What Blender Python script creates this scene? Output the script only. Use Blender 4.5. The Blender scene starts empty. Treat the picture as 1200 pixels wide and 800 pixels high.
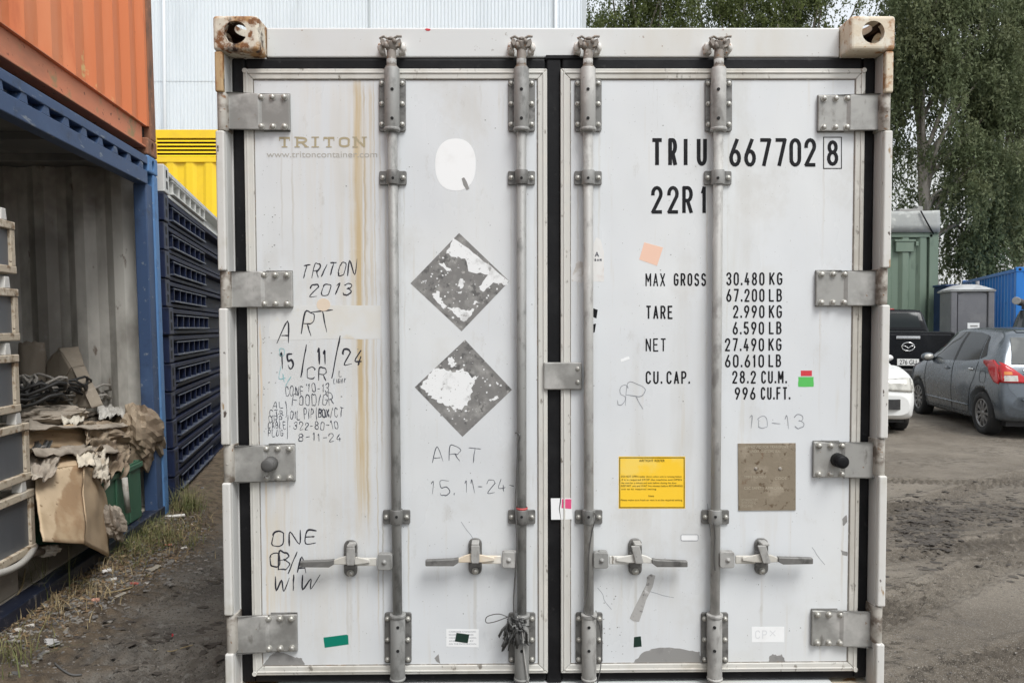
import bpy, bmesh, math, random
import numpy as np
from mathutils import Vector, Matrix, Quaternion
R = math.radians
S = bpy.context.scene
COL = S.collection
rnd = random.Random(7)

# ------------------------------------------------------------------ camera, sky, sun, exposure
H = 1.485; PITCH = R(1.2); F = 867.0
cam = bpy.data.cameras.new('camera'); camo = bpy.data.objects.new('camera', cam); COL.objects.link(camo)
camo.location = (0, 0, H); camo.rotation_euler = (R(90) - PITCH, 0, 0)
cam.sensor_width = 36; cam.lens = F / 1200 * 36; cam.clip_start = 0.05; cam.clip_end = 2000
S.camera = camo
w = bpy.data.worlds.new('World'); S.world = w; w.use_nodes = True
SUN_EL, SUN_AZ = R(56), R(148)         # sun high, behind the camera and a little to its right
n = w.node_tree.nodes; l = w.node_tree.links
bg = n['Background']; sky = n.new('ShaderNodeTexSky'); sky.sky_type = 'NISHITA'; sky.sun_disc = False
sky.sun_elevation = SUN_EL; sky.sun_rotation = SUN_AZ; sky.dust_density = 6; sky.air_density = 1.6; sky.ozone_density = 1
hs = n.new('ShaderNodeHueSaturation'); hs.inputs['Saturation'].default_value = 0.22; hs.inputs['Value'].default_value = 1.0
mxw = n.new('ShaderNodeMix'); mxw.data_type = 'RGBA'; mxw.inputs[0].default_value = 0.6     # overcast: an even layer of cloud over the sky
mxw.inputs[7].default_value = (8.2, 8.7, 9.3, 1)
l.new(sky.outputs[0], hs.inputs['Color']); l.new(hs.outputs[0], mxw.inputs[6]); l.new(mxw.outputs[2], bg.inputs[0])
bg.inputs[1].default_value = 0.085
sun = bpy.data.lights.new('sun', 'SUN'); sun.energy = 1.5; sun.angle = R(24); sun.color = (1, .995, .98)
suno = bpy.data.objects.new('sun', sun); COL.objects.link(suno)
sd = Vector((math.sin(SUN_AZ) * math.cos(SUN_EL), math.cos(SUN_AZ) * math.cos(SUN_EL), math.sin(SUN_EL)))
suno.rotation_euler = (-sd).to_track_quat('-Z', 'Y').to_euler(); suno.location = (0, 0, 30)
S.view_settings.view_transform = 'Standard'; S.view_settings.look = 'None'
S.view_settings.exposure = 0.78; S.view_settings.gamma = 1

# ------------------------------------------------------------------ helpers
CAM = Vector((0, 0, H))
cF = Vector((0, math.cos(PITCH), -math.sin(PITCH))); cU = Vector((0, math.sin(PITCH), math.cos(PITCH))); cR = Vector((1, 0, 0))
def ray(px, py): return cF * F + cR * (px - 600) + cU * (400 - py)
def at(px, py, Y):
    d = ray(px, py); return CAM + d * (Y / d.y)
def gr(px, py, z=0.0):
    d = ray(px, py); return CAM + d * ((z - H) / d.z)
def in_frame(M, px, py, axis, val):
    """where the sight line meets the plane local[axis] = val of frame M, in M's own coordinates"""
    Mi = M.inverted(); o = Mi @ CAM; d = Mi.to_3x3() @ ray(px, py)
    return o + d * ((val - o[axis]) / d[axis])

def thing(name, label, cat, M=None, group=None, loc=None, rz=0):
    o = bpy.data.objects.new(name, None); COL.objects.link(o); o.empty_display_size = .2
    if M is not None: o.matrix_world = M
    if loc is not None: o.location = loc; o.rotation_euler = (0, 0, rz)
    o['label'] = label; o['category'] = cat
    if group: o['group'] = group
    return o
def tag(o, label, cat, group=None):
    o['label'] = label; o['category'] = cat
    if group: o['group'] = group
    return o
def setting(o, kind='structure'): o['kind'] = kind; return o

class MB:
    def __init__(s): s.v = []; s.f = []; s.sm = []
    def add(s, vs, fs, smooth=False):
        k = len(s.v); s.v += [tuple(v) for v in vs]; s.f += [tuple(i + k for i in f) for f in fs]; s.sm += [smooth] * len(fs); return s
    def box(s, x0, x1, y0, y1, z0, z1):
        x0, x1 = min(x0, x1), max(x0, x1); y0, y1 = min(y0, y1), max(y0, y1); z0, z1 = min(z0, z1), max(z0, z1)
        return s.add([(x0,y0,z0),(x1,y0,z0),(x1,y1,z0),(x0,y1,z0),(x0,y0,z1),(x1,y0,z1),(x1,y1,z1),(x0,y1,z1)],
                     [(0,3,2,1),(4,5,6,7),(0,1,5,4),(1,2,6,5),(2,3,7,6),(3,0,4,7)])
    def prism(s, poly, axis, a, b):
        """polygon in the two other axes, extruded along axis from a to b"""
        n = len(poly)
        def mk(p, d): q = [p[0], p[1]]; q.insert(axis, d); return q
        vs = [mk(p, a) for p in poly] + [mk(p, b) for p in poly]
        fs = [tuple(range(n)), tuple(range(2 * n - 1, n - 1, -1))] + [(i, i + n, (i + 1) % n + n, (i + 1) % n) for i in range(n)]
        return s.add(vs, fs)
    def cyl(s, p0, p1, r0, r1=None, n=14, caps=True, smooth=True):
        r1 = r0 if r1 is None else r1
        p0 = Vector(p0); p1 = Vector(p1); d = (p1 - p0).normalized()
        a = d.orthogonal().normalized(); b = d.cross(a)
        vs = []
        for p, r in ((p0, r0), (p1, r1)):
            vs += [p + a * r * math.cos(2*math.pi*i/n) + b * r * math.sin(2*math.pi*i/n) for i in range(n)]
        s.add(vs, [(i, (i+1) % n, (i+1) % n + n, i + n) for i in range(n)], smooth)
        if caps: 
            k = len(s.v) - 2 * n
            s.f += [tuple(k + i for i in range(n - 1, -1, -1)), tuple(k + n + i for i in range(n))]; s.sm += [False, False]
        return s
    def dome(s, p, axis, r, h, n=12):
        """round bolt head on a surface: axis is the outward unit vector"""
        p = Vector(p); d = Vector(axis).normalized(); a = d.orthogonal().normalized(); b = d.cross(a)
        rings = [(r, 0), (r, h * .45), (r * .8, h * .8), (r * .4, h)]
        vs = []
        for rr, hh in rings: vs += [p + d * hh + a * rr * math.cos(2*math.pi*i/n) + b * rr * math.sin(2*math.pi*i/n) for i in range(n)]
        fs = []
        for k in range(3): fs += [(k*n+i, k*n+(i+1) % n, (k+1)*n+(i+1) % n, (k+1)*n+i) for i in range(n)]
        fs.append(tuple(range(3*n, 4*n)))
        return s.add(vs, fs, True)
    def ball(s, c, rx, ry, rz, nu=14, nv=8):
        vs = []; fs = []
        for j in range(nv + 1):
            t = math.pi * j / nv
            for i in range(nu):
                p = 2 * math.pi * i / nu
                vs.append((c[0] + rx*math.sin(t)*math.cos(p), c[1] + ry*math.sin(t)*math.sin(p), c[2] + rz*math.cos(t)))
        for j in range(nv):
            for i in range(nu): fs.append((j*nu+i, (j+1)*nu+i, (j+1)*nu+(i+1) % nu, j*nu+(i+1) % nu))
        return s.add(vs, fs, True)
    def tube(s, path, r, n=8, closed=False):
        path = [Vector(p) for p in path]; m = len(path); vs = []; fs = []
        a = None
        for k in range(m):
            t = (path[min(k+1, m-1)] - path[max(k-1, 0)])
            if t.length < 1e-9: t = Vector((0, 0, 1))
            t.normalize()
            if a is None: a = t.orthogonal().normalized()
            a = (a - t * a.dot(t))
            if a.length < 1e-6: a = t.orthogonal()
            a.normalize(); b = t.cross(a)
            rr = r[k] if isinstance(r, (list, tuple)) else r
            vs += [path[k] + a * rr * math.cos(2*math.pi*i/n) + b * rr * math.sin(2*math.pi*i/n) for i in range(n)]
        for k in range(m - 1): fs += [(k*n+i, k*n+(i+1) % n, (k+1)*n+(i+1) % n, (k+1)*n+i) for i in range(n)]
        fs += [tuple(range(n - 1, -1, -1)), tuple((m-1)*n + i for i in range(n))]
        return s.add(vs, fs, True)
    def lathe(s, prof, c, axis, n=28):
        """prof: (radius, distance along axis)"""
        c = Vector(c); d = Vector(axis).normalized(); a = d.orthogonal().normalized(); b = d.cross(a); vs = []; fs = []
        for r, h in prof: vs += [c + d * h + a * r * math.cos(2*math.pi*i/n) + b * r * math.sin(2*math.pi*i/n) for i in range(n)]
        for k in range(len(prof) - 1): fs += [(k*n+i, k*n+(i+1) % n, (k+1)*n+(i+1) % n, (k+1)*n+i) for i in range(n)]
        return s.add(vs, fs, True)
    def grid(s, P, smooth=True):
        """P[i][j] points"""
        m = len(P[0]); vs = [p for row in P for p in row]
        return s.add(vs, [(i*m+j, i*m+j+1, (i+1)*m+j+1, (i+1)*m+j) for i in range(len(P)-1) for j in range(m-1)], smooth)
    def mesh(s, name):
        me = bpy.data.meshes.new(name); me.from_pydata(s.v, [], s.f)
        me.polygons.foreach_set('use_smooth', s.sm); me.update(); return me
    def build(s, name, m, parent=None, bev=0, seg=2, fix=True):
        me = s.mesh(name)
        if fix:
            b = bmesh.new(); b.from_mesh(me); bmesh.ops.recalc_face_normals(b, faces=b.faces); b.to_mesh(me); b.free()
        me.materials.append(m)
        o = bpy.data.objects.new(name, me); COL.objects.link(o)
        if parent is not None: o.parent = parent
        if bev: bevel(o, bev, seg)
        return o
def bevel(o, wd, seg=2):
    b = o.modifiers.new('bevel', 'BEVEL'); b.width = wd; b.segments = seg; b.limit_method = 'ANGLE'; b.angle_limit = R(40); b.harden_normals = False
    return o
def solidify(o, t, off=0):
    b = o.modifiers.new('solidify', 'SOLIDIFY'); b.thickness = t; b.offset = off; return o
def np_mesh(name, V, Q, m, parent=None, smooth=False):
    me = bpy.data.meshes.new(name); V = np.asarray(V, np.float32); Q = np.asarray(Q, np.int32); k = Q.shape[1]
    me.vertices.add(len(V)); me.vertices.foreach_set('co', V.ravel())
    me.loops.add(Q.size); me.loops.foreach_set('vertex_index', Q.ravel())
    me.polygons.add(len(Q)); me.polygons.foreach_set('loop_start', np.arange(0, Q.size, k, dtype=np.int32))
    me.polygons.foreach_set('loop_total', np.full(len(Q), k, np.int32))
    me.polygons.foreach_set('use_smooth', np.full(len(Q), smooth))
    me.update(calc_edges=True); me.validate(); me.materials.append(m)
    o = bpy.data.objects.new(name, me); COL.objects.link(o)
    if parent is not None: o.parent = parent
    return o
def copy_tree(o, parent=None):
    c = o.copy(); COL.objects.link(c)
    if parent is not None: c.parent = parent
    for ch in [x for x in bpy.data.objects if x.parent == o]: copy_tree(ch, c)
    return c
def boolean_cut(o, cutters):
    for c in cutters:
        b = o.modifiers.new('cut', 'BOOLEAN'); b.operation = 'DIFFERENCE'; b.object = c; b.solver = 'EXACT'
    dg = bpy.context.evaluated_depsgraph_get(); dg.update()
    me = bpy.data.meshes.new_from_object(o.evaluated_get(dg))
    o.modifiers.clear(); old = o.data; o.data = me
    for c in cutters: bpy.data.objects.remove(c)
    return o
# value noise for geometry
_rs = np.random.RandomState(11); _T = _rs.rand(256, 256)
def vnoise(x, y):
    x = np.asarray(x, float); y = np.asarray(y, float); xi = np.floor(x).astype(int); yi = np.floor(y).astype(int); fx = x - xi; fy = y - yi
    fx = fx*fx*(3-2*fx); fy = fy*fy*(3-2*fy)
    a = _T[xi & 255, yi & 255]; b = _T[(xi+1) & 255, yi & 255]; c = _T[xi & 255, (yi+1) & 255]; d = _T[(xi+1) & 255, (yi+1) & 255]
    return (a*(1-fx)+b*fx)*(1-fy) + (c*(1-fx)+d*fx)*fy
def fbm(x, y, o=4):
    s = 0; a = .5; 
    for k in range(o): s = s + a * (vnoise(x * 2**k + 17*k, y * 2**k + 31*k) - .5); a *= .5
    return s

# ------------------------------------------------------------------ materials
class NT:
    def __init__(s, name):
        s.m = bpy.data.materials.new(name); s.m.use_nodes = True; s.t = s.m.node_tree; s.n = s.t.nodes; s.b = s.n['Principled BSDF']; s.co = None
        s.maps = {}
    def link(s, a, b): s.t.links.new(a, b)
    def coord(s):
        if s.co is None: s.co = s.n.new('ShaderNodeTexCoord').outputs['Object']
        return s.co
    def mapped(s, sc=(1, 1, 1), loc=(0, 0, 0)):
        k = (sc, loc)
        if k not in s.maps:
            m = s.n.new('ShaderNodeMapping'); m.inputs['Scale'].default_value = sc; m.inputs['Location'].default_value = loc
            s.link(s.coord(), m.inputs['Vector']); s.maps[k] = m.outputs[0]
        return s.maps[k]
    def noise(s, scale, stretch=(1, 1, 1), detail=4, rough=.55, loc=(0, 0, 0)):
        t = s.n.new('ShaderNodeTexNoise'); t.inputs['Scale'].default_value = scale; t.inputs['Detail'].default_value = detail; t.inputs['Roughness'].default_value = rough
        s.link(s.mapped(stretch, loc), t.inputs['Vector']); return t.outputs[0]
    def voro(s, scale, stretch=(1, 1, 1), feature='F1', out='Distance'):
        t = s.n.new('ShaderNodeTexVoronoi'); t.feature = feature; t.inputs['Scale'].default_value = scale
        s.link(s.mapped(stretch), t.inputs['Vector']); return t.outputs[out]
    def ramp(s, v, lo, hi, a=0.0, b=1.0):
        r = s.n.new('ShaderNodeMapRange'); r.clamp = True; r.interpolation_type = 'SMOOTHSTEP'
        r.inputs[1].default_value = lo; r.inputs[2].default_value = hi; r.inputs[3].default_value = a; r.inputs[4].default_value = b
        s.link(v, r.inputs[0]); return r.outputs[0]
    def math(s, op, a, b=None):
        m = s.n.new('ShaderNodeMath'); m.operation = op
        for i, x in enumerate((a, b)):
            if x is None: continue
            if isinstance(x, (int, float)): m.inputs[i].default_value = x
            else: s.link(x, m.inputs[i])
        return m.outputs[0]
    def sep(s):
        x = s.n.new('ShaderNodeSeparateXYZ'); s.link(s.coord(), x.inputs[0]); return x.outputs
    def mix(s, f, a, b):
        m = s.n.new('ShaderNodeMix'); m.data_type = 'RGBA'
        if isinstance(f, (int, float)): m.inputs[0].default_value = f
        else: s.link(f, m.inputs[0])
        for i, x in ((6, a), (7, b)):
            if isinstance(x, (tuple, list)): m.inputs[i].default_value = (*x[:3], 1)
            else: s.link(x, m.inputs[i])
        return m.outputs[2]
    def color(s, c):
        if isinstance(c, (tuple, list)): s.b.inputs['Base Color'].default_value = (*c[:3], 1)
        else: s.link(c, s.b.inputs['Base Color'])
    def rough(s, r):
        if isinstance(r, (int, float)): s.b.inputs['Roughness'].default_value = r
        else: s.link(r, s.b.inputs['Roughness'])
    def bump(s, h, strength=.3, dist=.01):
        b = s.n.new('ShaderNodeBump'); b.inputs['Strength'].default_value = strength; b.inputs['Distance'].default_value = dist
        s.link(h, b.inputs['Height']); s.link(b.outputs[0], s.b.inputs['Normal'])
def mat(name, base, rough=.6, metal=0., layers=(), bump=None, spec=None, coat=0):
    """layers: (colour, scale, lo, hi[, stretch[, detail]]) mixed over the base where a noise lies between lo and hi"""
    s = NT(name); c = base
    for i, L in enumerate(layers):
        col, sc, lo, hi = L[:4]; st = L[4] if len(L) > 4 else (1, 1, 1); de = L[5] if len(L) > 5 else 5
        c = s.mix(s.ramp(s.noise(sc, st, de, .6, (3.1*i, 1.7*i, 2.3*i)), lo, hi), c, col)
    s.color(c); s.rough(rough); s.b.inputs['Metallic'].default_value = metal
    if spec is not None: s.b.inputs['Specular IOR Level'].default_value = spec
    if coat: s.b.inputs['Coat Weight'].default_value = coat; s.b.inputs['Coat Roughness'].default_value = .06
    if bump: s.bump(s.noise(bump[0], bump[3] if len(bump) > 3 else (1, 1, 1), 6), bump[1], bump[2])
    return s.m
RUST = (.20, .085, .03); DKR = (.045, .025, .018)
M = {}
M['trim'] = mat('trim paint', (.60, .59, .55), .5, 0, [((.45, .42, .36), 3, .44, .74, (1, 1, .35)), ((.22, .2, .17), 46, .61, .70, (1, 1, .5)), ((.62, .6, .55), 14, .5, .7)], (40, .12, .002))
M['frame'] = mat('frame paint', (.64, .655, .65), .45, 0, [((.60, .58, .53), 2.5, .45, .75, (1, 1, .4)), ((.35, .33, .30), 45, .67, .74), (RUST, 22, .69, .74)], (30, .12, .002))
M['post'] = mat('post lining', (.58, .58, .56), .5, 0, [((.42, .41, .39), 5, .5, .8, (1, 1, .3))])
M['rustshade'] = mat('bare rust with painted shade', (.05, .026, .015), .9, 0, [((.09, .045, .022), 30, .5, .7)])  # rust colour deepened to stand in for shade inside the castings
M['castrust'] = mat('rusted casting', (.64, .59, .49), .75, 0, [((.40, .23, .10), 9, .47, .58), ((.20, .085, .03), 17, .50, .60), (DKR, 12, .53, .62), ((.64, .60, .50), 33, .6, .7), ((.10, .04, .016), 70, .6, .68)], (60, .5, .004))
M['castpale'] = mat('pale rusted casting', (.64, .56, .43), .7, 0, [((.36, .18, .07), 16, .49, .62), ((.68, .64, .54), 17, .5, .66), (DKR, 28, .68, .74), ((.42, .2, .06), 80, .62, .7)], (60, .4, .003))
M['striprust'] = mat('rusted strip', (.46, .32, .17), .7, 0, [((.26, .11, .035), 18, .44, .6, (1, 1, .5)), (DKR, 26, .54, .66, (1, 1, .5))], (60, .4, .003))
M['strip'] = mat('chipped white strip', (.62, .61, .58), .5, 0, [((.52, .50, .44), 6, .5, .72), ((.34, .24, .14), 15, .63, .67, (1, 1, .35)), ((.10, .08, .07), 46, .66, .70, (1, 1, .5))], (40, .2, .002))
M['pin'] = mat('hinge pin paint', (.43, .405, .36), .6, .1, [((.15, .12, .095), 14, .46, .66), ((.46, .44, .40), 22, .56, .7), ((.22, .12, .06), 40, .62, .7)], (60, .3, .002))
M['steel'] = mat('stainless hinge', (.37, .365, .345), .5, .35, [((.26, .255, .24), 7, .44, .64), ((.52, .51, .485), 5, .50, .68), ((.18, .172, .155), 15, .60, .72, (1, 1, .4)), ((.24, .16, .10), 50, .68, .74)], (70, .12, .002))  # pale and dark mottling paints uneven reflections into the steel colour
M['galv'] = mat('galvanised bar', (.30, .30, .288), .6, .25, [((.17, .17, .162), 22, .5, .7, (1, 1, .5)), ((.34, .335, .32), 13, .55, .75, (1, 1, .6)), ((.17, .165, .155), 60, .64, .72)], (90, .25, .002))
M['galvpale'] = mat('pale galvanised bar', (.375, .37, .352), .62, .15, [((.25, .243, .23), 24, .50, .68, (1, 1, .5)), ((.52, .51, .485), 12, .5, .7, (1, 1, .5)), ((.2, .19, .18), 70, .66, .73)], (90, .25, .002))
M['guide'] = mat('bar guide', (.19, .187, .178), .55, .4, [((.10, .098, .093), 26, .48, .68), ((.26, .255, .245), 15, .55, .72)], (80, .3, .002))
M['bolt'] = mat('bolt head', (.50, .49, .45), .42, .6, [((.27, .26, .24), 90, .5, .68)])
M['cam'] = mat('cam fitting', (.24, .215, .19), .65, .15, [((.25, .15, .08), 60, .56, .68), ((.52, .48, .43), 40, .55, .68)], (90, .4, .003))
M['campaint'] = mat('cam keeper paint', (.66, .64, .6), .6, 0, [((.30, .13, .04), 70, .56, .66)])
M['rubber'] = mat('gasket rubber', (.007, .007, .008), .5, 0, [((.03, .03, .03), 30, .62, .76), ((.014, .014, .015), 6, .45, .7)], (50, .3, .003), .2)
M['black'] = mat('black lettering', (.008, .008, .010), .55, 0, [((.03, .03, .033), 26, .52, .75), ((.40, .41, .41), 160, .72, .78)], None, .2)
M['pen'] = mat('marker pen', (.03, .03, .04), .6, 0, [((.20, .21, .23), 70, .60, .80)], None, .2)
M['penfaint'] = mat('faded marker pen', (.26, .27, .29), .6, 0, [((.5, .51, .52), 60, .58, .74)])
M['penthin'] = mat('ballpoint marker', (.055, .06, .08), .6, 0, [((.36, .37, .39), 80, .60, .78)])
M['pengreen'] = mat('teal marker', (.25, .48, .50), .6)
M['brown'] = mat('faded brown print', (.40, .34, .22), .6, 0, [((.60, .58, .5), 60, .6, .75)])
M['greytext'] = mat('faded grey print', (.42, .40, .36), .6)
M['sticker'] = mat('white sticker', (.86, .87, .87), .4, 0, [((.78, .78, .77), 8, .55, .75)])
M['placard'] = mat('weathered placard', (.20, .195, .188), .65, 0, [((.32, .315, .30), 14, .46, .66), ((.11, .108, .105), 34, .54, .66), ((.42, .41, .39), 55, .62, .68), ((.80, .81, .81), 62, .70, .715), ((.76, .77, .77), 150, .715, .73)])
M['torn'] = mat('torn paper', (.82, .83, .83), .55, 0, [((.62, .625, .62), 18, .55, .66), ((.36, .355, .345), 60, .63, .67), ((.30, .295, .285), 130, .66, .69)])
M['yellow'] = mat('yellow notice', (.95, .60, .035), .35, 0, [((.90, .64, .12), 9, .5, .7)])
M['redst'] = mat('red sticker', (.62, .045, .06), .4); M['greenst'] = mat('green sticker', (.10, .50, .11), .4)
M['greent'] = mat('green tape', (.0, .20, .135), .4); M['dkgreen'] = mat('dark green square', (.008, .03, .02), .5)
M['pink'] = mat('pink sticker', (.75, .09, .23), .4); M['peach'] = mat('peach sticker', (.83, .55, .42), .5)
M['tan'] = mat('tan tape residue', (.66, .56, .43), .55, 0, [((.73, .70, .63), 7, .45, .68)])
M['bare'] = mat('bare grey panel', (.27, .265, .255), .6, 0, [((.20, .195, .19), 16, .5, .7), ((.38, .375, .36), 40, .6, .7)])
M['plate'] = mat('approval plate', (.27, .225, .165), .6, .35, [((.38, .325, .25), 12, .5, .72), ((.13, .09, .055), 40, .57, .68), ((.19, .12, .07), 22, .6, .7)], (90, .4, .002))
M['platetext'] = mat('embossed plate text', (.50, .44, .34), .55, .3)
M['wire'] = mat('grey wire', (.09, .088, .085), .6); M['shred'] = mat('shredded plastic', (.07, .07, .068), .5, 0, [((.30, .30, .29), 30, .58, .72), ((.03, .03, .03), 45, .55, .65)])
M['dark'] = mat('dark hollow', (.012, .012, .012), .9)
def door_paint():
    s = NT('door paint'); x, y, z = s.sep()
    c = s.mix(s.ramp(s.noise(1.6, (1, 1, .8), 5), .35, .7), (.66, .68, .695), (.70, .715, .715))
    c = s.mix(s.ramp(s.noise(7, (1, 1, .12), 5), .56, .8), c, (.60, .60, .58))
    c = s.mix(s.math('MULTIPLY', s.ramp(s.noise(26, (1, 1, .06), 4), .6, .75), .45), c, (.58, .54, .46))
    c = s.mix(s.math('MULTIPLY', s.ramp(s.noise(2.3, (1, 1, .7), 8, .68, (7, 3, 1)), .53, .68), .5), c, (.56, .55, .52)); c = s.mix(s.math('MULTIPLY', s.ramp(s.noise(11, (1, 1, .5), 8, .7, (2, 9, 4)), .60, .72), .4), c, (.47, .455, .42)); c = s.mix(s.math('MULTIPLY', s.ramp(s.noise(4, (5, 1, .6), 6, .75, (1, 2, 8)), .63, .70), .35), c, (.50, .49, .46))
    c = s.mix(s.ramp(s.noise(150, (1, 1, 1), 2), .735, .76), c, (.30, .29, .27))
    c = s.mix(s.math('MULTIPLY', s.ramp(s.noise(3.2, (1, 1, 1), 6), .60, .72), .35), c, (.62, .61, .57))
    wob = s.math('MULTIPLY', s.math('SUBTRACT', s.noise(9, (0, 0, 1), 4), .5), .02)
    xw = s.math('ADD', x, wob)
    for (px, py0, py1, wd, st, col) in STREAKS:
        a = cp(px, py0, .075); b = cp(px, py1, .075)
        f = s.math('SUBTRACT', 1.0, s.math('MINIMUM', s.math('DIVIDE', s.math('ABSOLUTE', s.math('SUBTRACT', xw, (a.x + b.x) / 2)), wd), 1.0))
        f = s.ramp(f, 0, .75)
        g = s.math('MULTIPLY', s.ramp(z, b.z - .06, b.z + .25), s.ramp(z, a.z + .03, a.z - .05))
        h = s.ramp(s.noise(60, (1, 1, .035), 4, .6, (px, 0, 0)), .33, .62)
        f = s.math('MULTIPLY', s.math('MULTIPLY', f, g), s.math('MULTIPLY', h, st))
        c = s.mix(f, c, col)
    s.color(c); s.rough(s.ramp(s.noise(5, (1, 1, .5), 4), .3, .7, .26, .40))
    s.bump(s.noise(1.4, (1, 1, .6), 3), .42, .06)
    return s.m
STREAKS = [(421, 90, 600, .020, .8, (.50, .355, .15)), (419, 480, 775, .006, .5, (.52, .39, .2)), (423, 90, 640, .045, .55, (.58, .45, .25)), (385, 95, 785, .19, .16, (.62, .52, .36)), (330, 540, 785, .08, .30, (.62, .50, .33)), (548, 90, 300, .12, .10, (.6, .56, .47)), (760, 560, 785, .20, .14, (.55, .52, .46)), (343, 150, 318, .006, .4, (.42, .36, .27)), (330, 150, 300, .005, .35, (.45, .40, .32)), (474, 216, 420, .005, .45, (.42, .37, .29)), (599, 214, 420, .005, .4, (.45, .41, .34)), (627, 154, 420, .006, .35, (.47, .43, .36)), (677, 214, 400, .005, .4, (.46, .42, .35)), (702, 154, 330, .006, .3, (.5, .46, .38)), (828, 214, 480, .005, .4, (.46, .42, .35)), (853, 154, 420, .005, .3, (.5, .46, .38)), (557, 674, 778, .010, .4, (.45, .42, .36)), (408, 676, 778, .008, .45, (.42, .38, .31)), (745, 676, 778, .008, .4, (.45, .42, .36)), (893, 674, 778, .010, .35, (.47, .43, .37)), (965, 153, 318, .006, .35, (.47, .42, .34)), (961, 360, 500, .006, .35, (.47, .40, .31)), (987, 560, 716, .007, .4, (.5, .43, .32)), (334, 566, 722, .006, .4, (.5, .4, .27)), (870, 598, 690, .014, .3, (.5, .43, .33)), (925, 598, 680, .012, .3, (.5, .43, .33)), (436, 100, 520, .010, .5, (.55, .43, .25)), (446, 95, 560, .006, .55, (.40, .31, .20)), (413, 120, 420, .014, .35, (.60, .50, .32)), (441, 95, 760, .004, .5, (.50, .40, .25)), (452, 100, 400, .005, .4, (.5, .43, .33)),
           (429, 100, 640, .006, .6, (.45, .33, .16)), (313, 560, 760, .007, .6, (.62, .45, .24)), (306, 380, 520, .006, .6, (.68, .50, .30)),
           (322, 600, 760, .03, .35, (.68, .58, .40)), (449, 610, 760, .004, .6, (.33, .30, .25)), (479, 612, 740, .005, .6, (.48, .42, .32)),
           (420, 640, 720, .006, .5, (.40, .37, .32)), (627, 640, 770, .012, .4, (.5, .47, .4)), (899, 600, 690, .05, .22, (.55, .5, .42)), (301, 95, 700, .006, .45, (.42, .40, .36))]

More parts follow.
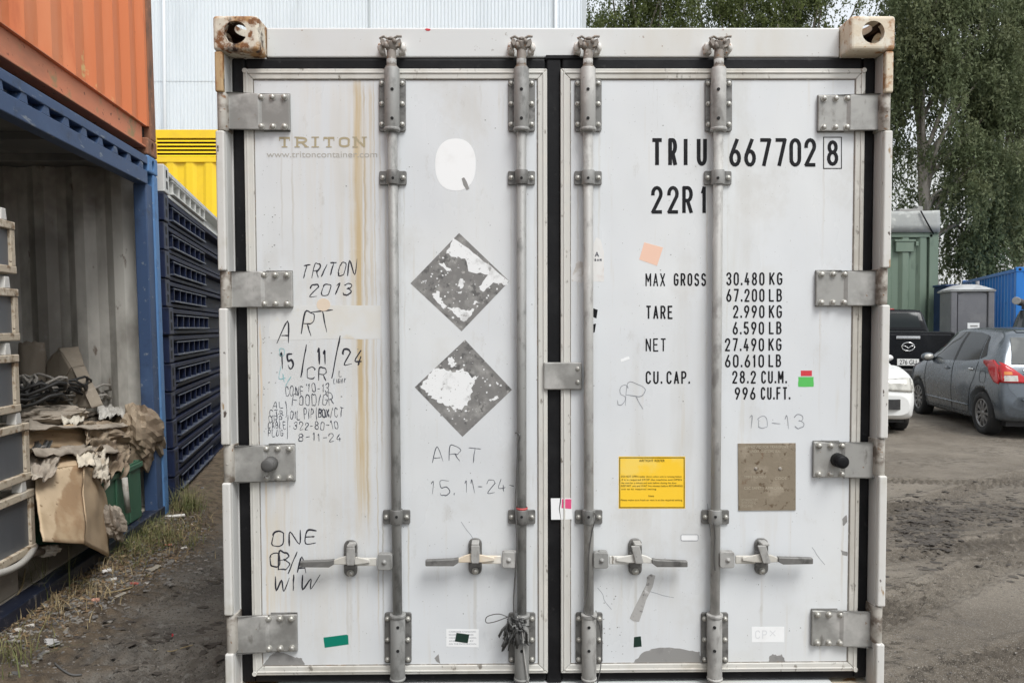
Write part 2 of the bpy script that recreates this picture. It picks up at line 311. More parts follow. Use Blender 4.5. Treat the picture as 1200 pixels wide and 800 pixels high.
# ------------------------------------------------------------------ stroke lettering
def arc(cx, cy, rx, ry, a0, a1, n=9):
    return [(cx + rx*math.cos(R(a0 + (a1-a0)*i/n)), cy + ry*math.sin(R(a0 + (a1-a0)*i/n))) for i in range(n+1)]
def _g():
    o = arc(.5, 1.5, .5, .5, 180, 0) + arc(.5, .5, .5, .5, 0, -180); o = o + [o[0]]
    g = {}
    g['0'] = g['O'] = [o]
    g['1'] = [[(.15, 1.62), (.62, 2), (.62, 0)]]
    g['2'] = [[(0, 1.45)] + arc(.5, 1.5, .5, .5, 180, -25) + [(0, 0), (1, 0)]]
    g['3'] = [[(0, 1.62)] + arc(.5, 1.55, .48, .45, 160, -80) + [(.42, 1.08)], [(.42, 1.08)] + arc(.5, .54, .5, .54, 85, -165)]
    g['4'] = [[(.55, 2), (0, .55), (1, .55)], [(.72, 1.05), (.72, 0)]]
    g['5'] = [[(.92, 2), (.12, 2), (.06, 1.1)] + arc(.5, .6, .5, .6, 125, -160)]
    b = arc(.5, .55, .5, .55, 150, -210, 14)
    g['6'] = [[(.72, 2), (.08, .85)], b + [b[0]]]
    g['7'] = [[(0, 2), (1, 2), (.32, 0)]]
    a1 = arc(.5, 1.53, .43, .47, -90, 270, 14); a2 = arc(.5, .53, .5, .53, 90, 450, 14); g['8'] = [a1, a2]
    b = arc(.5, 1.45, .5, .55, -30, 330, 14); g['9'] = [b, [(.92, 1.15), (.28, 0)]]
    g['A'] = [[(0, 0), (.5, 2), (1, 0)], [(.2, .6), (.8, .6)]]
    g['B'] = [[(0, 0), (0, 2), (.5, 2)] + arc(.5, 1.54, .42, .46, 90, -90) + [(0, 1.08)], [(.5, 1.08)] + arc(.5, .54, .5, .54, 90, -90) + [(0, 0)]]
    g['C'] = [arc(.5, 1.45, .5, .55, 15, 180) + arc(.5, .55, .5, .55, 180, 345)]
    g['D'] = [[(0, 0), (0, 2), (.45, 2)] + arc(.45, 1.4, .55, .6, 90, 0) + arc(.45, .6, .55, .6, 0, -90) + [(0, 0)]]
    g['E'] = [[(.95, 2), (0, 2), (0, 0), (1, 0)], [(0, 1.05), (.8, 1.05)]]
    g['F'] = [[(1, 2), (0, 2), (0, 0)], [(0, 1.05), (.8, 1.05)]]
    g['G'] = [arc(.5, 1.45, .5, .55, 20, 180) + arc(.5, .55, .5, .55, 180, 360) + [(1, .95), (.55, .95)]]
    g['H'] = [[(0, 0), (0, 2)], [(1, 0), (1, 2)], [(0, 1.05), (1, 1.05)]]
    g['I'] = [[(.5, 0), (.5, 2)]]
    g['K'] = [[(0, 0), (0, 2)], [(1, 2), (.05, .85)], [(.3, 1.2), (1, 0)]]
    g['L'] = [[(0, 2), (0, 0), (.95, 0)]]
    g['M'] = [[(0, 0), (0, 2), (.5, .7), (1, 2), (1, 0)]]
    g['N'] = [[(0, 0), (0, 2), (1, 0), (1, 2)]]
    g['P'] = [[(0, 0), (0, 2), (.5, 2)] + arc(.5, 1.47, .5, .53, 90, -90) + [(0, .94)]]
    g['R'] = g['P'] + [[(.5, .94), (1, 0)]]
    g['S'] = [arc(.5, 1.5, .48, .5, 20, 235) + arc(.5, .5, .5, .55, 60, -160)]
    g['T'] = [[(0, 2), (1, 2)], [(.5, 2), (.5, 0)]]
    g['U'] = [[(0, 2), (0, .5)] + arc(.5, .5, .5, .5, 180, 360) + [(1, .5), (1, 2)]]
    g['W'] = [[(0, 2), (.28, 0), (.5, 1.5), (.74, 0), (1, 2)]]
    g['X'] = [[(0, 2), (1, 0)], [(0, 0), (1, 2)]]
    g['Y'] = [[(0, 2), (.5, 1), (1, 2)], [(.5, 1), (.5, 0)]]
    g['Z'] = [[(0, 2), (1, 2), (0, 0), (1, 0)]]
    g['.'] = [[(.5, 0), (.5, .22)]]; g['-'] = [[(0, .95), (1, .95)]]; g['/'] = [[(0, -.1), (1, 2.1)]]; g["'"] = [[(.5, 2.1), (.4, 1.7)]]
    g[')'] = [arc(0, 1, .6, 1.2, 60, -60)]; g[' '] = []
    return g
GL = _g()
WID = {'I': .28, '1': .62, '.': .25, "'": .2, ' ': .62, 'M': 1.15, 'W': 1.2, '-': .8, '/': .7, ')': .4}
def ribbon(mb, pts, wd, to3, vary=None):
    """flat mitred ribbon along a polyline"""
    closed = len(pts) > 3 and (Vector(pts[0]) - Vector(pts[-1])).length < 1e-6
    P = [Vector(p) for p in pts]
    Q = [P[0]]
    for p in P[1:]:
        if (p - Q[-1]).length > 1e-6: Q.append(p)
    P = Q; n = len(P)
    if n < 2: return
    if closed: P = P[:-1] if (P[0] - P[-1]).length < 1e-6 else P; n = len(P)
    vs = []
    for i in range(n):
        a = P[i-1] if (i or closed) else None; b = P[(i+1) % n] if (i < n-1 or closed) else None
        d1 = (P[i] - a).normalized() if a is not None else None; d2 = (b - P[i]).normalized() if b is not None else None
        if d1 is None: d1 = d2
        if d2 is None: d2 = d1
        t = d1 + d2; t = t.normalized() if t.length > 1e-4 else d1
        nn = Vector((-t.y, t.x)); c = max(.82, nn.dot(Vector((-d1.y, d1.x))))
        p = P[i].copy()
        if not closed and i == 0: p = p - d2 * wd * .3
        if not closed and i == n-1: p = p + d1 * wd * .3
        h = wd / 2 / c
        if vary: h *= vary(i / max(1, n - 1))
        vs += [to3(p + nn * h), to3(p - nn * h)]
    fs = [(2*i, 2*i+1, 2*((i+1) % n)+1, 2*((i+1) % n)) for i in range(n if closed else n-1)]
    mb.add(vs, fs)
def smooth_path(p, k=5):
    if len(p) < 3: return p
    out = []
    for i in range(len(p)-1):
        a = Vector(p[max(0, i-1)]); b = Vector(p[i]); c = Vector(p[i+1]); d = Vector(p[min(len(p)-1, i+2)])
        for j in range(k):
            t = j / k; out.append(tuple(.5*((2*b) + (c-a)*t + (2*a-5*b+4*c-d)*t*t + (3*b-a-3*c+d)*t**3)))
    out.append(tuple(p[-1])); return out
def split_sharp(sts, hand):
    """cut strokes at their sharp corners, so that the ribbons do not pinch there"""
    if hand: return sts
    out = []
    for st in sts:
        cur = [st[0]]
        for i in range(1, len(st)):
            cur.append(st[i])
            if i < len(st) - 1:
                a = Vector(st[i]) - Vector(st[i-1]); b = Vector(st[i+1]) - Vector(st[i])
                if a.length > 1e-6 and b.length > 1e-6 and a.normalized().dot(b.normalized()) < .1: out.append(cur); cur = [st[i]]
        out.append(cur)
    return out
def thin(st):
    if len(st) <= 6: return st
    return [st[0]] + st[1:-3:2] + st[-3:]
def letters(mb, text, x0, x1, y0, y1, wpx, depth, to, slant=0, jit=0, gap=.38, rise=0, hand=False):
    """text as strokes in the pixel box, laid on the surface through to(px, py, depth)"""
    ws = [WID.get(c, 1) for c in text]; tot = sum(ws) + gap * (len(text) - 1); u = (x1 - x0) / tot; x = x0
    wpx = wpx * (.84 if hand else 1); hw = wpx * .5; k = 0
    for i, c in enumerate(text):
        ro = rnd.gauss(0, .10) if hand else 0; gs = rnd.uniform(.86, 1.12) if hand else 1
        cwid = ws[i]*u; jx = rnd.uniform(-jit, jit); jy = rnd.uniform(-jit, jit) * 1.5
        for st in split_sharp(GL[c], hand):
            st = [(p[0] if c not in 'I.' else .5, p[1]) for p in st]
            if hand: st = smooth_path([(p[0] + rnd.uniform(-.06, .06), p[1] + rnd.uniform(-.08, .08)) for p in thin(st)], 4)
            q = []
            for (gx, gy) in st:
                fy = gy / 2
                px = x + hw + gx * (cwid - 2*hw) + slant * fy * (y1 - y0) + jx
                py = y1 - hw - fy * (y1 - y0 - 2*hw) + jy - rise * (px - x0) / max(1, x1 - x0)
                if hand:
                    cx_, cy_ = x + cwid/2, (y0 + y1)/2; ax_, ay_ = (px - cx_)*gs, (py - cy_)*gs; px = cx_ + ax_*math.cos(ro) - ay_*math.sin(ro); py = cy_ + ax_*math.sin(ro) + ay_*math.cos(ro)
                q.append((px, py))
            if hand and len(q) == 2: q = [(q[0][0] + (q[1][0]-q[0][0])*t + (.25*math.sin(9*t)), q[0][1] + (q[1][1]-q[0][1])*t) for t in (0, .15, .4, .65, .85, 1)]
            o3 = [to(a, b, depth) for a, b in q]
            sc = 1 / 322.
            pts = [(v.x, v.z) for v in o3]; dd = depth - k * 2e-5; k += 1
            va = None
            if hand: ph = rnd.uniform(0, 9); va = lambda t, ph=ph: (.95 + .28*math.sin(ph + 5*t) + .12*math.sin(ph*3 + 17*t)) * min(1, .6 + 5*t) * min(1, .45 + 4*(1 - t))
            ribbon(mb, pts, wpx * sc * ((1.12 if wpx > 1.1 else .95) if hand else 1), lambda p, dd=dd: (p.x, dd, p.y), va)
        x += cwid + gap*u
    return mb

# ================================================================== THE WHITE CONTAINER
MC = Matrix.Translation((0.1586 + .0045, 2.7024, 0)) @ Matrix.Rotation(R(-.19), 4, 'Y') @ Matrix.Rotation(R(.484), 4, 'Z') @ Matrix.Rotation(R(.956), 4, 'X')
def cp(px, py, d): return in_frame(MC, px, py, 1, d)
M['door'] = door_paint()
box_c = thing('shipping_container', 'white refrigerated shipping container seen on its closed double doors, rusty top corner castings', 'container', MC)
D_HEAD, D_DOOR, D_TRIM, D_GASK = .085, .075, .069, .083
def ppoly(mb, pts, d0, d1):
    return mb.prism([(v.x, v.z) for v in (cp(x, y, d0) for x, y in pts)], 1, d0, d1)
def prect(mb, x0, x1, y0, y1, d0, d1): return ppoly(mb, [(x0, y1), (x1, y1), (x1, y0), (x0, y0)], d0, d1)
WC, HC, LC = 1.219, 2.591, 6.058
# --- corner castings with their oval holes
def casting(sx, top, m):
    x0, x1 = (-WC, -WC + .162) if sx < 0 else (WC - .162, WC)
    z0, z1 = (HC - .122, HC) if top else (0, .118)
    mb = MB(); mb.box(x0, x1, 0, .178, z0, z1); o = mb.build('corner_casting', m, box_c)
    bevel(o, .012, 3)
    cs = []
    c = MB(); c.box(x0 + .026, x1 - .026, .026, .152, z0 + .026, z1 - .026); cs.append(c.build('cutter', m, box_c))
    zc = (z0 + z1) / 2; xc = (x0 + x1) / 2
    def oval(ax, c0, ra, rb):
        mb = MB(); pts = [(ra*math.cos(2*math.pi*i/24), rb*math.sin(2*math.pi*i/24)) for i in range(24)]
        if ax == 1: mb.prism([(c0[0] + a, c0[2] + b) for a, b in pts], 1, -.05, .06)
        if ax == 0: mb.prism([(c0[1] + a, c0[2] + b) for a, b in pts], 0, *( (x0 - .05, x0 + .06) if sx < 0 else (x1 - .06, x1 + .05)))
        if ax == 2: mb.prism([(c0[0] + b, c0[1] + a) for a, b in pts], 2, *( (z1 - .06, z1 + .05) if top else (z0 - .05, z0 + .06)))
        return mb.build('cutter', m, box_c)
    cs += [oval(1, (xc, 0, zc + .002), .041, .040), oval(0, (0, .089, zc), .039, .028), oval(2, (xc, .089, 0), .05, .031)]
    boolean_cut(o, cs); inner_rust_shade(o, x0, x1, 0, .178, z0, z1); return o
def inner_rust_shade(o, x0, x1, y0, y1, z0, z1):
    """bare rust inside a casting, coloured darker to imitate shade in the hollow"""
    o.data.materials.append(M['rustshade']); e = .0225
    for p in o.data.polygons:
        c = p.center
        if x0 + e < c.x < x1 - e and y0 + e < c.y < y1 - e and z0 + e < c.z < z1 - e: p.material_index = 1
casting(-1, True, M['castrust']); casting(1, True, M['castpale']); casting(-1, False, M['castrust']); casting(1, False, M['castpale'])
# --- body: side walls, roof, floor, back
mb = MB(); mb.box(-WC + .004, WC - .004, .185, LC, HC - .07, HC - .006); mb.build('roof', M['frame'], box_c, .008)
for s in (-1, 1):
    mb = MB(); mb.box(s*(WC - .05), s*(WC - .006), .19, LC, .16, HC - .072); mb.build('side_wall', M['frame'], box_c)
    mb = MB(); mb.box(s*(WC - .1), s*(WC - .003), .19, LC, .02, .158); mb.build('bottom_rail', M['frame'], box_c)
mb = MB(); mb.box(-WC + .11, WC - .11, .2, LC - .05, .06, .15); mb.build('floor', M['frame'], box_c)
mb = MB(); mb.box(-WC + .055, WC - .055, LC - .06, LC - .002, .16, HC - .075); mb.build('end_wall', M['frame'], box_c)
# --- header and sill
zt = cp(600, 32.5, D_HEAD).z; zb = cp(600, 67.5, D_HEAD).z
mb = MB(); mb.box(-WC + .1635, WC - .1635, D_HEAD, .184, zb, zt); mb.build('header', M['frame'], box_c, .006, 3)
mb = MB(); mb.box(-WC + .03, -WC + .1615, D_HEAD + .002, .18, zb, HC - .1235); mb.box(WC - .1615, WC - .03, D_HEAD + .002, .18, zb, HC - .1235); mb.build('header_end', M['frame'], box_c)
zs = cp(600, 799, .09).z
mb = MB(); mb.box(-WC + .164, WC - .164, .06, .18, .03, zs); mb.build('sill', M['frame'], box_c, .006)
# --- corner posts: recessed lining and the outer strip broken by hinge lugs
lz = {}
HINGE_L = [(109, 152, 264, 339), (318, 360, 268, 342), (522, 564.5, 271, 345), (721.5, 764.5, 273.5, 347.5)]
HINGE_R = [(110.5, 153, 1035.5, 960), (317, 358.5, 1031, 957.5), (518, 560, 1028, 954.5), (716, 758, 1026, 952.5)]
xin_l = cp(272, 90, .09).x; xin_r = cp(1027, 90, .09).x
for s, xi in ((-1, xin_l), (1, xin_r)):
    mb = MB(); a, b = sorted((s*(WC - .010), xi))
    mb.box(a, b, .0895, .183, .12, HC - .124); mb.build('corner_post', M['post'], box_c)
    hl = HINGE_L if s < 0 else HINGE_R
    mb = MB(); a, b = sorted((s*(WC - .0012), s*(WC - .030))); mb.box(a, b, .0305, .0888, .12, HC - .1245); mb.build('corner_post', M['post'], box_c, .003)
    seg = []; prev = 59.5 if s < 0 else 60
    for h in hl: seg.append((prev, h[0] - 1)); prev = h[1] + 1
    seg.append((prev, 860))
    for k, (ya, yb) in enumerate(seg):
        za, zb_ = cp(300, ya, .012).z, cp(300, yb, .012).z
        xo = s*(WC - .0005) ; xw = s*(WC - .031)
        if k == 0: xo = s*(WC - .002); xw = s*(WC - .031); za = HC - .123
        mb = MB(); x0, x1 = sorted((xo, xw))
        mb.box(x0, x1, .006, .030, max(zb_, .12), za)
        mb.build('post_strip', M['striprust'] if (k == 0 and s < 0) else M['castpale'] if k == 0 else M['strip'], box_c, .006, 3)
        if k < 4:                         # the hinge pin with its lugs in the gap
            z1 = cp(300, hl[k][0] - .5, .02).z; z0 = cp(300, hl[k][1] + .5, .02).z; xc = s*(WC - .0185)
            mb = MB(); mb.cyl((xc, .032, z0), (xc, .032, z1), .0175, n=18); mb.box(min(xc, xc - s*.012) - .006, max(xc, xc - s*.012) + .006, .034, .088, z0 + .002, z1 - .002)
            mb.ball((xc, .0152, (z0 + z1)/2), .004, .002, .004)
            mb.build('hinge_pin', M['pin'], box_c, .003)
# --- gaskets
def band(name, x0, x1, y0, y1, m, d0=D_GASK, d1=.12, bv=.008):
    a = cp(x0, y0, d0); b = cp(x1, y1, d0); mb = MB(); mb.box(a.x, b.x, d0, d1, a.z, b.z); return mb.build(name, m, box_c, bv, 3)
gx0 = (cp(271.5, 90, D_GASK).x + cp(283.5, 780, D_GASK).x)/2; gx1 = (cp(1027, 90, D_GASK).x + cp(1016, 700, D_GASK).x)/2
z67 = cp(600, 67.5, D_GASK).z; z798 = cp(600, 797.5, D_GASK).z
dl = ((cp(285.5, 90, D_DOOR).x + cp(296.5, 780, D_DOOR).x)/2, cp(641.5, 400, D_DOOR).x); dr = (cp(657, 400, D_DOOR).x, (cp(1014, 90, D_DOOR).x + cp(1004.5, 700, D_DOOR).x)/2)
zdt, zdb = cp(600, 81, D_DOOR).z, cp(600, 788, D_DOOR).z
def gask(x0, x1, za, zb): mb = MB(); mb.box(x0, x1, D_GASK, .125, za, zb); mb.build('door_gasket', M['rubber'], box_c, .009, 3)
gask(gx0, dl[0] + .004, z798, z67); gask(dr[1] - .004, gx1, z798, z67 - .0005); gask(dl[1] - .004, dr[0] + .004, z798 - .03, z67 - .001)
gask(dl[0] + .0045, dl[1] - .0045, zdt - .004, z67 - .002); gask(dr[0] + .0045, dr[1] - .0045, zdt - .004, z67 + .0005)
gask(dl[0] + .0045, dl[1] - .0045, z798 + .001, zdb + .004); gask(dr[0] + .0045, dr[1] - .0045, z798, zdb + .004)
mb = MB(); ppoly(mb, [(638, 69), (640, 64.5), (676, 64.5), (684, 69)], D_HEAD - .006, D_HEAD + .002); mb.build('gasket_flap', M['rubber'], box_c, .002)
# --- the two doors
doors = []
for s, (x0, x1) in ((-1, dl), (1, dr)):
    mb = MB(); mb.box(x0 + .0355, x1 - .0355, D_DOOR, .14, zdb + .034, zdt - .0385); d = mb.build('door', M['door'], box_c, .002); doors.append(d)
    tw, tt, tb = .035, .038, .0335
    def trim(p, name='edge_trim'):
        mb = MB(); mb.prism(p, 1, D_TRIM, .13); return mb.build(name, M['trim'], d, .003)
    trim([(x0, zdb), (x0 + tw, zdb + tb), (x0 + tw, zdt - tt), (x0, zdt)]); trim([(x1, zdt), (x1 - tw, zdt - tt), (x1 - tw, zdb + tb), (x1, zdb)])
    trim([(x0 + .0006, zdt), (x0 + tw + .0006, zdt - tt), (x1 - tw - .0006, zdt - tt), (x1 - .0006, zdt)]); trim([(x1 - .0006, zdb), (x1 - tw - .0006, zdb + tb), (x0 + tw + .0006, zdb + tb), (x0 + .0006, zdb)])
    # raised bead running round the middle of the trim
    q = .013; bw = .0065; mb = MB()
    for a, b in (((x0+q, zdb+q), (x0+q, zdt-q)), ((x1-q, zdb+q), (x1-q, zdt-q))): mb.box(a[0]-bw/2, a[0]+bw/2, D_TRIM - .0035, D_TRIM + .001, a[1], b[1])
    for z in (zdt - q - .002, zdb + q): mb.box(x0 + q + bw/2 + .0005, x1 - q - bw/2 - .0005, D_TRIM - .0034, D_TRIM + .001, z - bw/2, z + bw/2)
    mb.build('trim_bead', M['trim'], d, .002)
    xs = x0 + .008 if s < 0 else x1 - .008
    mb = MB(); mb.cyl((xs, D_TRIM - .006, zdt - .008), (xs, D_TRIM, zdt - .008), .009); mb.cyl((xs, D_TRIM - .006, zdb + .008), (xs, D_TRIM, zdb + .008), .009); mb.build('corner_cap', M['trim'], d, .001)
    # sealant line between trim and panel
    mb = MB(); e = .0025
    for xa in (x0 + tw + .0008, x1 - tw - .0008 - e): mb.box(xa, xa + e, D_DOOR - .0012, D_DOOR + .002, zdb + tb + .001, zdt - tt - .001)
    for za in (zdt - tt - .0008 - e, zdb + tb + .0008): mb.box(x0 + tw + e + .001, x1 - tw - e - .001, D_DOOR - .0011, D_DOOR + .002, za, za + e)
    mb.build('seal_line', M['cam'], d)
DL, DR = doors
# lap plate over the middle gap
mb = MB(); prect(mb, 637, 682, 424.5, 456.5, .056, .068); lp = mb.build('lap_plate', M['steel'], box_c, .005, 3)
for y in (432, 447.5): v = cp(677, y, .056); mb = MB(); mb.dome(v, (0, -1, 0), .008, .005); mb.build('bolt', M['bolt'], lp)
# --- hinges: plate, bolts
def rounded(x0, x1, y0, y1, r, n=4):
    p = []
    for cx, cy, a in ((x1-r, y0+r, -90), (x1-r, y1-r, 0), (x0+r, y1-r, 90), (x0+r, y0+r, 180)): p += arc(cx, cy, r, r, a, a+90, n)
    return p
for s, hl in ((-1, HINGE_L), (1, HINGE_R)):
    for k, (y0, y1, xp, xe) in enumerate(hl):
        a = cp(xp, y0, .05); b = cp(xe, y1, .05); z0, z1 = b.z, a.z; xa, xb = a.x, b.x; dx = 1 if xb > xa else -1
        xm = xa + (xb - xa) * .56
        mb = MB()
        prof = [(xa - dx*.012, .030), (xa, .030), (xa + dx*.012, .046), (xm - dx*.012, .050), (xm, .058), (xb, .060)]     # folded strap in plan
        th = .009
        pts = [(x, y) for x, y in prof] + [(x, y + th) for x, y in reversed(prof)]
        mb.prism(pts, 2, z0, z1)
        h = mb.build('hinge', M['steel'], box_c, .004, 3)
        mb = MB(); c0, c1 = sorted((xm + dx*.002, xb - dx*.001)); mb.box(c0, c1, .0695, .0745, z0 - .002, z1 + .004); mb.build('backing_plate', M['guide'], h, .002)
        for fx in (.55, .73, .915):
            for fz in (.10, .90):
                mb = MB(); x = xa + (xb-xa)*fx; z = z0 + (z1-z0)*fz; y = .0585 if fx > .6 else .0575
                mb.cyl((x, y - .002, z), (x, y + .003, z), .0125, n=18); mb.dome((x, y - .002, z), (0, -1, 0), .0095, .009, 12); mb.build('bolt', M['bolt'], h)
        if k == 2:                       # rubber bump stop in the third hinge
            mb = MB(); x = xa + (xb-xa)*.62; z = (z0+z1)/2; mb.cyl((x, .018, z), (x, .062, z), .024, .027, 20); mb.dome((x, .018, z), (0, -1, 0), .024, .01, 20); mb.build('bump_stop', M['wire'] if s < 0 else M['rubber'], h)
# --- locking bars
BARS = [(458.7, 466.5, -1), (611, 611.5, -1), (689, 690.3, 1), (842.5, 837.3, 1)]
RB = .045
for k, (xt, xb, s) in enumerate(BARS):
    def bx(y): return xt + (xb - xt) * (y - 60) / 720
    pt = cp(bx(70), 70, RB); pb = cp(bx(840), 840, RB)
    mt = M['galv'] if k < 2 else M['galvpale']
    pb = pt + (pb - pt) * ((pt.z - .07) / (pt.z - pb.z))
    mb = MB(); mb.cyl(pt, pb, .0178, n=22); bar = mb.build('locking_bar', mt, box_c)
    mpx = .0031
    # top: neck, flange and cam claw in its keeper
    v = cp(bx(72), 72, RB); w5 = cp(bx(54), 54, RB)
    mb = MB(); mb.cyl(cp(bx(82), 82, RB), cp(bx(58), 58, RB), .0185, .0165, 18); mb.cyl(cp(bx(81), 81, RB), cp(bx(78), 78, RB), .0225, n=18)
    x, y, z = w5
    mb.cyl((x, .036, z + .018), (x, .05, z - .012), .02, .022, 14)
    for q in (-1, 1):
        mb.prism([(x + q*.006, z - .012), (x + q*.03, z - .006), (x + q*.038, z + .008), (x + q*.034, z + .022), (x + q*.022, z + .016), (x + q*.02, z + .004), (x + q*.006, z + .004)], 1, .024 + .006*(q > 0), .05)
        mb.tube([(x + q*.010, .03, z + .02), (x + q*.024, .026, z + .027), (x + q*.040, .03, z + .024 + .004*q)], .005, 6)
    mb.ball((x - .016, .026, z - .004), .009, .009, .012); mb.ball((x + .014, .024, z + .010), .009, .008, .009); mb.ball((x + .002, .026, z + .019), .013, .009, .007)
    mb.build('cam', M['cam'], bar, .0015)
    for q in (-1, 1):
        mb = MB(); mb.prism([(x + q*.024, z - .025), (x + q*.047, z - .02), (x + q*.05, z + .012), (x + q*.03, z + .022)], 1, .05, D_HEAD + .002)
        mb.ball((x + q*.041, .052, z - .004), .011, .012, .016); mb.build('cam_keeper', M['campaint'], bar, .003)
    # housings at both ends
    for (y0, y1, yt, ybt, bolts) in ((92, 154, 80, 155, (98, 122, 146)), (717.5, 776.5, 719, 796, (724.5, 749, 772))):
        top = y0 < 400
        mb = MB(); c = bx((y0+y1)/2)
        pl = rounded(c - 15.5, c + 16, y0 + (0 if not top else 1), y1, 2.6)
        ppoly(mb, pl, .0655, D_DOOR - .0005)
        hs_ = mb.build('bar_housing', M['guide'], box_c, .002)
        mb = MB(); a = cp(c, yt, RB); b = cp(c, ybt, RB)
        mb.cyl(a, b, .0272, n=22); prect(mb, c - 8.2, c + 8.2, y0 + 6, y1 - 4, RB, .066)
        yc = ybt - 3 if top else yt + 1.5
        mb.cyl(cp(c, yc + 2, RB), cp(c, yc - 2, RB), .0302, n=22)
        if not top: mb.cyl(cp(c, 795.5, RB), cp(c, 792.5, RB), .0295, n=22)
        mb.build('housing_tube', mt, hs_, .003)
        for yy in ((104.5, 138.5) if top else (735, 762.5)): v = cp(c, yy, RB - .0272); mb = MB(); mb.cyl((v.x, v.y - .0012, v.z), (v.x, v.y + .004, v.z), .0058, n=14); mb.build('grease_hole', M['dark'], hs_)
        for yy in bolts:
            for q in (-12, 12): v = cp(c + q, yy, .0655); mb = MB(); mb.cyl((v.x, .0625, v.z), (v.x, .0665, v.z), .0095, n=14); mb.dome((v.x, .0625, v.z), (0, -1, 0), .0078, .006); mb.build('bolt', M['bolt'], hs_)
    # small guides
    for yc in (208.5, 605.5):
        c = bx(yc); mb = MB(); ppoly(mb, rounded(c - 16, c + 16, yc - 8.2, yc + 8.2, 2), .0655, D_DOOR - .0005); g = mb.build('bar_guide', M['guide'], box_c, .002)
        mb = MB(); a = cp(c, yc - 9, RB); b = cp(c, yc + 8, RB)
        mb.cyl(a, b, .0235, n=20); prect(mb, c - 7.2, c + 7.2, yc - 7, yc + 7.4, RB, .066); mb.build('saddle', M['guide'] if k < 2 else M['galv'], g, .002)
        mb = MB(); v = cp(c, yc, RB - .0235); mb.cyl((v.x, v.y - .0012, v.z), (v.x, v.y + .003, v.z), .005, n=12); mb.build('grease_hole', M['dark'], g)
        for q in (-12, 12): v = cp(c + q, yc, .0655); mb = MB(); mb.cyl((v.x, .0625, v.z), (v.x, .0665, v.z), .0095, n=14); mb.dome((v.x, .0625, v.z), (0, -1, 0), .0078, .006); mb.build('bolt', M['bolt'], g)
    # hub and handle
    c = bx(657); yh = (658.5, 656, 656.5, 656)[k]
    def hx(dx): return c + s * dx
    def hrect(mb, a, b, y0, y1, d0, d1): x0, x1 = sorted((hx(a), hx(b))); return prect(mb, x0, x1, y0, y1, d0, d1)
    mb = MB(); ppoly(mb, rounded(*sorted((hx(5.5), hx(23))), yh - 9.5, yh + 9.5, 3), .022, .05)
    v = cp(hx(15), yh, .022); mb.dome(v, (0, -1, 0), .009, .006); mb.dome(v + Vector((0, -.004, 0)), (0, -1, 0), .0045, .005)
    if k == 2: mb.box(v.x - .01, v.x + .02, .024, .045, v.z + .028, v.z + .034)
    mb.build('handle_hub', M['galv'] if k in (0, 2) else M['galvpale'], bar, .003)
    dy = (1.5, 2.5, 3.0, 0.5)[k]
    L = ((114, 113, 116, 115))[k]
    mb = MB(); hrect(mb, 24, 47, yh - 5, yh + 4.5, .03, .039)
    ppoly(mb, [(hx(a), yh + b) for a, b in ((32, -3), (46, -6), (58, -8), (68, -5), (79, -1 + dy*.5), (79, 2 + dy*.5), (62, 3), (46, 3), (32, 1))], .022, .029 )
    h = mb.build('handle', M['trim'] if k != 1 else M['tan'], box_c, .003)
    mb = MB(); ppoly(mb, [(hx(a), yh + b) for a, b in ((74, -3.5 + dy*.6), (80, -3.4 + dy), (L, -2.6 + dy*1.25), (L, 4.2 + dy*1.25), (80, 4.8 + dy), (74, 2 + dy*.5))], .016, .036)
    mb.build('grip', M['guide'], h, .0035, 3)
    # retainer bracket: plate, two bolts, swinging catch
    xc = hx(54.5); mb = MB(); ppoly(mb, rounded(xc - 7.8, xc + 7.8, yh - 25.5, yh + 17, 6.5), .064, D_DOOR - .0005)
    prect(mb, xc - 6, xc + 6, yh - 9, yh + 8, .04, .065)
    rb = mb.build('handle_retainer', M['guide'], box_c, .003, 3)
    for yy in (-19, 12.5): v = cp(xc, yh + yy, .064); mb = MB(); mb.cyl((v.x, .06, v.z), (v.x, .066, v.z), .0125, n=16); mb.dome((v.x, .06, v.z), (0, -1, 0), .0095, .009); mb.build('bolt', M['bolt'], rb)
    t = (0, 0, 4.5, 6)[k]
    mb = MB(); ppoly(mb, [(xc - 5, yh - 17), (xc + 5, yh - 17), (xc + 5 + t, yh + (0 if k < 2 else 2)), (xc + 4 + t, yh + 4), (xc - 4 + t, yh + 4), (xc - 5 + t, yh + 1)], .012, .018)
    v = cp(xc + t*.8, yh - 2, .012); mb.box(v.x - .014, v.x + .014, .013, .06, v.z + .045, v.z + .055); mb.build('catch', M['galvpale'], rb, .003, 3)

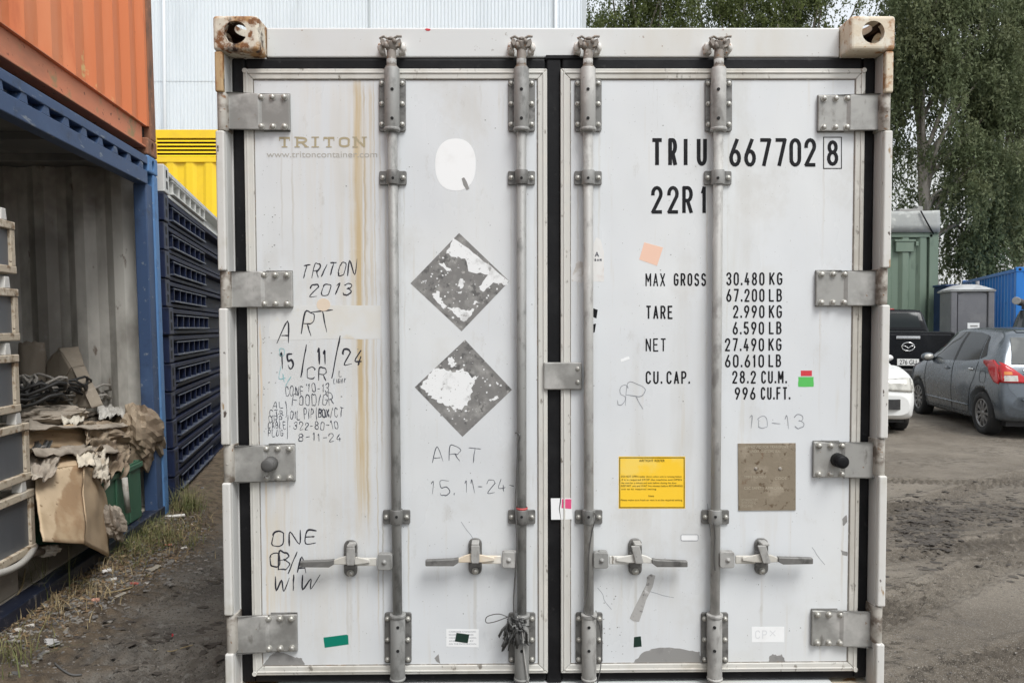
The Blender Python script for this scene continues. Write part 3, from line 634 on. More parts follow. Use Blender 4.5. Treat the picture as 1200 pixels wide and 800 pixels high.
# --- writing, notices and stickers on the doors
def lettering(name, parent, m, items, d=D_DOOR - .0006, hand=False):
    mb = MB(); rows = []
    for it in items:                      # one object for each line of writing
        kw = it[6] if len(it) > 6 else {}
        if rows and (it[3] > rows[-1][1] + 4 or it[4] < rows[-1][0] - 4 or it[1] - rows[-1][2] > 26): mb.build(name, m, parent, fix=False); mb = MB(); rows = []
        letters(mb, *it[:6], d, cp, hand=hand, **kw); rows.append((it[3], it[4], it[2]))
    return mb.build(name, m, parent, fix=False)
lettering('container_number', DR, M['black'], [
    ('T', 763.5, 776.5, 162, 194.5, 4.6), ('R', 783, 793.5, 162, 194.5, 4.6), ('I', 801, 806, 162, 194.5, 4.6), ('U', 816.5, 828.5, 162, 194.5, 4.6),
    ('6', 854.5, 868.5, 162, 195.5, 4.4), ('6', 872, 886, 162, 195.5, 4.4), ('7', 890, 904, 162, 195.5, 4.4), ('7', 908, 922, 162, 195.5, 4.4), ('0', 925, 939, 162, 195.5, 4.4), ('2', 942.5, 956.5, 162, 195.5, 4.4), ('8', 969, 982.5, 164.5, 194.5, 4.2),
    ('22', 763, 795.5, 218, 250.5, 4.2), ('R', 799.5, 812, 218, 250.5, 4.2), ('1', 821, 828.5, 218, 250.5, 4.2)])
mb = MB()
q = [cp(*p, D_DOOR) for p in ((965, 161), (986, 161), (986, 197.5), (965, 197.5), (965, 161))]; ribbon(mb, [(v.x, v.z) for v in q], .0036, lambda p: (p.x, D_DOOR - .0008, p.y)); mb.build('check_digit_frame', M['black'], DR, fix=False)
wl = 2.0
lettering('weight_table', DR, M['black'], [
    ('MAX', 756.4, 779.5, 320, 335.5, 1.55), ('GROSS', 789.5, 827.5, 320, 335, wl), ('30.480', 851, 896, 319, 334.5, wl), ('KG', 901.5, 917, 319, 334, wl),
    ('67.200', 851, 896, 338.3, 353.7, wl), ('LB', 901, 916.5, 338.3, 353.5, wl), ('TARE', 757, 788.5, 358, 373.8, wl), ('2.990', 859, 896, 357.5, 372.7, wl), ('KG', 901, 916.5, 357.3, 372.7, wl),
    ('6.590', 858.5, 895.5, 376.8, 392, wl), ('LB', 901, 916, 376.6, 391.6, wl), ('NET', 756.6, 780.5, 396.3, 411.8, 1.6), ('27.490', 849.5, 895.5, 396, 411.5, wl), ('KG', 900.5, 916, 396, 411, wl),
    ('60.610', 849.5, 895.5, 415.2, 430.5, wl), ('LB', 900.5, 915.5, 415, 430, wl), ('CU.', 756.6, 776, 434.6, 449.8, wl), ('CAP.', 781, 808.5, 434.6, 449.8, wl),
    ('28.2', 858, 886, 434.2, 449.3, wl), ('CU.M.', 892, 922, 434.2, 449.3, wl), ('996', 861, 885.5, 453.4, 468.3, wl), ('CU.FT.', 891.5, 926, 453.2, 468.2, wl)])
# faded owner name with slab serifs, and the web address
mb = MB(); tx = [('T', 327, 340), ('R', 347, 360), ('I', 367, 372), ('T', 379, 392), ('O', 397, 410), ('N', 415, 428)]
for c, a, b in tx:
    letters(mb, c, a, b, 160.5, 173, 2.6, D_DOOR - .0006, cp)
    for (x0, x1, y) in {'T': [(a+3.5, b-3.5, 172.3)], 'R': [(a-1.5, a+4, 172.3), (b-3, b+1.5, 172.3), (a-1.5, a+3, 161)], 'I': [(a-1.5, b+1.5, 161), (a-1.5, b+1.5, 172.3)], 'N': [(a-1.5, a+4, 172.3), (b-3.5, b+1.5, 161), (a-1.5, a+3, 161)]}.get(c, []):
        p = cp(x0, y, D_DOOR); q2 = cp(x1, y, D_DOOR); ribbon(mb, [(p.x, p.z), (q2.x, q2.z)], .004, lambda p: (p.x, D_DOOR - .0009, p.y))
    if c == 'T':
        for x in (a + .6, b - .6): p = cp(x, 161, D_DOOR); q2 = cp(x, 165, D_DOOR); ribbon(mb, [(p.x, p.z), (q2.x, q2.z)], .003, lambda p: (p.x, D_DOOR - .001, p.y))
mb.build('owner_name', M['brown'], DL, fix=False)
def font_text(name, body, x0, x1, yb, hpx, m, parent, d, to=None, sq=True):
    """real font text laid on the plane, baseline at pixel row yb, filling x0..x1"""
    cu = bpy.data.curves.new('t', 'FONT'); cu.body = body; cu.size = 1; to_ = bpy.data.objects.new('t', cu); COL.objects.link(to_)
    dg = bpy.context.evaluated_depsgraph_get(); dg.update(); me = bpy.data.meshes.new_from_object(to_.evaluated_get(dg))
    bpy.data.objects.remove(to_)
    xs = [v.co.x for v in me.vertices]; ys = [v.co.y for v in me.vertices]; a, b = min(xs), max(xs); hh = .7
    p = cp(x0, yb, d); q = cp(x1, yb, d); r = cp(x0, yb - hpx, d)
    for v in me.vertices:
        t = (v.co.x - a) / (b - a); v.co = (p.x + (q.x - p.x)*t, d, p.z + (q.z - p.z)*t + v.co.y / hh * (r.z - p.z))
    me.materials.append(m); o = bpy.data.objects.new(name, me); COL.objects.link(o); o.parent = parent; return o
font_text('web_address', 'www.tritoncontainer.com', 312.5, 442, 184.5, 7.3, M['greytext'], DL, D_DOOR - .0007)
# hand writing
lettering('marker_writing', DL, M['pen'], [
    ('TRITON', 352, 416, 309, 326, 1.5, dict(slant=.25, rise=4, jit=.7)), ('2013', 362, 411, 332, 347, 1.5, dict(slant=.2, rise=2, jit=.6)),
    ('A', 324, 341, 374, 405, 1.7, dict(slant=.2, jit=1)), ('R', 352, 366, 366, 394, 1.7, dict(slant=.1, jit=1)), ('T', 368, 392, 364, 389, 1.6, dict(slant=-.05, jit=1)),
    ('15', 327, 345, 413, 434, 2.1, dict(jit=.8)), ('/', 350, 362, 406, 440, 2.0), ('11', 370, 384, 409, 429, 2.1, dict(jit=1)), ('/', 387, 400, 392, 443, 2.0), ('24', 401, 424, 408, 428, 2.1, dict(jit=1, slant=.1)),
    ('CR', 360, 383, 430, 445, 1.4, dict(jit=.6)),
    ('ONE', 317, 371, 622, 640, 1.9, dict(slant=.1, rise=3, jit=.8)), ('OB', 316, 340, 645, 665, 1.8, dict(jit=1, gap=-.1)), ('/', 338, 348, 646, 671, 1.8), ('A', 347, 360, 650, 672, 1.8),
    ('W', 319, 339, 674, 692, 1.8, dict(jit=.6)), ('I', 341, 347, 673, 692, 1.8), ('W', 348, 372, 673, 692, 1.8, dict(slant=.25, jit=.6))], hand=True)
lettering('small_marker_writing', DL, M['penthin'], [
    ('CONF', 334, 356, 452, 464, 1.1, dict(jit=.5)), ("'10-13", 358, 386, 449, 460, 1.1, dict(jit=.5)), ('FOOD/GR', 343, 391, 463, 476, 1.15, dict(jit=.5, rise=2)),
    ('OIL', 340, 352, 481, 491, 1.1), ('PIP/', 356, 372, 478, 491, 1.1), ('BOX', 373, 386, 479, 489, 1.6, dict(gap=.05)), ('/CT', 387, 402, 477, 489, 1.1),
    ('322-80-10', 344, 397, 494, 504, 1.1, dict(jit=.5, rise=1)), ('8-11-24', 350, 400, 507, 517, 1.15, dict(jit=.5)),
    ('AL', 320, 332, 470, 478, 1.0), ('CTR', 316, 332, 480, 488, 1.0), ('DRP', 315, 331, 487, 495, 1.0), ('CABLE', 314, 335, 494, 502, 1.0), ('PLUG', 314, 332, 503, 511, 1.0),
    (')', 333, 338, 469, 490, 1.0), ('/', 335, 339, 486, 514, 1.0), ('L', 397, 401, 434, 441, .9), ('LIGHT', 391, 405, 443, 449, .9)], hand=True)
lettering('faded_marker_writing', DL, M['penthin'], [('ART', 505, 562, 523, 542, 1.1, dict(jit=.8, gap=.5)), ('15.', 503, 534, 563, 580, 1.05, dict(jit=.8)), ('11-', 544, 566, 562, 578, 1.05, dict(jit=.8)), ('24-', 570, 603, 561, 577, 1.05, dict(jit=.8))], hand=True)
lettering('faded_writing', DR, M['penfaint'], [('S', 721, 733, 448, 476, 1.1, dict(slant=.2)), ('R', 734, 756, 450, 477, 1.1), ('10-13', 876, 942, 486, 503, 1.1, dict(jit=.8))], hand=True)
lettering('teal_scribble', DL, M['pengreen'], [('O', 327, 334, 407, 418, 1.3), ('4', 326, 334, 430, 448, 1.2), ('/', 333, 342, 441, 453, 1.2)], hand=True)
# flat stickers
def jag(pts, n, amp, seed=1):
    r = random.Random(seed); out = []
    for i in range(len(pts)):
        a, b = pts[i], pts[(i+1) % len(pts)]
        for k in range(n): t = k / n; j = amp if k else 0; out.append((a[0] + (b[0]-a[0])*t + r.uniform(-j, j), a[1] + (b[1]-a[1])*t + r.uniform(-j, j)))
    return out
def sticker(name, parent, m, pts, lift=1, base=D_DOOR):
    d = base - .0004*lift; mb = MB(); ppoly(mb, pts, d, base + .0002); return mb.build(name, m, parent)
sticker('oval_sticker', DL, M['sticker'], [(534 + (23.5 if math.cos(t) > 0 else 24)*math.copysign(abs(math.cos(t))**.85, math.cos(t)), 193 + 30.5*math.copysign(abs(math.sin(t))**.85, math.sin(t))) for t in [i*math.pi/20 for i in range(40)]])
sticker('sticker_tear', DL, M['bare'], [(541, 209), (544, 208), (547, 213), (550, 221), (547, 223), (543, 217)], 2)
p1 = sticker('placard', box_c, M['placard'], [(538, 273), (597, 329.5), (541, 388), (481, 332)])
for i, pts in enumerate([[(531, 279), (560, 300), (596, 329), (594, 334), (578, 331), (566, 342), (561, 336), (572, 322), (549, 318), (545, 303), (531, 301), (523, 297)],
            [(506, 345), (514, 341), (517, 352), (524, 359), (520, 362), (512, 354)], [(524, 361), (536, 360), (546, 364), (556, 362), (549, 372), (544, 377), (534, 369)],
            [(536, 336), (540, 326), (545, 329), (541, 338)], [(514, 309), (520, 308), (529, 317), (524, 318)], [(495, 329), (500, 328), (499, 332)], [(534, 342), (541, 341), (540, 344)], [(554, 357), (558, 352), (562, 355)]]):
    sticker('torn_patch', p1, M['torn'], jag(pts, 5, 1.3, i), 2)
p2 = sticker('placard', box_c, M['placard'], [(545, 398), (600, 456.5), (542, 511.5), (486, 453.5)])
for i, pts in enumerate([[(491, 453), (508, 432), (519, 432), (534, 436), (543, 431), (553, 443), (561, 440), (555, 450), (552, 468), (541, 481), (530, 478), (519, 472), (508, 467), (499, 460)],
            [(573, 468), (583, 464), (583, 467), (575, 470)], [(525, 421), (530, 418), (533, 428), (528, 430)]]):
    sticker('torn_patch', p2, M['torn'], jag(pts, 6, 1.8, i + 20), 2)
r2 = random.Random(3)
for par, cx, cy in ((p1, 539, 331), (p2, 543, 455)):
    mb = MB()
    for i in range(46):
        while True:
            a, b = r2.uniform(-54, 54), r2.uniform(-54, 54)
            if abs(a) + abs(b) < 53: break
        k = r2.uniform(.5, 1.5); d = D_DOOR - .00065; v = [cp(cx + a + k*math.cos(t + k)*r2.uniform(.6, 1.5), cy + b + k*math.sin(t + k), d) for t in (0, 1.3, 2.6, 3.8, 5)]
        mb.add(v, [tuple(range(5))])
    mb.build('paper_flecks', M['torn'], par, fix=False)['kind'] = 'stuff'
sticker('peach_sticker', DR, M['peach'], [(755, 284), (777, 290), (770, 311.5), (749, 304)])
sticker('red_sticker', DR, M['redst'], [(938.5, 434), (951.5, 434), (951.5, 440.5), (938.5, 440.5)]); sticker('green_sticker', DR, M['greenst'], jag([(935.5, 441.5), (953.5, 441.5), (953.5, 453), (935.5, 453)], 3, .3))
st = sticker('warning_notice', box_c, M['yellow'], [(725, 534.5), (803, 534.5), (803, 595.5), (725, 595.5)])
mb = MB(); q = [cp(*p, D_DOOR) for p in ((726.3, 535.9), (801.7, 535.9), (801.7, 594.2), (726.3, 594.2), (726.3, 535.9))]; ribbon(mb, [(v.x, v.z) for v in q], .003, lambda p: (p.x, D_DOOR - .0012, p.y)); mb.build('notice_border', M['black'], st, fix=False)
for body, x0, x1, y, h in (('AIRTIGHT REEFER', 749, 779, 540.8, 2.9), ('DO NOT OPEN', 728, 748, 559, 2.2), ('reefer doors when unit is running below', 749, 799, 559, 2), ('if it is required STOP the machine and OPEN', 728.5, 799, 562.7, 2), ('the vent for a minute and wait before closing the door', 728, 793, 566.4, 2),
                           ('RESTART unit and WAIT five minutes before RETURNING', 728, 800, 570, 2.1), ('unit to its required setting', 728, 769, 573.6, 2), ('Note', 760, 766.5, 581.8, 2.2), ('Please make sure fresh air vent is at the required setting', 727.5, 799.5, 586.5, 2)):
    font_text('notice_text', body, x0, x1, y, h, M['black'], st, D_DOOR - .0011)
pl = sticker('approval_plate', box_c, M['plate'], [(865, 519.5), (932.5, 519), (932.5, 597.5), (865.5, 598)], 8)
for body, x0, x1, y in (('APPROVED FOR TRANSPORT', 873, 924, 525), ('UNDER CUSTOMS SEAL', 879, 915, 530), ('TIMBER TREATMENT', 872, 898, 560), ('CODE', 908, 922, 561.5), ('CSC SAFETY APPROVAL', 872, 918, 573), ('DATE MANUFACTURED', 868, 888, 587), ('IDENTIFICATION NO', 868, 886, 590.5), ('GROSS MASS', 868, 882, 594)):
    font_text('plate_text', body, x0, x1, y, 3.0, M['platetext'], pl, D_DOOR - .0038)
mb = MB()
for x, y in ((885.5, 548.8), (914, 548.8)): v = cp(x, y, D_DOOR - .0032); mb.dome(v, (0, -1, 0), .0065, .004)
mb.build('rivet', M['pin'], pl)
sticker('blank_label', DR, M['sticker'], [(798, 626), (818, 626), (818, 633), (798, 633)])
mb = MB(); q = [cp(*p, D_DOOR) for p in rounded(798, 818, 626, 633, 1.5)]; q.append(q[0]); ribbon(mb, [(v.x, v.z) for v in q], .002, lambda p: (p.x, D_DOOR - .001, p.y)); mb.build('label_outline', M['penfaint'], DR, fix=False)
sticker('torn_strip', DR, mat('torn grey strip', (.40, .39, .375), .6, 0, [((.16, .155, .15), 40, .52, .66), ((.62, .61, .6), 30, .6, .7)]), jag([(758, 676), (763, 672), (768, 674), (765, 687), (757, 703), (749, 728), (742, 727), (738, 724), (748, 703), (757, 685)], 2, .7, 4), 2)
sticker('dark_green_square', DR, M['dkgreen'], [(743, 746), (751, 745), (752, 757), (742.5, 758)])
sticker('green_tape', DL, M['greent'], [(379, 746.5), (406, 743), (408, 744), (408.5, 754.5), (380.5, 758.5)])
lb = sticker('delivery_label', box_c, M['sticker'], [(523, 736.5), (561, 737), (561, 758), (523, 757)])
sticker('dark_green_square', lb, M['dkgreen'], [(535, 741), (550, 743), (548, 753), (533, 751)], 3)
for k in range(5): font_text('label_text', ['CARRIAGE STANDARD', 'RECEIVED IN GOOD ORDER', 'CHECKED BEFORE LOADING', 'AND SEALED BY', 'ON THE DATE SHOWN'][k], 526, 558 - 3*(k % 2), 740.5 + 3.6*k, 1.7, M['penfaint'], lb, D_DOOR - .0007)
lb = sticker('white_label', box_c, M['sticker'], [(881, 734), (919, 734), (919, 752), (881, 752)])
lettering('label_writing', lb, mat('faint label ink', (.70, .71, .72), .6), [('CP', 885, 899, 738, 748, 1.2), ('X', 902, 909, 738, 745, 1.0)], D_DOOR - .0008)
lb = sticker('split_label', DR, M['sticker'], [(645.5, 583.5), (656.5, 583.5), (655, 596), (657, 608.5), (646, 608.5)], 1, D_TRIM); sticker('split_label', DR, M['sticker'], [(658, 583.5), (669.5, 583.5), (671, 608), (657.5, 608.5), (656, 596)], 1, D_TRIM)
sticker('pink_sticker', DR, M['pink'], [(658.5, 584.5), (669.5, 584.5), (669.5, 596), (658, 595)], 2, D_TRIM)
# bare panel where paint came off, torn edges, tape
sticker('bare_patch', DL, M['bare'], jag([(308, 779), (316, 768), (324, 763), (334, 765), (346, 770), (354, 771), (357, 779)], 4, .9, 1))
sticker('bare_patch', DR, M['bare'], jag([(743, 775.5), (752, 765), (763, 760), (785, 758), (808, 762), (820, 763), (821, 775.5)], 4, .8, 2))
sticker('bare_patch', DR, M['bare'], jag([(901, 776), (902, 768), (906, 766), (911, 768), (916, 766), (921, 775.5)], 4, .7, 3))
sticker('torn_edge', DR, M['bare'], jag([(987, 608), (992, 603), (993, 611), (988, 616)], 3, .5, 4)); sticker('torn_edge', DR, M['bare'], jag([(985, 644), (993, 646), (993, 651), (987, 650)], 3, .5, 5))
sticker('torn_edge', DL, M['bare'], jag([(509, 771), (514, 766), (516, 777), (511, 774)], 3, .5, 6))
sticker('black_tape', DR, M['rubber'], [(695, 361), (700.5, 363), (699, 373), (694, 371)]); sticker('black_tape', DR, M['rubber'], [(694, 380), (698.5, 379), (697, 389), (693, 391)])
sticker('white_dash', DR, M['sticker'], [(727, 421), (737, 417.5), (738, 420.5), (728, 424)])
sticker('round_tape', DL, mat('pale tan tape', (.74, .62, .49), .55), [(379 + 8*math.cos(t), 357 + 7.5*math.sin(t)) for t in [i*math.pi/12 for i in range(24)]], 2)
sticker('tape_residue', DL, mat('yellowed tape', (.68, .665, .615), .5, 0, [((.69, .695, .68), 5, .36, .56), ((.66, .61, .51), 11, .58, .75)]), jag([(316, 358), (446, 358), (446, 397), (316, 398)], 6, .8, 9))
sticker('faded_arch_sticker', DR, mat('faded sticker', (.72, .71, .69), .5, 0, [((.62, .56, .52), 16, .52, .68), ((.45, .42, .40), 40, .62, .7)]), jag([(695.5, 330), (695.5, 285), (699, 278), (704, 281), (708, 295), (708, 330)], 3, .5, 8))
sticker('sticker_stain', DR, mat('stained paint', (.55, .52, .48), .5, 0, [((.73, .73, .72), 30, .42, .6)]), jag([(670, 330), (673, 316), (677, 306), (683, 307), (684, 331)], 3, 1, 9), 1, D_TRIM if False else D_DOOR)
lettering('sticker_letters', DR, M['penthin'], [('A', 697, 702, 295, 301, 1.0), ('SAN', 696.5, 705, 303, 306, .7)], D_DOOR - .001)
mb = MB(); v = cp(501, 35, D_HEAD); ppoly(mb, [(498, 34.2), (500, 33.4), (504.5, 34.2), (504, 36), (500, 36.3)], D_HEAD - .0012, D_HEAD); mb.build('red_paint_mark', M['redst'], box_c)
# specks and chips on the paint
r3 = random.Random(5); mb = MB()
for i in range(190):
    x, y = r3.choice([(r3.uniform(300, 635), r3.uniform(95, 778)), (r3.uniform(672, 990), r3.uniform(95, 778)), (r3.uniform(680, 730), r3.uniform(680, 770)), (r3.uniform(308, 330), r3.uniform(240, 520))])
    k = r3.uniform(.3, .95); d = D_DOOR - .0003; mb.add([cp(x + k*math.cos(t)*r3.uniform(.5, 1.6), y + k*math.sin(t)*r3.uniform(.5, 1.3), d) for t in (0, 1.2, 2.5, 3.7, 5)], [tuple(range(5))])
mb.build('paint_chips', M['bare'], DR, fix=False)['kind'] = 'stuff'
mb = MB()
for (x0, y0, x1, y1) in ((700, 690, 716, 712), (540, 610, 560, 640), (830, 590, 833, 670), (760, 690, 790, 700), (950, 640, 965, 660), (905, 585, 930, 588)):
    p = [(x0 + (x1-x0)*t + r3.uniform(-2, 2), y0 + (y1-y0)*t + r3.uniform(-2, 2)) for t in (0, .3, .6, 1)]; q = [cp(a, b, D_DOOR) for a, b in smooth_path(p, 4)]
    ribbon(mb, [(v.x, v.z) for v in q], .0018, lambda p: (p.x, D_DOOR - .00035, p.y))
mb.build('scratches', M['penfaint'], DR, fix=False)['kind'] = 'stuff'
# --- wires and rags tied to the bars
def cable(name, label, pts, r, m):
    o = MB().tube([MC @ cp(x, y, d) for x, y, d in [(a, b, c) for a, b, c in smooth3(pts)]], r, 6).build(name, m); return tag(o, label, 'wire')
def smooth3(p, k=6):
    out = []
    for i in range(len(p)-1):
        a = Vector(p[max(0, i-1)]); b = Vector(p[i]); c = Vector(p[i+1]); d = Vector(p[min(len(p)-1, i+2)])
        for j in range(k): t = j/k; out.append(tuple(.5*((2*b) + (c-a)*t + (2*a-5*b+4*c-d)*t*t + (3*b-a-3*c+d)*t**3)))
    return out + [tuple(p[-1])]
cable('grey_wire', 'thin grey wire hanging down beside the second locking bar from left', [(604, 507, .04), (609, 510, .02), (607, 525, .03), (605, 570, .03), (604, 596, .02), (606, 640, .014), (602, 700, .03), (603, 730, .02)], .0028, M['wire'])
cable('looped_wire', 'looped thin wire sticking out left of the rag bundle', [(598, 724, .02), (585, 719, .02), (571, 722, .03), (570, 729, .03), (580, 728, .025), (596, 722, .02)], .0018, M['wire'])
cable('twisted_wire', 'twisted wire wound round the third locking bar near its bottom', [(696, 600, .022), (698, 607, .024), (694, 622, .026), (690, 650, .026), (689, 690, .026), (684, 716, .012), (694, 722, .012), (702, 730, .02), (705, 755, .03), (704, 780, .03), (700, 800, .03)], .0021, M['wire'])
cable('hanging_cord', 'pale cord hanging below the rag bundle on the second bar', [(606, 722, .012), (612, 740, .01), (614, 765, .012), (619, 800, .015)], .003, M['galvpale'])
cable('drip_wire', 'short dark wire hanging on the fourth locking bar', [(837, 612, .024), (838, 630, .024), (837, 650, .024), (838, 668, .024)], .002, M['wire'])
o = MB().lathe([(.0205, -.004), (.0225, 0), (.0205, .004)], MC @ cp(611.5, 595, RB), (MC.to_3x3() @ Vector((0, 0, 1))), 20).build('red_band', mat('red rubber band', (.55, .10, .10), .5)); tag(o, 'faded red band round the second locking bar', 'band')
mb = MB(); r4 = random.Random(8)
for i in range(46):
    x0, y0 = 603 + r4.uniform(-5, 6), 722 + r4.uniform(-3, 12); an = r4.uniform(1.05, 2.1) if i % 4 else r4.uniform(.3, 2.8); L = r4.uniform(14, 44) if i % 4 else r4.uniform(6, 18); pts = []
    for t in (0, .3, .65, 1): pts.append((x0 + math.cos(an)*L*t + r4.uniform(-3, 3), y0 + math.sin(an)*L*t*.85 + r4.uniform(-2, 2), .02 + r4.uniform(-.018, .015)))
    P = [MC @ cp(*p) for p in pts]; wv = Vector((r4.uniform(-1, 1), r4.uniform(-.5, .5), r4.uniform(-.6, .6))).normalized() * r4.uniform(.004, .010)
    mb.grid([[p - wv, p + Vector((0, -.004, 0)), p + wv] for p in P])
o = mb.build('plastic_bundle', M['shred'], fix=False); solidify(o, .0008); tag(o, 'bundle of shredded grey plastic tied to the second locking bar near its foot', 'rag')

# ================================================================== GROUND
def ground_mat():
    s = NT('yard ground'); x, y, z = s.sep()
    side = s.ramp(s.math('ADD', x, s.math('MULTIPLY', s.noise(.6, (1, 1, 1), 3), 1.2)), -.6, 1.6)
    left = s.mix(s.ramp(s.noise(2.2, (1, 1, 1), 6), .36, .64), (.115, .104, .091), (.205, .186, .16))
    left = s.mix(s.ramp(s.noise(90, (1, 1, 1), 3), .56, .66), left, (.045, .042, .039))
    left = s.mix(s.ramp(s.noise(28, (1, 1, 1), 6), .55, .66), left, (.20, .19, .17))
    left = s.mix(s.ramp(s.noise(170, (1, 1, 1), 2), .69, .73), left, (.36, .34, .31))
    right = s.mix(s.ramp(s.noise(1.1, (1, 1, 1), 6), .38, .66), (.145, .123, .098), (.215, .187, .152))
    right = s.mix(s.ramp(s.noise(3.4, (1, 2.2, 1), 6), .54, .70), right, (.125, .108, .09))
    right = s.mix(s.ramp(s.noise(70, (1, 1, 1), 4), .55, .68), right, (.14, .125, .105))
    right = s.mix(s.ramp(s.noise(190, (1, 1, 1), 2), .68, .72), right, (.46, .43, .38))
    mud = s.math('MULTIPLY', s.ramp(s.noise(9, (1, 1.8, 1), 6, .7), .50, .60), s.ramp(s.noise(.9, (1, 1.6, 1), 3, .5, (4.2, 1.1, 0)), .46, .60))
    right = s.mix(mud, right, (.075, .063, .05))
    right = s.mix(s.ramp(s.noise(240, (1, 1, 1), 2), .60, .66), right, (.36, .33, .285)); left = s.mix(s.ramp(s.noise(260, (1, 1, 1), 2), .62, .68), left, (.25, .24, .225))
    left = s.mix(s.ramp(s.math('ADD', z, s.math('MULTIPLY', s.noise(5, (1, 1, 1), 5), .06)), .05, .10), left, s.mix(s.ramp(s.noise(16, (1, 1, 1), 6), .42, .62), (.15, .115, .08), (.085, .066, .048)))
    c = s.mix(side, left, right)
    at_ = s.n.new('ShaderNodeAttribute'); at_.attribute_name = 'wet'; c = s.mix(s.math('MULTIPLY', s.ramp(s.math('ADD', at_.outputs['Fac'], s.math('MULTIPLY', s.math('SUBTRACT', s.noise(14, (1, 1, 1), 5), .5), .9)), .25, .75), .62), c, (.088, .074, .06))
    s.color(c); s.rough(s.ramp(s.noise(1.8, (1, 1, 1), 5), .35, .65, .7, .95)); s.b.inputs['Specular IOR Level'].default_value = .2
    s.bump(s.math('ADD', s.noise(60, (1, 1, 1), 8, .7), s.math('MULTIPLY', s.noise(190, (1, 1, 1), 3), .5)), .95, .016)
    return s.m
M['ground'] = ground_mat()
ML = Matrix.Translation((-2.475, 5.33, .07)) @ Matrix.Rotation(R(96.54), 4, 'Z') @ Matrix.Rotation(R(-1.4), 4, 'X')
MLi = ML.inverted()
def lp(px, py, axis, val): return in_frame(ML, px, py, axis, val)
def axis_pts(a, b, step, far):
    v = list(np.arange(a, b, step)); d = step; p = b
    while p < far: v.append(p); d *= 1.22; p += d
    v.append(far); d = step; p = a - step; lo = []
    while p > -far: lo.append(p); d *= 1.22; p -= d
    return np.array([-far] + lo[::-1] + v)
gx_ = axis_pts(-3.4, 6.6, .024, 400.); gy_ = axis_pts(2.4, 9.5, .024, 400.)
GX, GY = np.meshgrid(gx_, gy_, indexing='ij')
def bank(x, y):
    """soil banked up against the foot of the stacked containers"""
    ox, oy = -2.475, 5.33; ca, sa = math.cos(R(6.54)), math.sin(R(6.54))
    dist = (x - ox) * ca + (y - oy) * sa           # metres in front of the side plane
    return .14 * np.clip(1 - dist / .75, 0, 1)**1.4 * (dist > -3) * np.clip((12 - y) / 4, 0, 1)
def track(x, y, p, q, wd, pitch, amp):
    p = np.array(p); q = np.array(q); d = (q - p) / np.linalg.norm(q - p); n = np.array([-d[1], d[0]])
    u = (x - p[0]) * d[0] + (y - p[1]) * d[1]; v = (x - p[0]) * n[0] + (y - p[1]) * n[1] + .03 * np.sin(u * 1.1)
    m = np.clip((wd - np.abs(v)) / .02, 0, 1)
    lug = np.clip(np.sin(2 * np.pi * (u / pitch + np.abs(v) * 4)) * 2.5, -1, 1)
    return m * (amp * lug * (.45 + 1.1 * vnoise(x * 2, y * 2)) - .007) + .008 * np.exp(-((np.abs(v) - wd - .03) / .03)**2)
WET = [0]
def ghn(x, y):
    h = .022 * fbm(x * .9, y * .9, 4) + .014 * fbm(x * 6 + 9, y * 6, 4) + bank(x, y) + .035 * bank(x, y) / .14 * fbm(x * 9, y * 9, 3)
    h = h + .012 * np.clip(fbm(x * 22, y * 22, 3), .06, 1) * (x > -3)
    near = np.clip((14 - y) / 4, 0, 1) * (y > 2) * (np.abs(x) < 9)
    t = 0
    for p, q, wd in (((1.2, 3.3), (5.2, 6.2), .13), ((1.3, 4.35), (5.6, 5.9), .11), ((1.6, 3.0), (4.5, 4.35), .13), ((2.0, 7.4), (7, 6.5), .12), ((1.5, 5.0), (6.5, 8.2), .12), ((-2.2, 3.0), (-1.2, 6.2), .12)):
        t = t + track(x, y, p, q, wd, .075, .012)
    churn = np.exp(-((x - 2.9) / .9)**2 - ((y - 5.55) / .55)**2) + .8 * np.exp(-((x - 4.2) / .8)**2 - ((y - 5.9) / .4)**2)
    h = h + near * (t + churn * .075 * np.clip(fbm(x * 9, y * 14, 4), -.1, 1))
    r2 = (x + 2.08)**2 / .22**2 + (y - 4.25)**2 / .10**2
    WET[0] = np.clip(near * (np.abs(t) > .0068) * .55 + churn * .75, 0, 1)
    return h - .02 * np.exp(-r2)
GZ = ghn(GX, GY)
Vg = np.stack([GX, GY, GZ], -1).reshape(-1, 3); nx, ny = GX.shape
I = np.arange(nx * ny).reshape(nx, ny)
Qg = np.stack([I[:-1, :-1], I[1:, :-1], I[1:, 1:], I[:-1, 1:]], -1).reshape(-1, 4)
go = np_mesh('ground', Vg, Qg, M['ground'], smooth=True); setting(go)
wa = go.data.attributes.new('wet', 'FLOAT', 'POINT'); wa.data.foreach_set('value', WET[0].astype(np.float32).ravel())
def gz(x, y):
    i = min(max(int(np.searchsorted(gx_, x)) - 1, 0), len(gx_) - 2); j = min(max(int(np.searchsorted(gy_, y)) - 1, 0), len(gy_) - 2)
    a = (x - gx_[i]) / (gx_[i+1] - gx_[i]); b = (y - gy_[j]) / (gy_[j+1] - gy_[j])
    return float((GZ[i, j]*(1-a) + GZ[i+1, j]*a)*(1-b) + (GZ[i, j+1]*(1-a) + GZ[i+1, j+1]*a)*b)
def gpt(px, py, lift=0.0):
    z = 0
    for i in range(3): p = gr(px, py, z); z = gz(p.x, p.y)
    return Vector((p.x, p.y, z + lift))

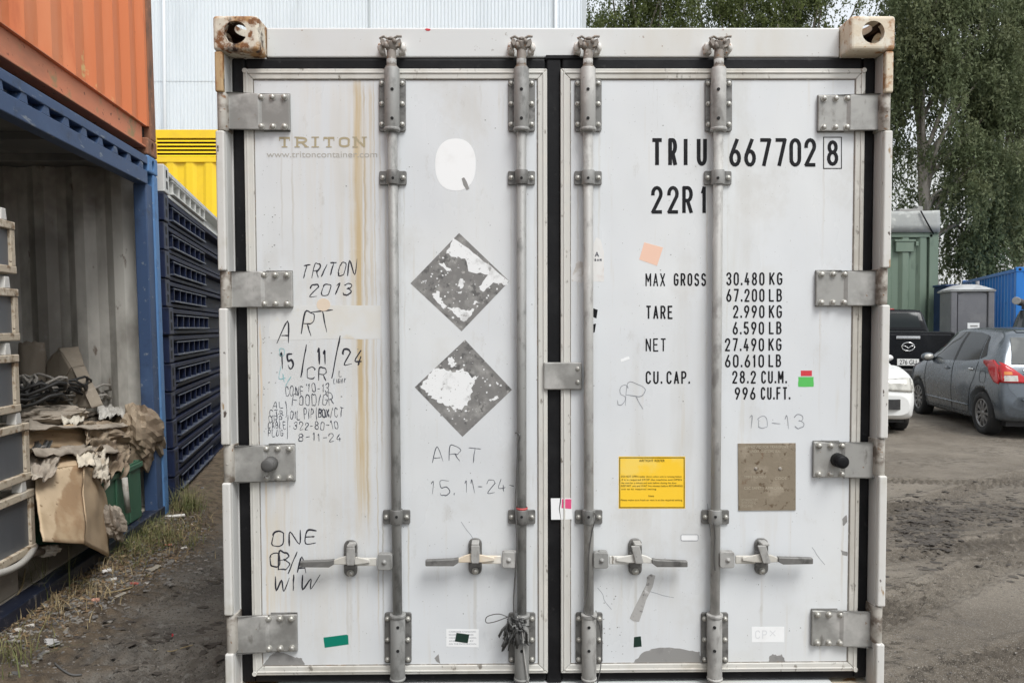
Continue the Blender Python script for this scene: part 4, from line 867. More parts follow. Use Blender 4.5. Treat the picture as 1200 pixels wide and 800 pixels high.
# ================================================================== BACKDROP BUILDINGS
def wave_wall(mb, x0, x1, z0, z1, y, period, amp, flip=False):
    """upright trapezoid cladding across x in the plane y, ribs towards -y"""
    n = int(round((x1 - x0) / period)); p = (x1 - x0) / n; pts = []
    for i in range(n):
        a = x0 + i*p
        pts += [(a, y), (a + p*.32, y), (a + p*.5, y - amp), (a + p*.82, y - amp)]
    pts.append((x1, y)); vs = []; fs = []
    for a, b in pts: vs += [(a, b, z0), (a, b, z1)]
    for i in range(len(pts) - 1): fs.append((2*i, 2*i+2, 2*i+3, 2*i+1))
    mb.add(vs, fs); return mb
clad = mat('pale cladding', (.70, .745, .78), .5, .0, [((.64, .685, .72), .8, .45, .75, (1, 1, .2)), ((.57, .605, .63), 3, .62, .75, (1, 1, .1))])
wt = thing('warehouse', 'tall pale blue grey corrugated warehouse wall with downpipes behind the containers', 'building', loc=(0, 24, 0))
x1w = at(683, 50, 24).x; zj = at(600, 96, 24).z
mb = MB(); wave_wall(mb, -22, x1w, 0, zj - .004, 0, .115, .04); wave_wall(mb, -22, x1w, zj + .004, 19, -.006, .115, .04); mb.build('wall_cladding', clad, wt, fix=False)
mb = MB(); mb.box(-22, x1w - .01, .03, 14, 0, 18.95); mb.build('wall_core', clad, wt)
mb = MB(); mb.box(-22.1, x1w + .12, -.15, 14.1, 19.0, 19.25); mb.build('roof', clad, wt)
for px in (194.5, 651): x = at(px, 60, 24).x; mb = MB(); mb.cyl((x, -.12, 0), (x, -.12, 18.9), .055, n=10); mb.build('downpipe', mat('downpipe paint', (.72, .75, .78), .5), wt)
x = at(433.5, 10, 24).x; mcs = mat('cover strip', (.48, .52, .54), .5)
for a, b, c_ in ((x - .03, x + .03, -.06), (x1w - .02, x1w + .1, -.06)): mb = MB(); mb.box(a, b, c_, .1 if a > 0 else -.045, 0, 18.9); mb.build('cover_strip', mcs, wt)
w2 = thing('warehouse', 'far white shed wall with a dark doorway glimpsed behind the hanging tree leaves', 'building', loc=(24, 40, 0))
mb = MB(); wave_wall(mb, -9, 4.4, 0, 11, 0, .2, .035); wave_wall(mb, 6.6, 22, 0, 11, 0, .2, .035); wave_wall(mb, 4.4, 6.6, 7, 11, 0, .2, .035); mb.build('wall_cladding', mat('white cladding', (.74, .76, .76), .5), w2, fix=False)
mb = MB(); mb.box(-9, 4.4, .04, 12, 0, 10.95); mb.box(6.6, 22, .04, 12, 0, 10.95); mb.box(4.4, 6.6, .04, 12, 7.02, 10.95); mb.build('wall_core', clad, w2)
mb = MB(); mb.box(-9.1, 22.1, -.2, 12.1, 11, 11.25); mb.build('roof', clad, w2)
mb = MB(); mb.box(4.45, 6.55, .8, .9, 0, 6.98); mb.build('door', mat('shed door', (.10, .11, .12), .5), w2)

# ================================================================== STACKED CONTAINERS ON THE LEFT
M['blue'] = mat('blue paint', (.040, .074, .155), .5, 0, [((.062, .11, .21), 2.2, .48, .72), ((.21, .235, .26), 26, .62, .72, (.35, 1, 1)), ((.028, .045, .085), 7, .56, .74), ((.15, .09, .06), 50, .69, .74)], (30, .15, .003))
M['bluelt'] = mat('light blue paint', (.085, .20, .40), .5, 0, [((.14, .27, .45), 4, .5, .72, (1, 1, .3)), ((.05, .11, .23), 9, .56, .72), ((.35, .36, .36), 38, .67, .73), ((.16, .09, .06), 30, .69, .75)], (30, .15, .003))
M['navy'] = mat('navy paint', (.010, .015, .042), .6, 0, [((.04, .048, .075), 30, .6, .74), ((.008, .011, .026), 4, .45, .7)], None, .2)
M['navylt'] = mat('navy block paint', (.018, .026, .062), .5, 0, [((.06, .065, .085), 26, .58, .72), ((.012, .015, .03), 8, .5, .7)], (30, .15, .003), .2)
M['orange'] = mat('orange paint', (.58, .165, .055), .55, 0, [((.62, .22, .095), 1.8, .42, .7, (1, 1, .3)), ((.48, .125, .045), 6, .55, .75, (1, 1, .25)), ((.60, .42, .18), 3.2, .66, .71), ((.13, .05, .025), 40, .69, .735, (1, 1, .4))], (25, .1, .003))
M['orangerail'] = mat('worn orange rail', (.56, .20, .10), .6, 0, [((.38, .15, .08), 3, .45, .7, (.4, 1, 1)), ((.30, .22, .10), 5, .58, .72), ((.10, .04, .02), 26, .62, .72)], (25, .15, .003))
M['rustpost'] = mat('rusted post', (.22, .10, .055), .8, 0, [((.10, .06, .04), 9, .45, .65, (1, 1, .4)), ((.38, .17, .09), 20, .58, .72)], (50, .4, .004))
M['inner'] = mat('weathered inner wall', (.58, .56, .51), .65, 0, [((.27, .255, .225), 2.2, .42, .66, (1, 1, .35)), ((.52, .51, .47), 4, .60, .72, (1, 1, .3)), ((.17, .13, .10), 14, .64, .74, (1, 1, .4)), ((.20, .185, .165), 1.1, .5, .7)], (20, .2, .004))
M['floor'] = mat('plywood floor', (.40, .36, .30), .8, 0, [((.25, .22, .18), 3, .45, .68, (.3, 1, 1)), ((.36, .33, .28), 11, .58, .72)], (30, .3, .004))
def corr(mb, L0, L1, z0, z1, y, period, amp, axis=0):
    """trapezoid corrugation along local x (axis 0) or y (axis 1)"""
    n = int(round((L1 - L0) / period)); p = (L1 - L0) / n; pts = []
    for i in range(n):
        a = L0 + i*p; pts += [(a, y), (a + p*.26, y), (a + p*.5, y + amp), (a + p*.76, y + amp)]
    pts.append((L1, y)); vs = []
    for a, b in pts:
        for z in (z0, z1): vs.append((a, b, z) if axis == 0 else (b, a, z))
    mb.add(vs, [(2*i, 2*i+2, 2*i+3, 2*i+1) for i in range(len(pts)-1)])
def casting_at(parent, M_, m, x, y, z, sx, sy, sz):
    """corner block with slots, its outer corner at (x, y, z), running inwards by the signs"""
    mb = MB(); X = sorted((x, x + sx*.178)); Y = sorted((y, y + sy*.162)); Z = sorted((z, z + sz*.118)); mb.box(*X, *Y, *Z); o = mb.build('corner_casting', m, parent); bevel(o, .01, 2)
    cs = []
    c = MB(); c.box(X[0]+.025, X[1]-.025, Y[0]+.025, Y[1]-.025, Z[0]+.025, Z[1]-.025); cs.append(c.build('cutter', m, parent))
    pts = [(.024*math.cos(t), .038*math.sin(t)) for t in [i*math.pi/10 for i in range(20)]]; xc, yc, zc = sum(X)/2, sum(Y)/2, sum(Z)/2
    c = MB(); c.prism([(xc + a, zc + b) for a, b in pts], 1, *( (Y[0]-.05, Y[0]+.06) if sy > 0 else (Y[1]-.06, Y[1]+.05))); cs.append(c.build('cutter', m, parent))
    c = MB(); c.prism([(yc + a, zc + b) for a, b in pts], 0, *( (X[0]-.05, X[0]+.06) if sx > 0 else (X[1]-.06, X[1]+.05))); cs.append(c.build('cutter', m, parent))
    boolean_cut(o, cs); return o
LB, WB, HB = 6.06, 2.44, 2.60
bl = thing('open_side_container', 'dark blue container with its whole side open, full of cardboard and rubbish', 'container', ML)
for x, sx in ((0, -1), (-LB, 1)):
    for y, sy in ((0, 1), (WB, -1)): casting_at(bl, ML, M['bluelt'], x, y, HB, sx, sy, -1)
for x, sx in ((0, -1), (-LB, 1)):
    mb = MB(); a, b = sorted((x, x + sx*.012)); mb.box(min(x, x + sx*.085), max(x, x + sx*.085), .003, .075, .02, HB - .1195); mb.build('corner_post', M['bluelt'], bl, .012, 3)
    mb = MB(); mb.box(min(x + sx*.088, x + sx*.20), max(x + sx*.088, x + sx*.20), .014, .10, .02, HB - .20); mb.build('door_jamb', M['blue'], bl, .006)
    mb = MB(); mb.box(min(x, x + sx*.12), max(x, x + sx*.12), WB - .12, WB - .004, .0, HB - .1195); mb.build('corner_post', M['blue'], bl, .01)
mb = MB(); mb.box(-LB + .179, -.179, .004, .10, HB - .068, HB - .012); mb.box(-LB + .179, -.179, .008, .085, HB - .205, HB - .112); mb.box(-LB + .179, -.179, .06, .08, HB - .111, HB - .069)
mb.build('top_rail', M['blue'], bl, .005)
u = -.25
while u > -LB + 1.6: mb = MB(); mb.prism([(u, HB - .1115), (u - .085, HB - .1115), (u - .055, HB - .0685), (u - .01, HB - .0685)], 1, .009, .059); mb.build('rail_web', M['blue'], bl); u -= .21
mb = MB(); mb.box(-LB + .01, -.01, .005, .10, 0, .135); mb.build('bottom_rail', mat('navy sill', (.011, .016, .034), .5, 0, [((.10, .10, .11), 20, .56, .7), ((.16, .17, .18), 9, .66, .76)], (30, .2, .003)), bl, .006)
mb = MB(); mb.box(-LB + .08, -.08, .1005, WB - .1, .02, .14); mb.build('floor', M['floor'], bl)
mb = MB(); mb.box(-LB + .02, -.02, .09, WB - .02, HB - .055, HB - .02); u = -.45
while u > -LB + .3: mb.box(u, u + .05, .1, WB - .1, HB - .10, HB - .0555); u -= .55
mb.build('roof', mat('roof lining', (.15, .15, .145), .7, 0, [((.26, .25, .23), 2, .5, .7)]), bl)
mb = MB(); corr(mb, .09, WB - .05, .14, HB - .06, -.055, .262, -.042, 1); o = mb.build('end_wall', M['inner'], bl, fix=False)
mb = MB(); mb.box(-.012, -.004, .09, WB - .03, .14, HB - .06); mb.build('end_skin', M['blue'], bl)
mb = MB(); corr(mb, -LB + .1, -.06, .14, HB - .06, WB - .07, .28, .04, 0); mb.build('back_wall', M['inner'], bl, fix=False)
mb = MB(); mb.box(-LB + .05, -.05, WB - .012, WB - .004, .02, HB - .06); mb.build('back_skin', M['blue'], bl)
mb = MB(); mb.box(-LB + .01, -LB + .05, .09, WB - .03, .02, HB - .06); mb.build('end_wall', M['inner'], bl)

MO = ML @ Matrix.Translation((0, 0, HB + .003))
og = thing('stacked_container', 'faded orange corrugated container stacked on top of the blue one', 'container', MO)
for x, sx in ((0, -1), (-LB, 1)):
    for y, sy in ((0, 1), (WB, -1)):
        for z, sz in ((0, 1), (HB, -1)): casting_at(og, MO, M['rustpost'], x, y, z, sx, sy, sz)
    for y, sy in ((0, 1), (WB, -1)):
        mb = MB(); mb.box(min(x, x+sx*.10), max(x, x+sx*.10), min(y + sy*.003, y + sy*.09), max(y + sy*.003, y + sy*.09), .119, HB - .119); mb.build('corner_post', M['rustpost'], og, .008)
        if sy > 0: mb = MB(); mb.box(min(x+sx*.101, x+sx*.15), max(x+sx*.101, x+sx*.15), .012, .05, .205, HB - .119); mb.build('post_flange', M['orange'], og, .004)
mb = MB(); mb.box(-LB + .179, -.179, .035, .10, .045, .198); mb.box(-LB + .179, -.179, .012, .05, .045, .058); mb.build('bottom_rail', M['orangerail'], og, .003)
mb = MB(); corr(mb, -LB + .15, -.15, .198, HB - .06, .010, .262, .036, 0); mb.build('side_wall', M['orange'], og, fix=False)
mb = MB(); corr(mb, -LB + .15, -.15, .198, HB - .06, WB - .010, .262, -.036, 0); mb.build('side_wall', M['orange'], og, fix=False)
mb = MB(); mb.box(-LB + .15, -.15, .012, .10, .1985, .2035); mb.build('wall_foot', M['orangerail'], og)
mb = MB(); mb.box(-LB + .05, -.05, .05, WB - .05, .08, .19); mb.build('floor', M['dark'], og)
mb = MB(); mb.box(-LB + .02, -.02, .02, WB - .02, HB - .058, HB - .015); mb.build('roof', M['orange'], og)
for x in (-.04, -LB + .02): mb = MB(); mb.box(x, x + .02, .09, WB - .09, .1, HB - .06); mb.build('end_wall', M['orange'], og)

# the pile of folded racks past the blue container
UH = .2145
MN = ML @ Matrix.Translation((.24, .045, .06)) @ Matrix.Rotation(R(7.0), 4, 'Z')
def rack(k, white):
    m, mlt = (M['whiterack'], M['whiterack']) if white else (M['navy'], M['navylt'])
    names = ['lowest', 'second', 'third', 'fourth', 'fifth', 'sixth', 'seventh', 'eighth', 'ninth', 'tenth', 'eleventh']
    t = thing('folded_rack', 'white folded flat rack topping the pile of navy racks' if white else '%s navy folded rack from the ground in the pile beside the blue post' % names[k], 'folded rack', MN @ Matrix.Translation((rnd.uniform(-.012, .012), rnd.uniform(-.012, .012), k * UH)), 'folded racks piled up')
    for u0 in (0, 5.7):
        mb = MB(); mb.box(u0, u0 + .17, 0, .16, .003, UH - .004); o = mb.build('corner_block', mlt, t); bevel(o, .008, 2)
        if u0 == 0:
            for z in (.035, .12): mb = MB(); mb.box(u0 + .06, u0 + .11, -.001, .02, z, z + .06); mb.build('lifting_slot', M['dark'], o)
    mb = MB(); mb.box(.171, 5.699, .02, .14, .172, .205); mb.box(.171, 5.699, .035, .14, .008, .036); mb.box(.171, 5.699, .12, 2.3, .0005, UH - .0005); mb.build('bed_frame', m, t, .003)
    u = .42
    for c in range(7): mb = MB(); mb.box(u + c*.25, u + c*.25 + .016, .022, .119, .062, .150); mb.build('cell_web', mlt, t)
    mb = MB(); mb.box(.40, .40 + 6*.25 + .05, .012, .119, .048, .0615); mb.box(.40, .40 + 6*.25 + .05, .018, .119, .1505, .160); mb.build('cell_rails', m if white else M['navyedge'], t, .002)
    return t
M['whiterack'] = mat('white rack paint', (.60, .60, .57), .55, 0, [((.42, .41, .38), 9, .52, .7), ((.2, .18, .15), 30, .66, .74)])
M['navyedge'] = mat('worn navy edge', (.06, .075, .115), .5, 0, [((.20, .21, .23), 30, .52, .68)])
for k in range(11): rack(k, False)
rack(11, True)
# yellow unit behind
M['yel'] = mat('yellow paint', (.86, .58, .012), .45, 0, [((.80, .52, .02), 2, .45, .7), ((.55, .36, .03), 14, .66, .76)])
Y0 = 14.4; yl = thing('yellow_container', 'bright yellow container unit with louvred vents near its top edge', 'container', loc=(0, Y0, 0))
xa, xb = at(178, 152, Y0).x, at(178, 152, Y0).x + 2.44; zt_ = at(200, 152, Y0).z
mb = MB(); mb.box(xa, xb, .05, 6, .02, zt_ - .01); mb.build('body', M['yel'], yl)
zl0, zl1 = at(200, 184, Y0).z, at(200, 162, Y0).z
mb = MB(); mb.box(xa, xb, 0, .05, zl1, zt_); mb.box(xa, xa + .09, 0, .05, .1, zl1 - .0005); mb.box(xb - .09, xb, 0, .05, .1, zl1 - .0005); mb.box(xa + .0905, xb - .0905, .0, .05, zl0 - .10, zl0); mb.build('frame', M['yel'], yl, .006)
mb = MB()
for k in range(5): z = zl0 + (zl1 - zl0) * (k + .1) / 5; mb.prism([(0.0, z), (.012, z - .004), (.04, z + .035), (.03, z + .04)], 0, xa + .091, xb - .091)
mb.build('louvre', M['yel'], yl)
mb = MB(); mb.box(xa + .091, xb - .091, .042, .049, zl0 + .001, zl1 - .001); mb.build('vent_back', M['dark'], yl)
mb = MB(); wave_wall(mb, xa + .091, xb - .091, .1, zl0 - .101, .046, .40, .035); mb.build('panel', M['yel'], yl, fix=False)

# ================================================================== RUBBISH IN AND BEFORE THE OPEN CONTAINER
M['card'] = mat('cardboard', (.50, .37, .235), .85, 0, [((.43, .31, .19), 3, .45, .7), ((.56, .43, .29), 9, .55, .75)], (70, .12, .002))
M['cardwet'] = mat('wet stained cardboard', (.50, .375, .24), .85, 0, [((.33, .215, .115), 1.9, .50, .52), ((.42, .3, .18), 14, .6, .75)], (70, .12, .002))
M['cardgrey'] = mat('dusty cardboard', (.30, .255, .20), .9, 0, [((.22, .185, .145), 3, .45, .68), ((.38, .33, .27), 12, .58, .75)], (60, .15, .003))
M['paper'] = mat('brown wrapping paper', (.30, .235, .165), .75, 0, [((.19, .14, .095), 5, .44, .64), ((.42, .35, .26), 9, .58, .74)], (26, .35, .01))
M['papergrey'] = mat('dirty paper', (.36, .31, .25), .85, 0, [((.24, .2, .16), 5, .46, .68), ((.47, .42, .35), 11, .58, .74)], (26, .35, .01))
M['cratepaint'] = mat('weathered crate frame', (.50, .43, .33), .75, 0, [((.62, .57, .48), 7, .5, .68), ((.22, .15, .09), 16, .54, .68), ((.09, .06, .04), 40, .63, .7)], (50, .4, .004))
M['crategrey'] = mat('grey crate frame', (.42, .43, .43), .6, 0, [((.30, .30, .30), 9, .5, .7), ((.2, .15, .1), 26, .62, .72)], (50, .3, .003))
M['cratepanel'] = mat('grey sheet panel', (.145, .155, .17), .38, .35, [((.22, .23, .245), 2.4, .42, .7, (1, 1, .4)), ((.09, .095, .105), 7, .58, .75)], (20, .1, .003))
def sheet(name, label, cat, m, corners, n=26, amp=.02, freq=3., thick=.005, seed=0, parent_M=ML, group=None, ridged=True, sag=0, edge=.012, curl=0):
    """a creased sheet between four corners (a, b along the top, then d, c along the bottom) in a frame's own coordinates"""
    a, b, c, d = [Vector(p) for p in corners]; nrm = ((b - a).cross(d - a)).normalized()
    P = []; r = random.Random(seed)
    for i in range(n + 1):
        row = []
        for j in range(n + 1):
            s, t = i / n, j / n
            p = a.lerp(b, s).lerp(d.lerp(c, s), t)
            q = fbm(np.array([s * freq + seed * 3.3]), np.array([t * freq + seed * 1.7]), 4)[0]
            if ridged: q = abs(q) * 2 - .25
            e = vnoise(np.array([s * 9 + seed]), np.array([t * 9 + seed * 2]))[0] - .5
            p = p + nrm * (amp * q * 2.2) + Vector((0, 0, -sag * math.sin(math.pi * s) * math.sin(math.pi * min(1, t)))) + nrm * curl * (abs(s - .5) * 2)**3
            bd = min(s, t, 1 - s, 1 - t)
            if bd < 1e-6: p = p + Vector((e, .3 * e, e)) * edge * 2
            row.append(p)
        P.append(row)
    o = MB().grid(P).build(name, m, fix=False); o.matrix_world = parent_M; solidify(o, thick); return tag(o, label, cat, group)
L = lambda px, py, v: lp(px, py, 1, v)
UU = lambda px, py, u: lp(px, py, 0, u)
def stain_mat():
    s = NT('wet stained cardboard'); x, y, z = s.sep(); a, b = L(84, 545, 0), L(55, 640, -.1)
    k = (b.x - a.x) / (b.z - a.z)
    ln = s.math('SUBTRACT', s.math('SUBTRACT', x, a.x), s.math('MULTIPLY', s.math('SUBTRACT', z, a.z), k))
    f = s.ramp(s.math('ADD', ln, s.math('MULTIPLY', s.math('SUBTRACT', s.noise(5, (1, 1, 1), 5), .5), .25)), -.012, .016)
    c = s.mix(f, (.52, .40, .265), (.315, .205, .115)); c = s.mix(s.ramp(s.noise(6, (1, 1, 1), 5), .5, .72), c, (.43, .32, .2)); c = s.mix(s.ramp(s.noise(30, (1, 1, 1), 4), .62, .72), c, (.24, .16, .09))
    s.color(c); s.rough(.85); s.bump(s.noise(30, (1, 1, 1), 5), .12, .003); return s.m
M['cardwet'] = stain_mat()
# the big flattened box standing against the sill, folded at its right third
def boxboard():
    t = thing('cardboard_box', 'large flattened cardboard box with a dark wet stain standing at the sill', 'cardboard box', ML)
    A, B, C, D = L(40, 552, .06), L(97, 545, -.02), L(99, 637, -.16), L(50, 634, -.10)
    E_, F_ = L(121, 552, .10), L(128, 652, -.02)
    def pan(name, a, b, c, d, m, seed):
        P = []
        for i in range(21):
            row = []
            for j in range(21):
                s, q = i/20, j/20; p = a.lerp(b, s).lerp(d.lerp(c, s), q); w_ = float(fbm(np.array([s*2.2 + seed]), np.array([q*2.6 + seed]), 4)[0])
                cr = -.010*math.exp(-((q - .58)/.012)**2) - .006*math.exp(-((s - .42)/.014)**2)*(seed == 1)
                row.append(p + Vector((0, -1, 0)) * (w_*.035 + cr))
            P.append(row)
        o = MB().grid(P).build(name, m, t, fix=False); solidify(o, .006, 0)
    pan('front_panel', A, B, C, D, M['cardwet'], 1); pan('side_panel', B, E_, F_, C, M['card'], 5)
    G_ = L(55, 520, .22); H_ = L(108, 518, .26); pan('top_flap', G_, H_, B + Vector((0, .004, .002)), A + Vector((0, .004, .002)), M['card'], 8)
boxboard()
# paper and flaps
sheet('crumpled_paper', 'torn crumpled grey paper lying over the top left of the big box', 'paper', M['papergrey'], [L(34, 527, .16), L(70, 530, .10), L(64, 556, -.03), L(36, 566, -.01)], 22, .035, 4, .002, 3)
sheet('paper_scrap', 'pale torn paper scrap on the top of the big box', 'paper', mat('pale paper', (.62, .55, .44), .85, 0, [((.5, .42, .32), 7, .5, .7)]), [L(88, 530, .08), L(106, 526, .06), L(112, 546, -.035), L(92, 547, -.045)], 14, .016, 3, .002, 4)
sheet('crumpled_paper', 'ragged cream paper hanging at the right corner of the big box', 'paper', mat('cream paper', (.50, .45, .37), .85, 0, [((.38, .31, .23), 9, .5, .7)]), [L(102, 525, .08), L(122, 533, .03), L(127, 566, -.02), L(116, 562, -.03)], 22, .05, 4, .002, 6, edge=.03)
sheet('cardboard_sheet', 'long drooping brown cardboard sheet lying across the pile', 'cardboard', M['papergrey'], [L(34, 493, .55), L(150, 478, .50), L(150, 500, .10), L(34, 502, .12)], 30, .03, 3, .006, 7, sag=.03)
sheet('cardboard_sheet', 'brown cardboard panel standing on edge in the middle of the pile', 'cardboard', M['card'], [L(33, 500, .22), L(104, 497, .20), L(118, 522, .14), L(33, 526, .16)], 22, .012, 2, .006, 8)
sheet('crumpled_paper', 'brown paper fold sagging between the drooping sheet and the green bin', 'paper', M['paper'], [L(96, 500, .18), L(150, 497, .16), L(148, 545, .08), L(104, 525, .06)], 26, .07, 3.4, .002, 9, edge=.03)
sheet('crumpled_paper', 'flat brown paper layer over the middle of the rubbish pile', 'paper', M['papergrey'], [L(33, 524, .30), L(130, 512, .26), L(140, 530, .02), L(33, 530, .06)], 30, .035, 4, .002, 10, edge=.02)
sheet('crumpled_paper', 'crumpled brown paper hanging over the left of the green bin', 'paper', M['paper'], [L(106, 518, .20), L(150, 520, .14), L(147, 553, .02), L(122, 552, .02)], 28, .075, 3.8, .002, 12, edge=.03)
sheet('crumpled_paper', 'loose paper layer behind the coils of rope', 'paper', M['papergrey'], [L(24, 466, .9), L(140, 462, .8), L(150, 486, .42), L(30, 492, .45)], 26, .05, 4, .002, 13)
sheet('cardboard_sheet', 'dark cardboard sheet leaning at the back beside the crates', 'cardboard', M['cardgrey'], [UU(19, 402, -.16), UU(51, 399, -.13), UU(53, 474, -.22), UU(20, 480, -.30)], 14, .012, 2, .006, 14, curl=.05)
def tallflap():
    t = thing('cardboard_box', 'tall grey opened cardboard box leaning against the ribbed back wall', 'cardboard box', ML)
    def pan(name, a, b, c, d, seed):
        P = [[a.lerp(b, i/14).lerp(d.lerp(c, i/14), j/14) + Vector((0, -.02*float(fbm(np.array([i/7 + seed]), np.array([j/7]), 3)[0]), 0)) for j in range(15)] for i in range(15)]
        o = MB().grid(P).build(name, M['cardgrey'], t, fix=False); solidify(o, .006)
    a, b, c = UU(55, 424, -.14), UU(69, 408, -.20), UU(84, 431, -.30)
    pan('left_flap', a, b, c, UU(54, 476, -.22), 1); pan('front_panel', b + Vector((-.006, 0, 0)), UU(92, 406, -.14), UU(99, 428, -.24), c, 2); pan('lower_flap', c + Vector((-.004, 0, 0)), UU(99, 428.5, -.245), UU(121, 474, -.42), UU(108, 478, -.46), 3); pan('back_flap', UU(54, 446, -.18), c + Vector((.006, 0, 0)), UU(112, 478, -.44), UU(56, 480, -.24), 4)
tallflap()
sheet('crumpled_paper', 'pale grey crumpled sheet on the top right of the pile', 'paper', mat('pale grey paper', (.47, .45, .41), .8, 0, [((.3, .28, .25), 6, .48, .66)]), [L(112, 474, .42), L(150, 470, .36), L(146, 488, .16), L(116, 490, .20)], 20, .05, 4, .002, 21, edge=.02)
sheet('plastic_sheet', 'dark grey plastic film folded at the left of the big box', 'plastic film', mat('dark plastic film', (.06, .06, .058), .3, 0, [((.14, .135, .13), 9, .5, .7)]), [L(34, 505, .30), L(60, 508, .26), L(58, 530, .08), L(34, 532, .12)], 20, .05, 4, .002, 23, edge=.03)
sheet('crumpled_paper', 'cream torn strip lying on the drooping brown sheet', 'paper', mat('cream strip paper', (.60, .55, .46), .85, 0, [((.42, .36, .28), 8, .5, .66)]), [L(70, 484, .40), L(100, 482, .36), L(98, 492, .20), L(72, 494, .24)], 16, .03, 4, .002, 25, edge=.02)
# rope and cable coils
def coil(name, label, c, rx, ry, n, m, rr, seed):
    r = random.Random(seed); pts = []
    N = n * 16
    ph = r.random() * 6
    for i in range(N):
        a = i / 16 * 2 * math.pi; k = .55 + .45 * math.sin(i * .113 + ph); 
        pts.append((c[0] + rx * k * math.cos(a + .4*math.sin(i*.05)) + .02*math.sin(i*.7), c[1] + ry * k * math.sin(a) + .02*math.sin(i*.9 + 1), c[2] + .02 + .075*(.5 + .5*math.sin(i*.21 + ph)) + .03*math.sin(i*1.3)))
    o = MB().tube([ML @ Vector(p) for p in pts], rr, 6).build(name, m); tag(o, label, 'rope')
ropeg = mat('dirty grey rope', (.30, .28, .25), .8, 0, [((.16, .15, .13), 20, .5, .7)]); ropeb = mat('black cable', (.025, .024, .023), .6)
def coilp(px, py, v): return L(px, py, v)
coil('rope_coil', 'loose grey rope coil on the pile beside the crates', coilp(36, 463, .55), .13, .2, 7, ropeg, .009, 1)
coil('cable_coil', 'heap of black cable on the rubbish pile', coilp(68, 464, .55), .17, .2, 12, ropeb, .008, 2)
coil('cable_coil', 'black strap coil under the grey rope at the left of the pile', coilp(34, 472, .5), .16, .2, 8, ropeb, .011, 3)
coil('rope_coil', 'tangled grey rope lying before the black cable heap', coilp(95, 471, .5), .20, .18, 9, ropeg, .009, 4)
coil('rope_coil', 'small tangle of grey rope at the foot of the leaning box', coilp(106, 470, .55), .10, .15, 5, ropeg, .008, 5)
# the bulky paper bag spilling past the post
r_bag = random.Random(4)
def bag(name, label, c, r_, m, seed, amp=.35):
    mb = MB(); nu, nv = 30, 20; P = []
    for j in range(nv + 1):
        row = []
        for i in range(nu + 1):
            t = math.pi * j / nv; p = 2*math.pi*(i % nu)/nu; d = Vector((math.sin(t)*math.cos(p), math.sin(t)*math.sin(p), math.cos(t)))
            q = float(fbm(np.array([d.x*1.6 + d.z*1.1 + seed*5]), np.array([d.y*1.6 - d.z*.9 + seed*3]), 5)[0]); k = 1 + amp * (abs(q)*3.6 - .45) + r_bag.uniform(-.05, .05) * (0 < j < nv) * (i < nu) + .12*math.cos(5*p + 3*d.z)*math.sin(t)
            row.append((c[0] + r_[0]*d.x*k, c[1] + r_[1]*d.y*k, c[2] + r_[2]*d.z*k))
        row[-1] = row[0]
        P.append(row)
    o = mb.grid(P, smooth=False).build(name, m, fix=True); o.matrix_world = ML; tag(o, label, 'paper bag'); return o
bag('paper_bag', 'bulky crumpled brown paper bag bulging beside the blue post', L(166, 510, .10), (.26, .13, .24), M['paper'], 2, .42)
bag('paper_bag', 'flattened brown paper bag lying on top of the pile', L(148, 475, .45), (.30, .25, .06), M['papergrey'], 4, .45)
bag('paper_bag', 'dark brown crumpled bag stuffed under the drooping sheet', L(112, 512, .22), (.26, .14, .10), M['paper'], 6, .4)
bag('paper_bag', 'small grey paper sack lying left below the coils', L(60, 486, .42), (.24, .18, .06), M['papergrey'], 8, .35)
# green bin
gb = thing('green_bin', 'dark green plastic bin with a ribbed side under the paper bags', 'bin', ML)
a, b = L(122, 560, .05), L(163, 545, .05); c_, d_ = L(127, 606, .05), L(160, 590, .05); zt2 = max(a.z, b.z) + .01; zb2 = .142
mg = mat('green plastic', (.045, .125, .075), .5, 0, [((.07, .16, .10), 3, .45, .7), ((.2, .2, .16), 22, .66, .74)])
mb = MB(); x0, x1 = a.x - .04, b.x + .02; mb.box(x0, x1, .05, .062, zb2, zt2); mb.box(x0, x1, .50, .512, zb2, zt2); mb.box(x0, x0 + .012, .0625, .4995, zb2, zt2); mb.box(x1 - .012, x1, .0625, .4995, zb2, zt2); mb.box(x0 + .0125, x1 - .0125, .0625, .4995, zb2, zb2 + .015); mb.build('body', mg, gb, .004)
mb = MB(); mb.box(x0 - .012, x1 + .012, .036, .0495, zt2 - .045, zt2 - .01); mb.build('rim', mg, gb, .005)
mb = MB()
for f in (.33, .66): x = x0 + (x1 - x0)*f; mb.box(x - .012, x + .012, .04, .0495, zb2 + .01, zt2 - .046)
mb.build('rib', mg, gb, .003)
o = MB().cyl(L(146, 560, .0), L(150, 600, .0), .017, .016, 10).build('pale_stick', mat('weathered stick', (.42, .40, .36), .8, 0, [((.3, .27, .23), 20, .5, .7)])); o.matrix_world = ML; tag(o, 'pale weathered stick standing against the green bin', 'stick')
bag('paper_bag', 'crumpled grey paper wad between the big box and the green bin', L(133, 612, -.02), (.07, .06, .10), M['papergrey'], 12, .5)
# the pile's hidden core: sacks under everything
bag('rubbish_sack', 'dark rubbish sack buried under the cardboard', (-.95, .75, .45), (.75, .42, .40), M['cardgrey'], 14, .2)
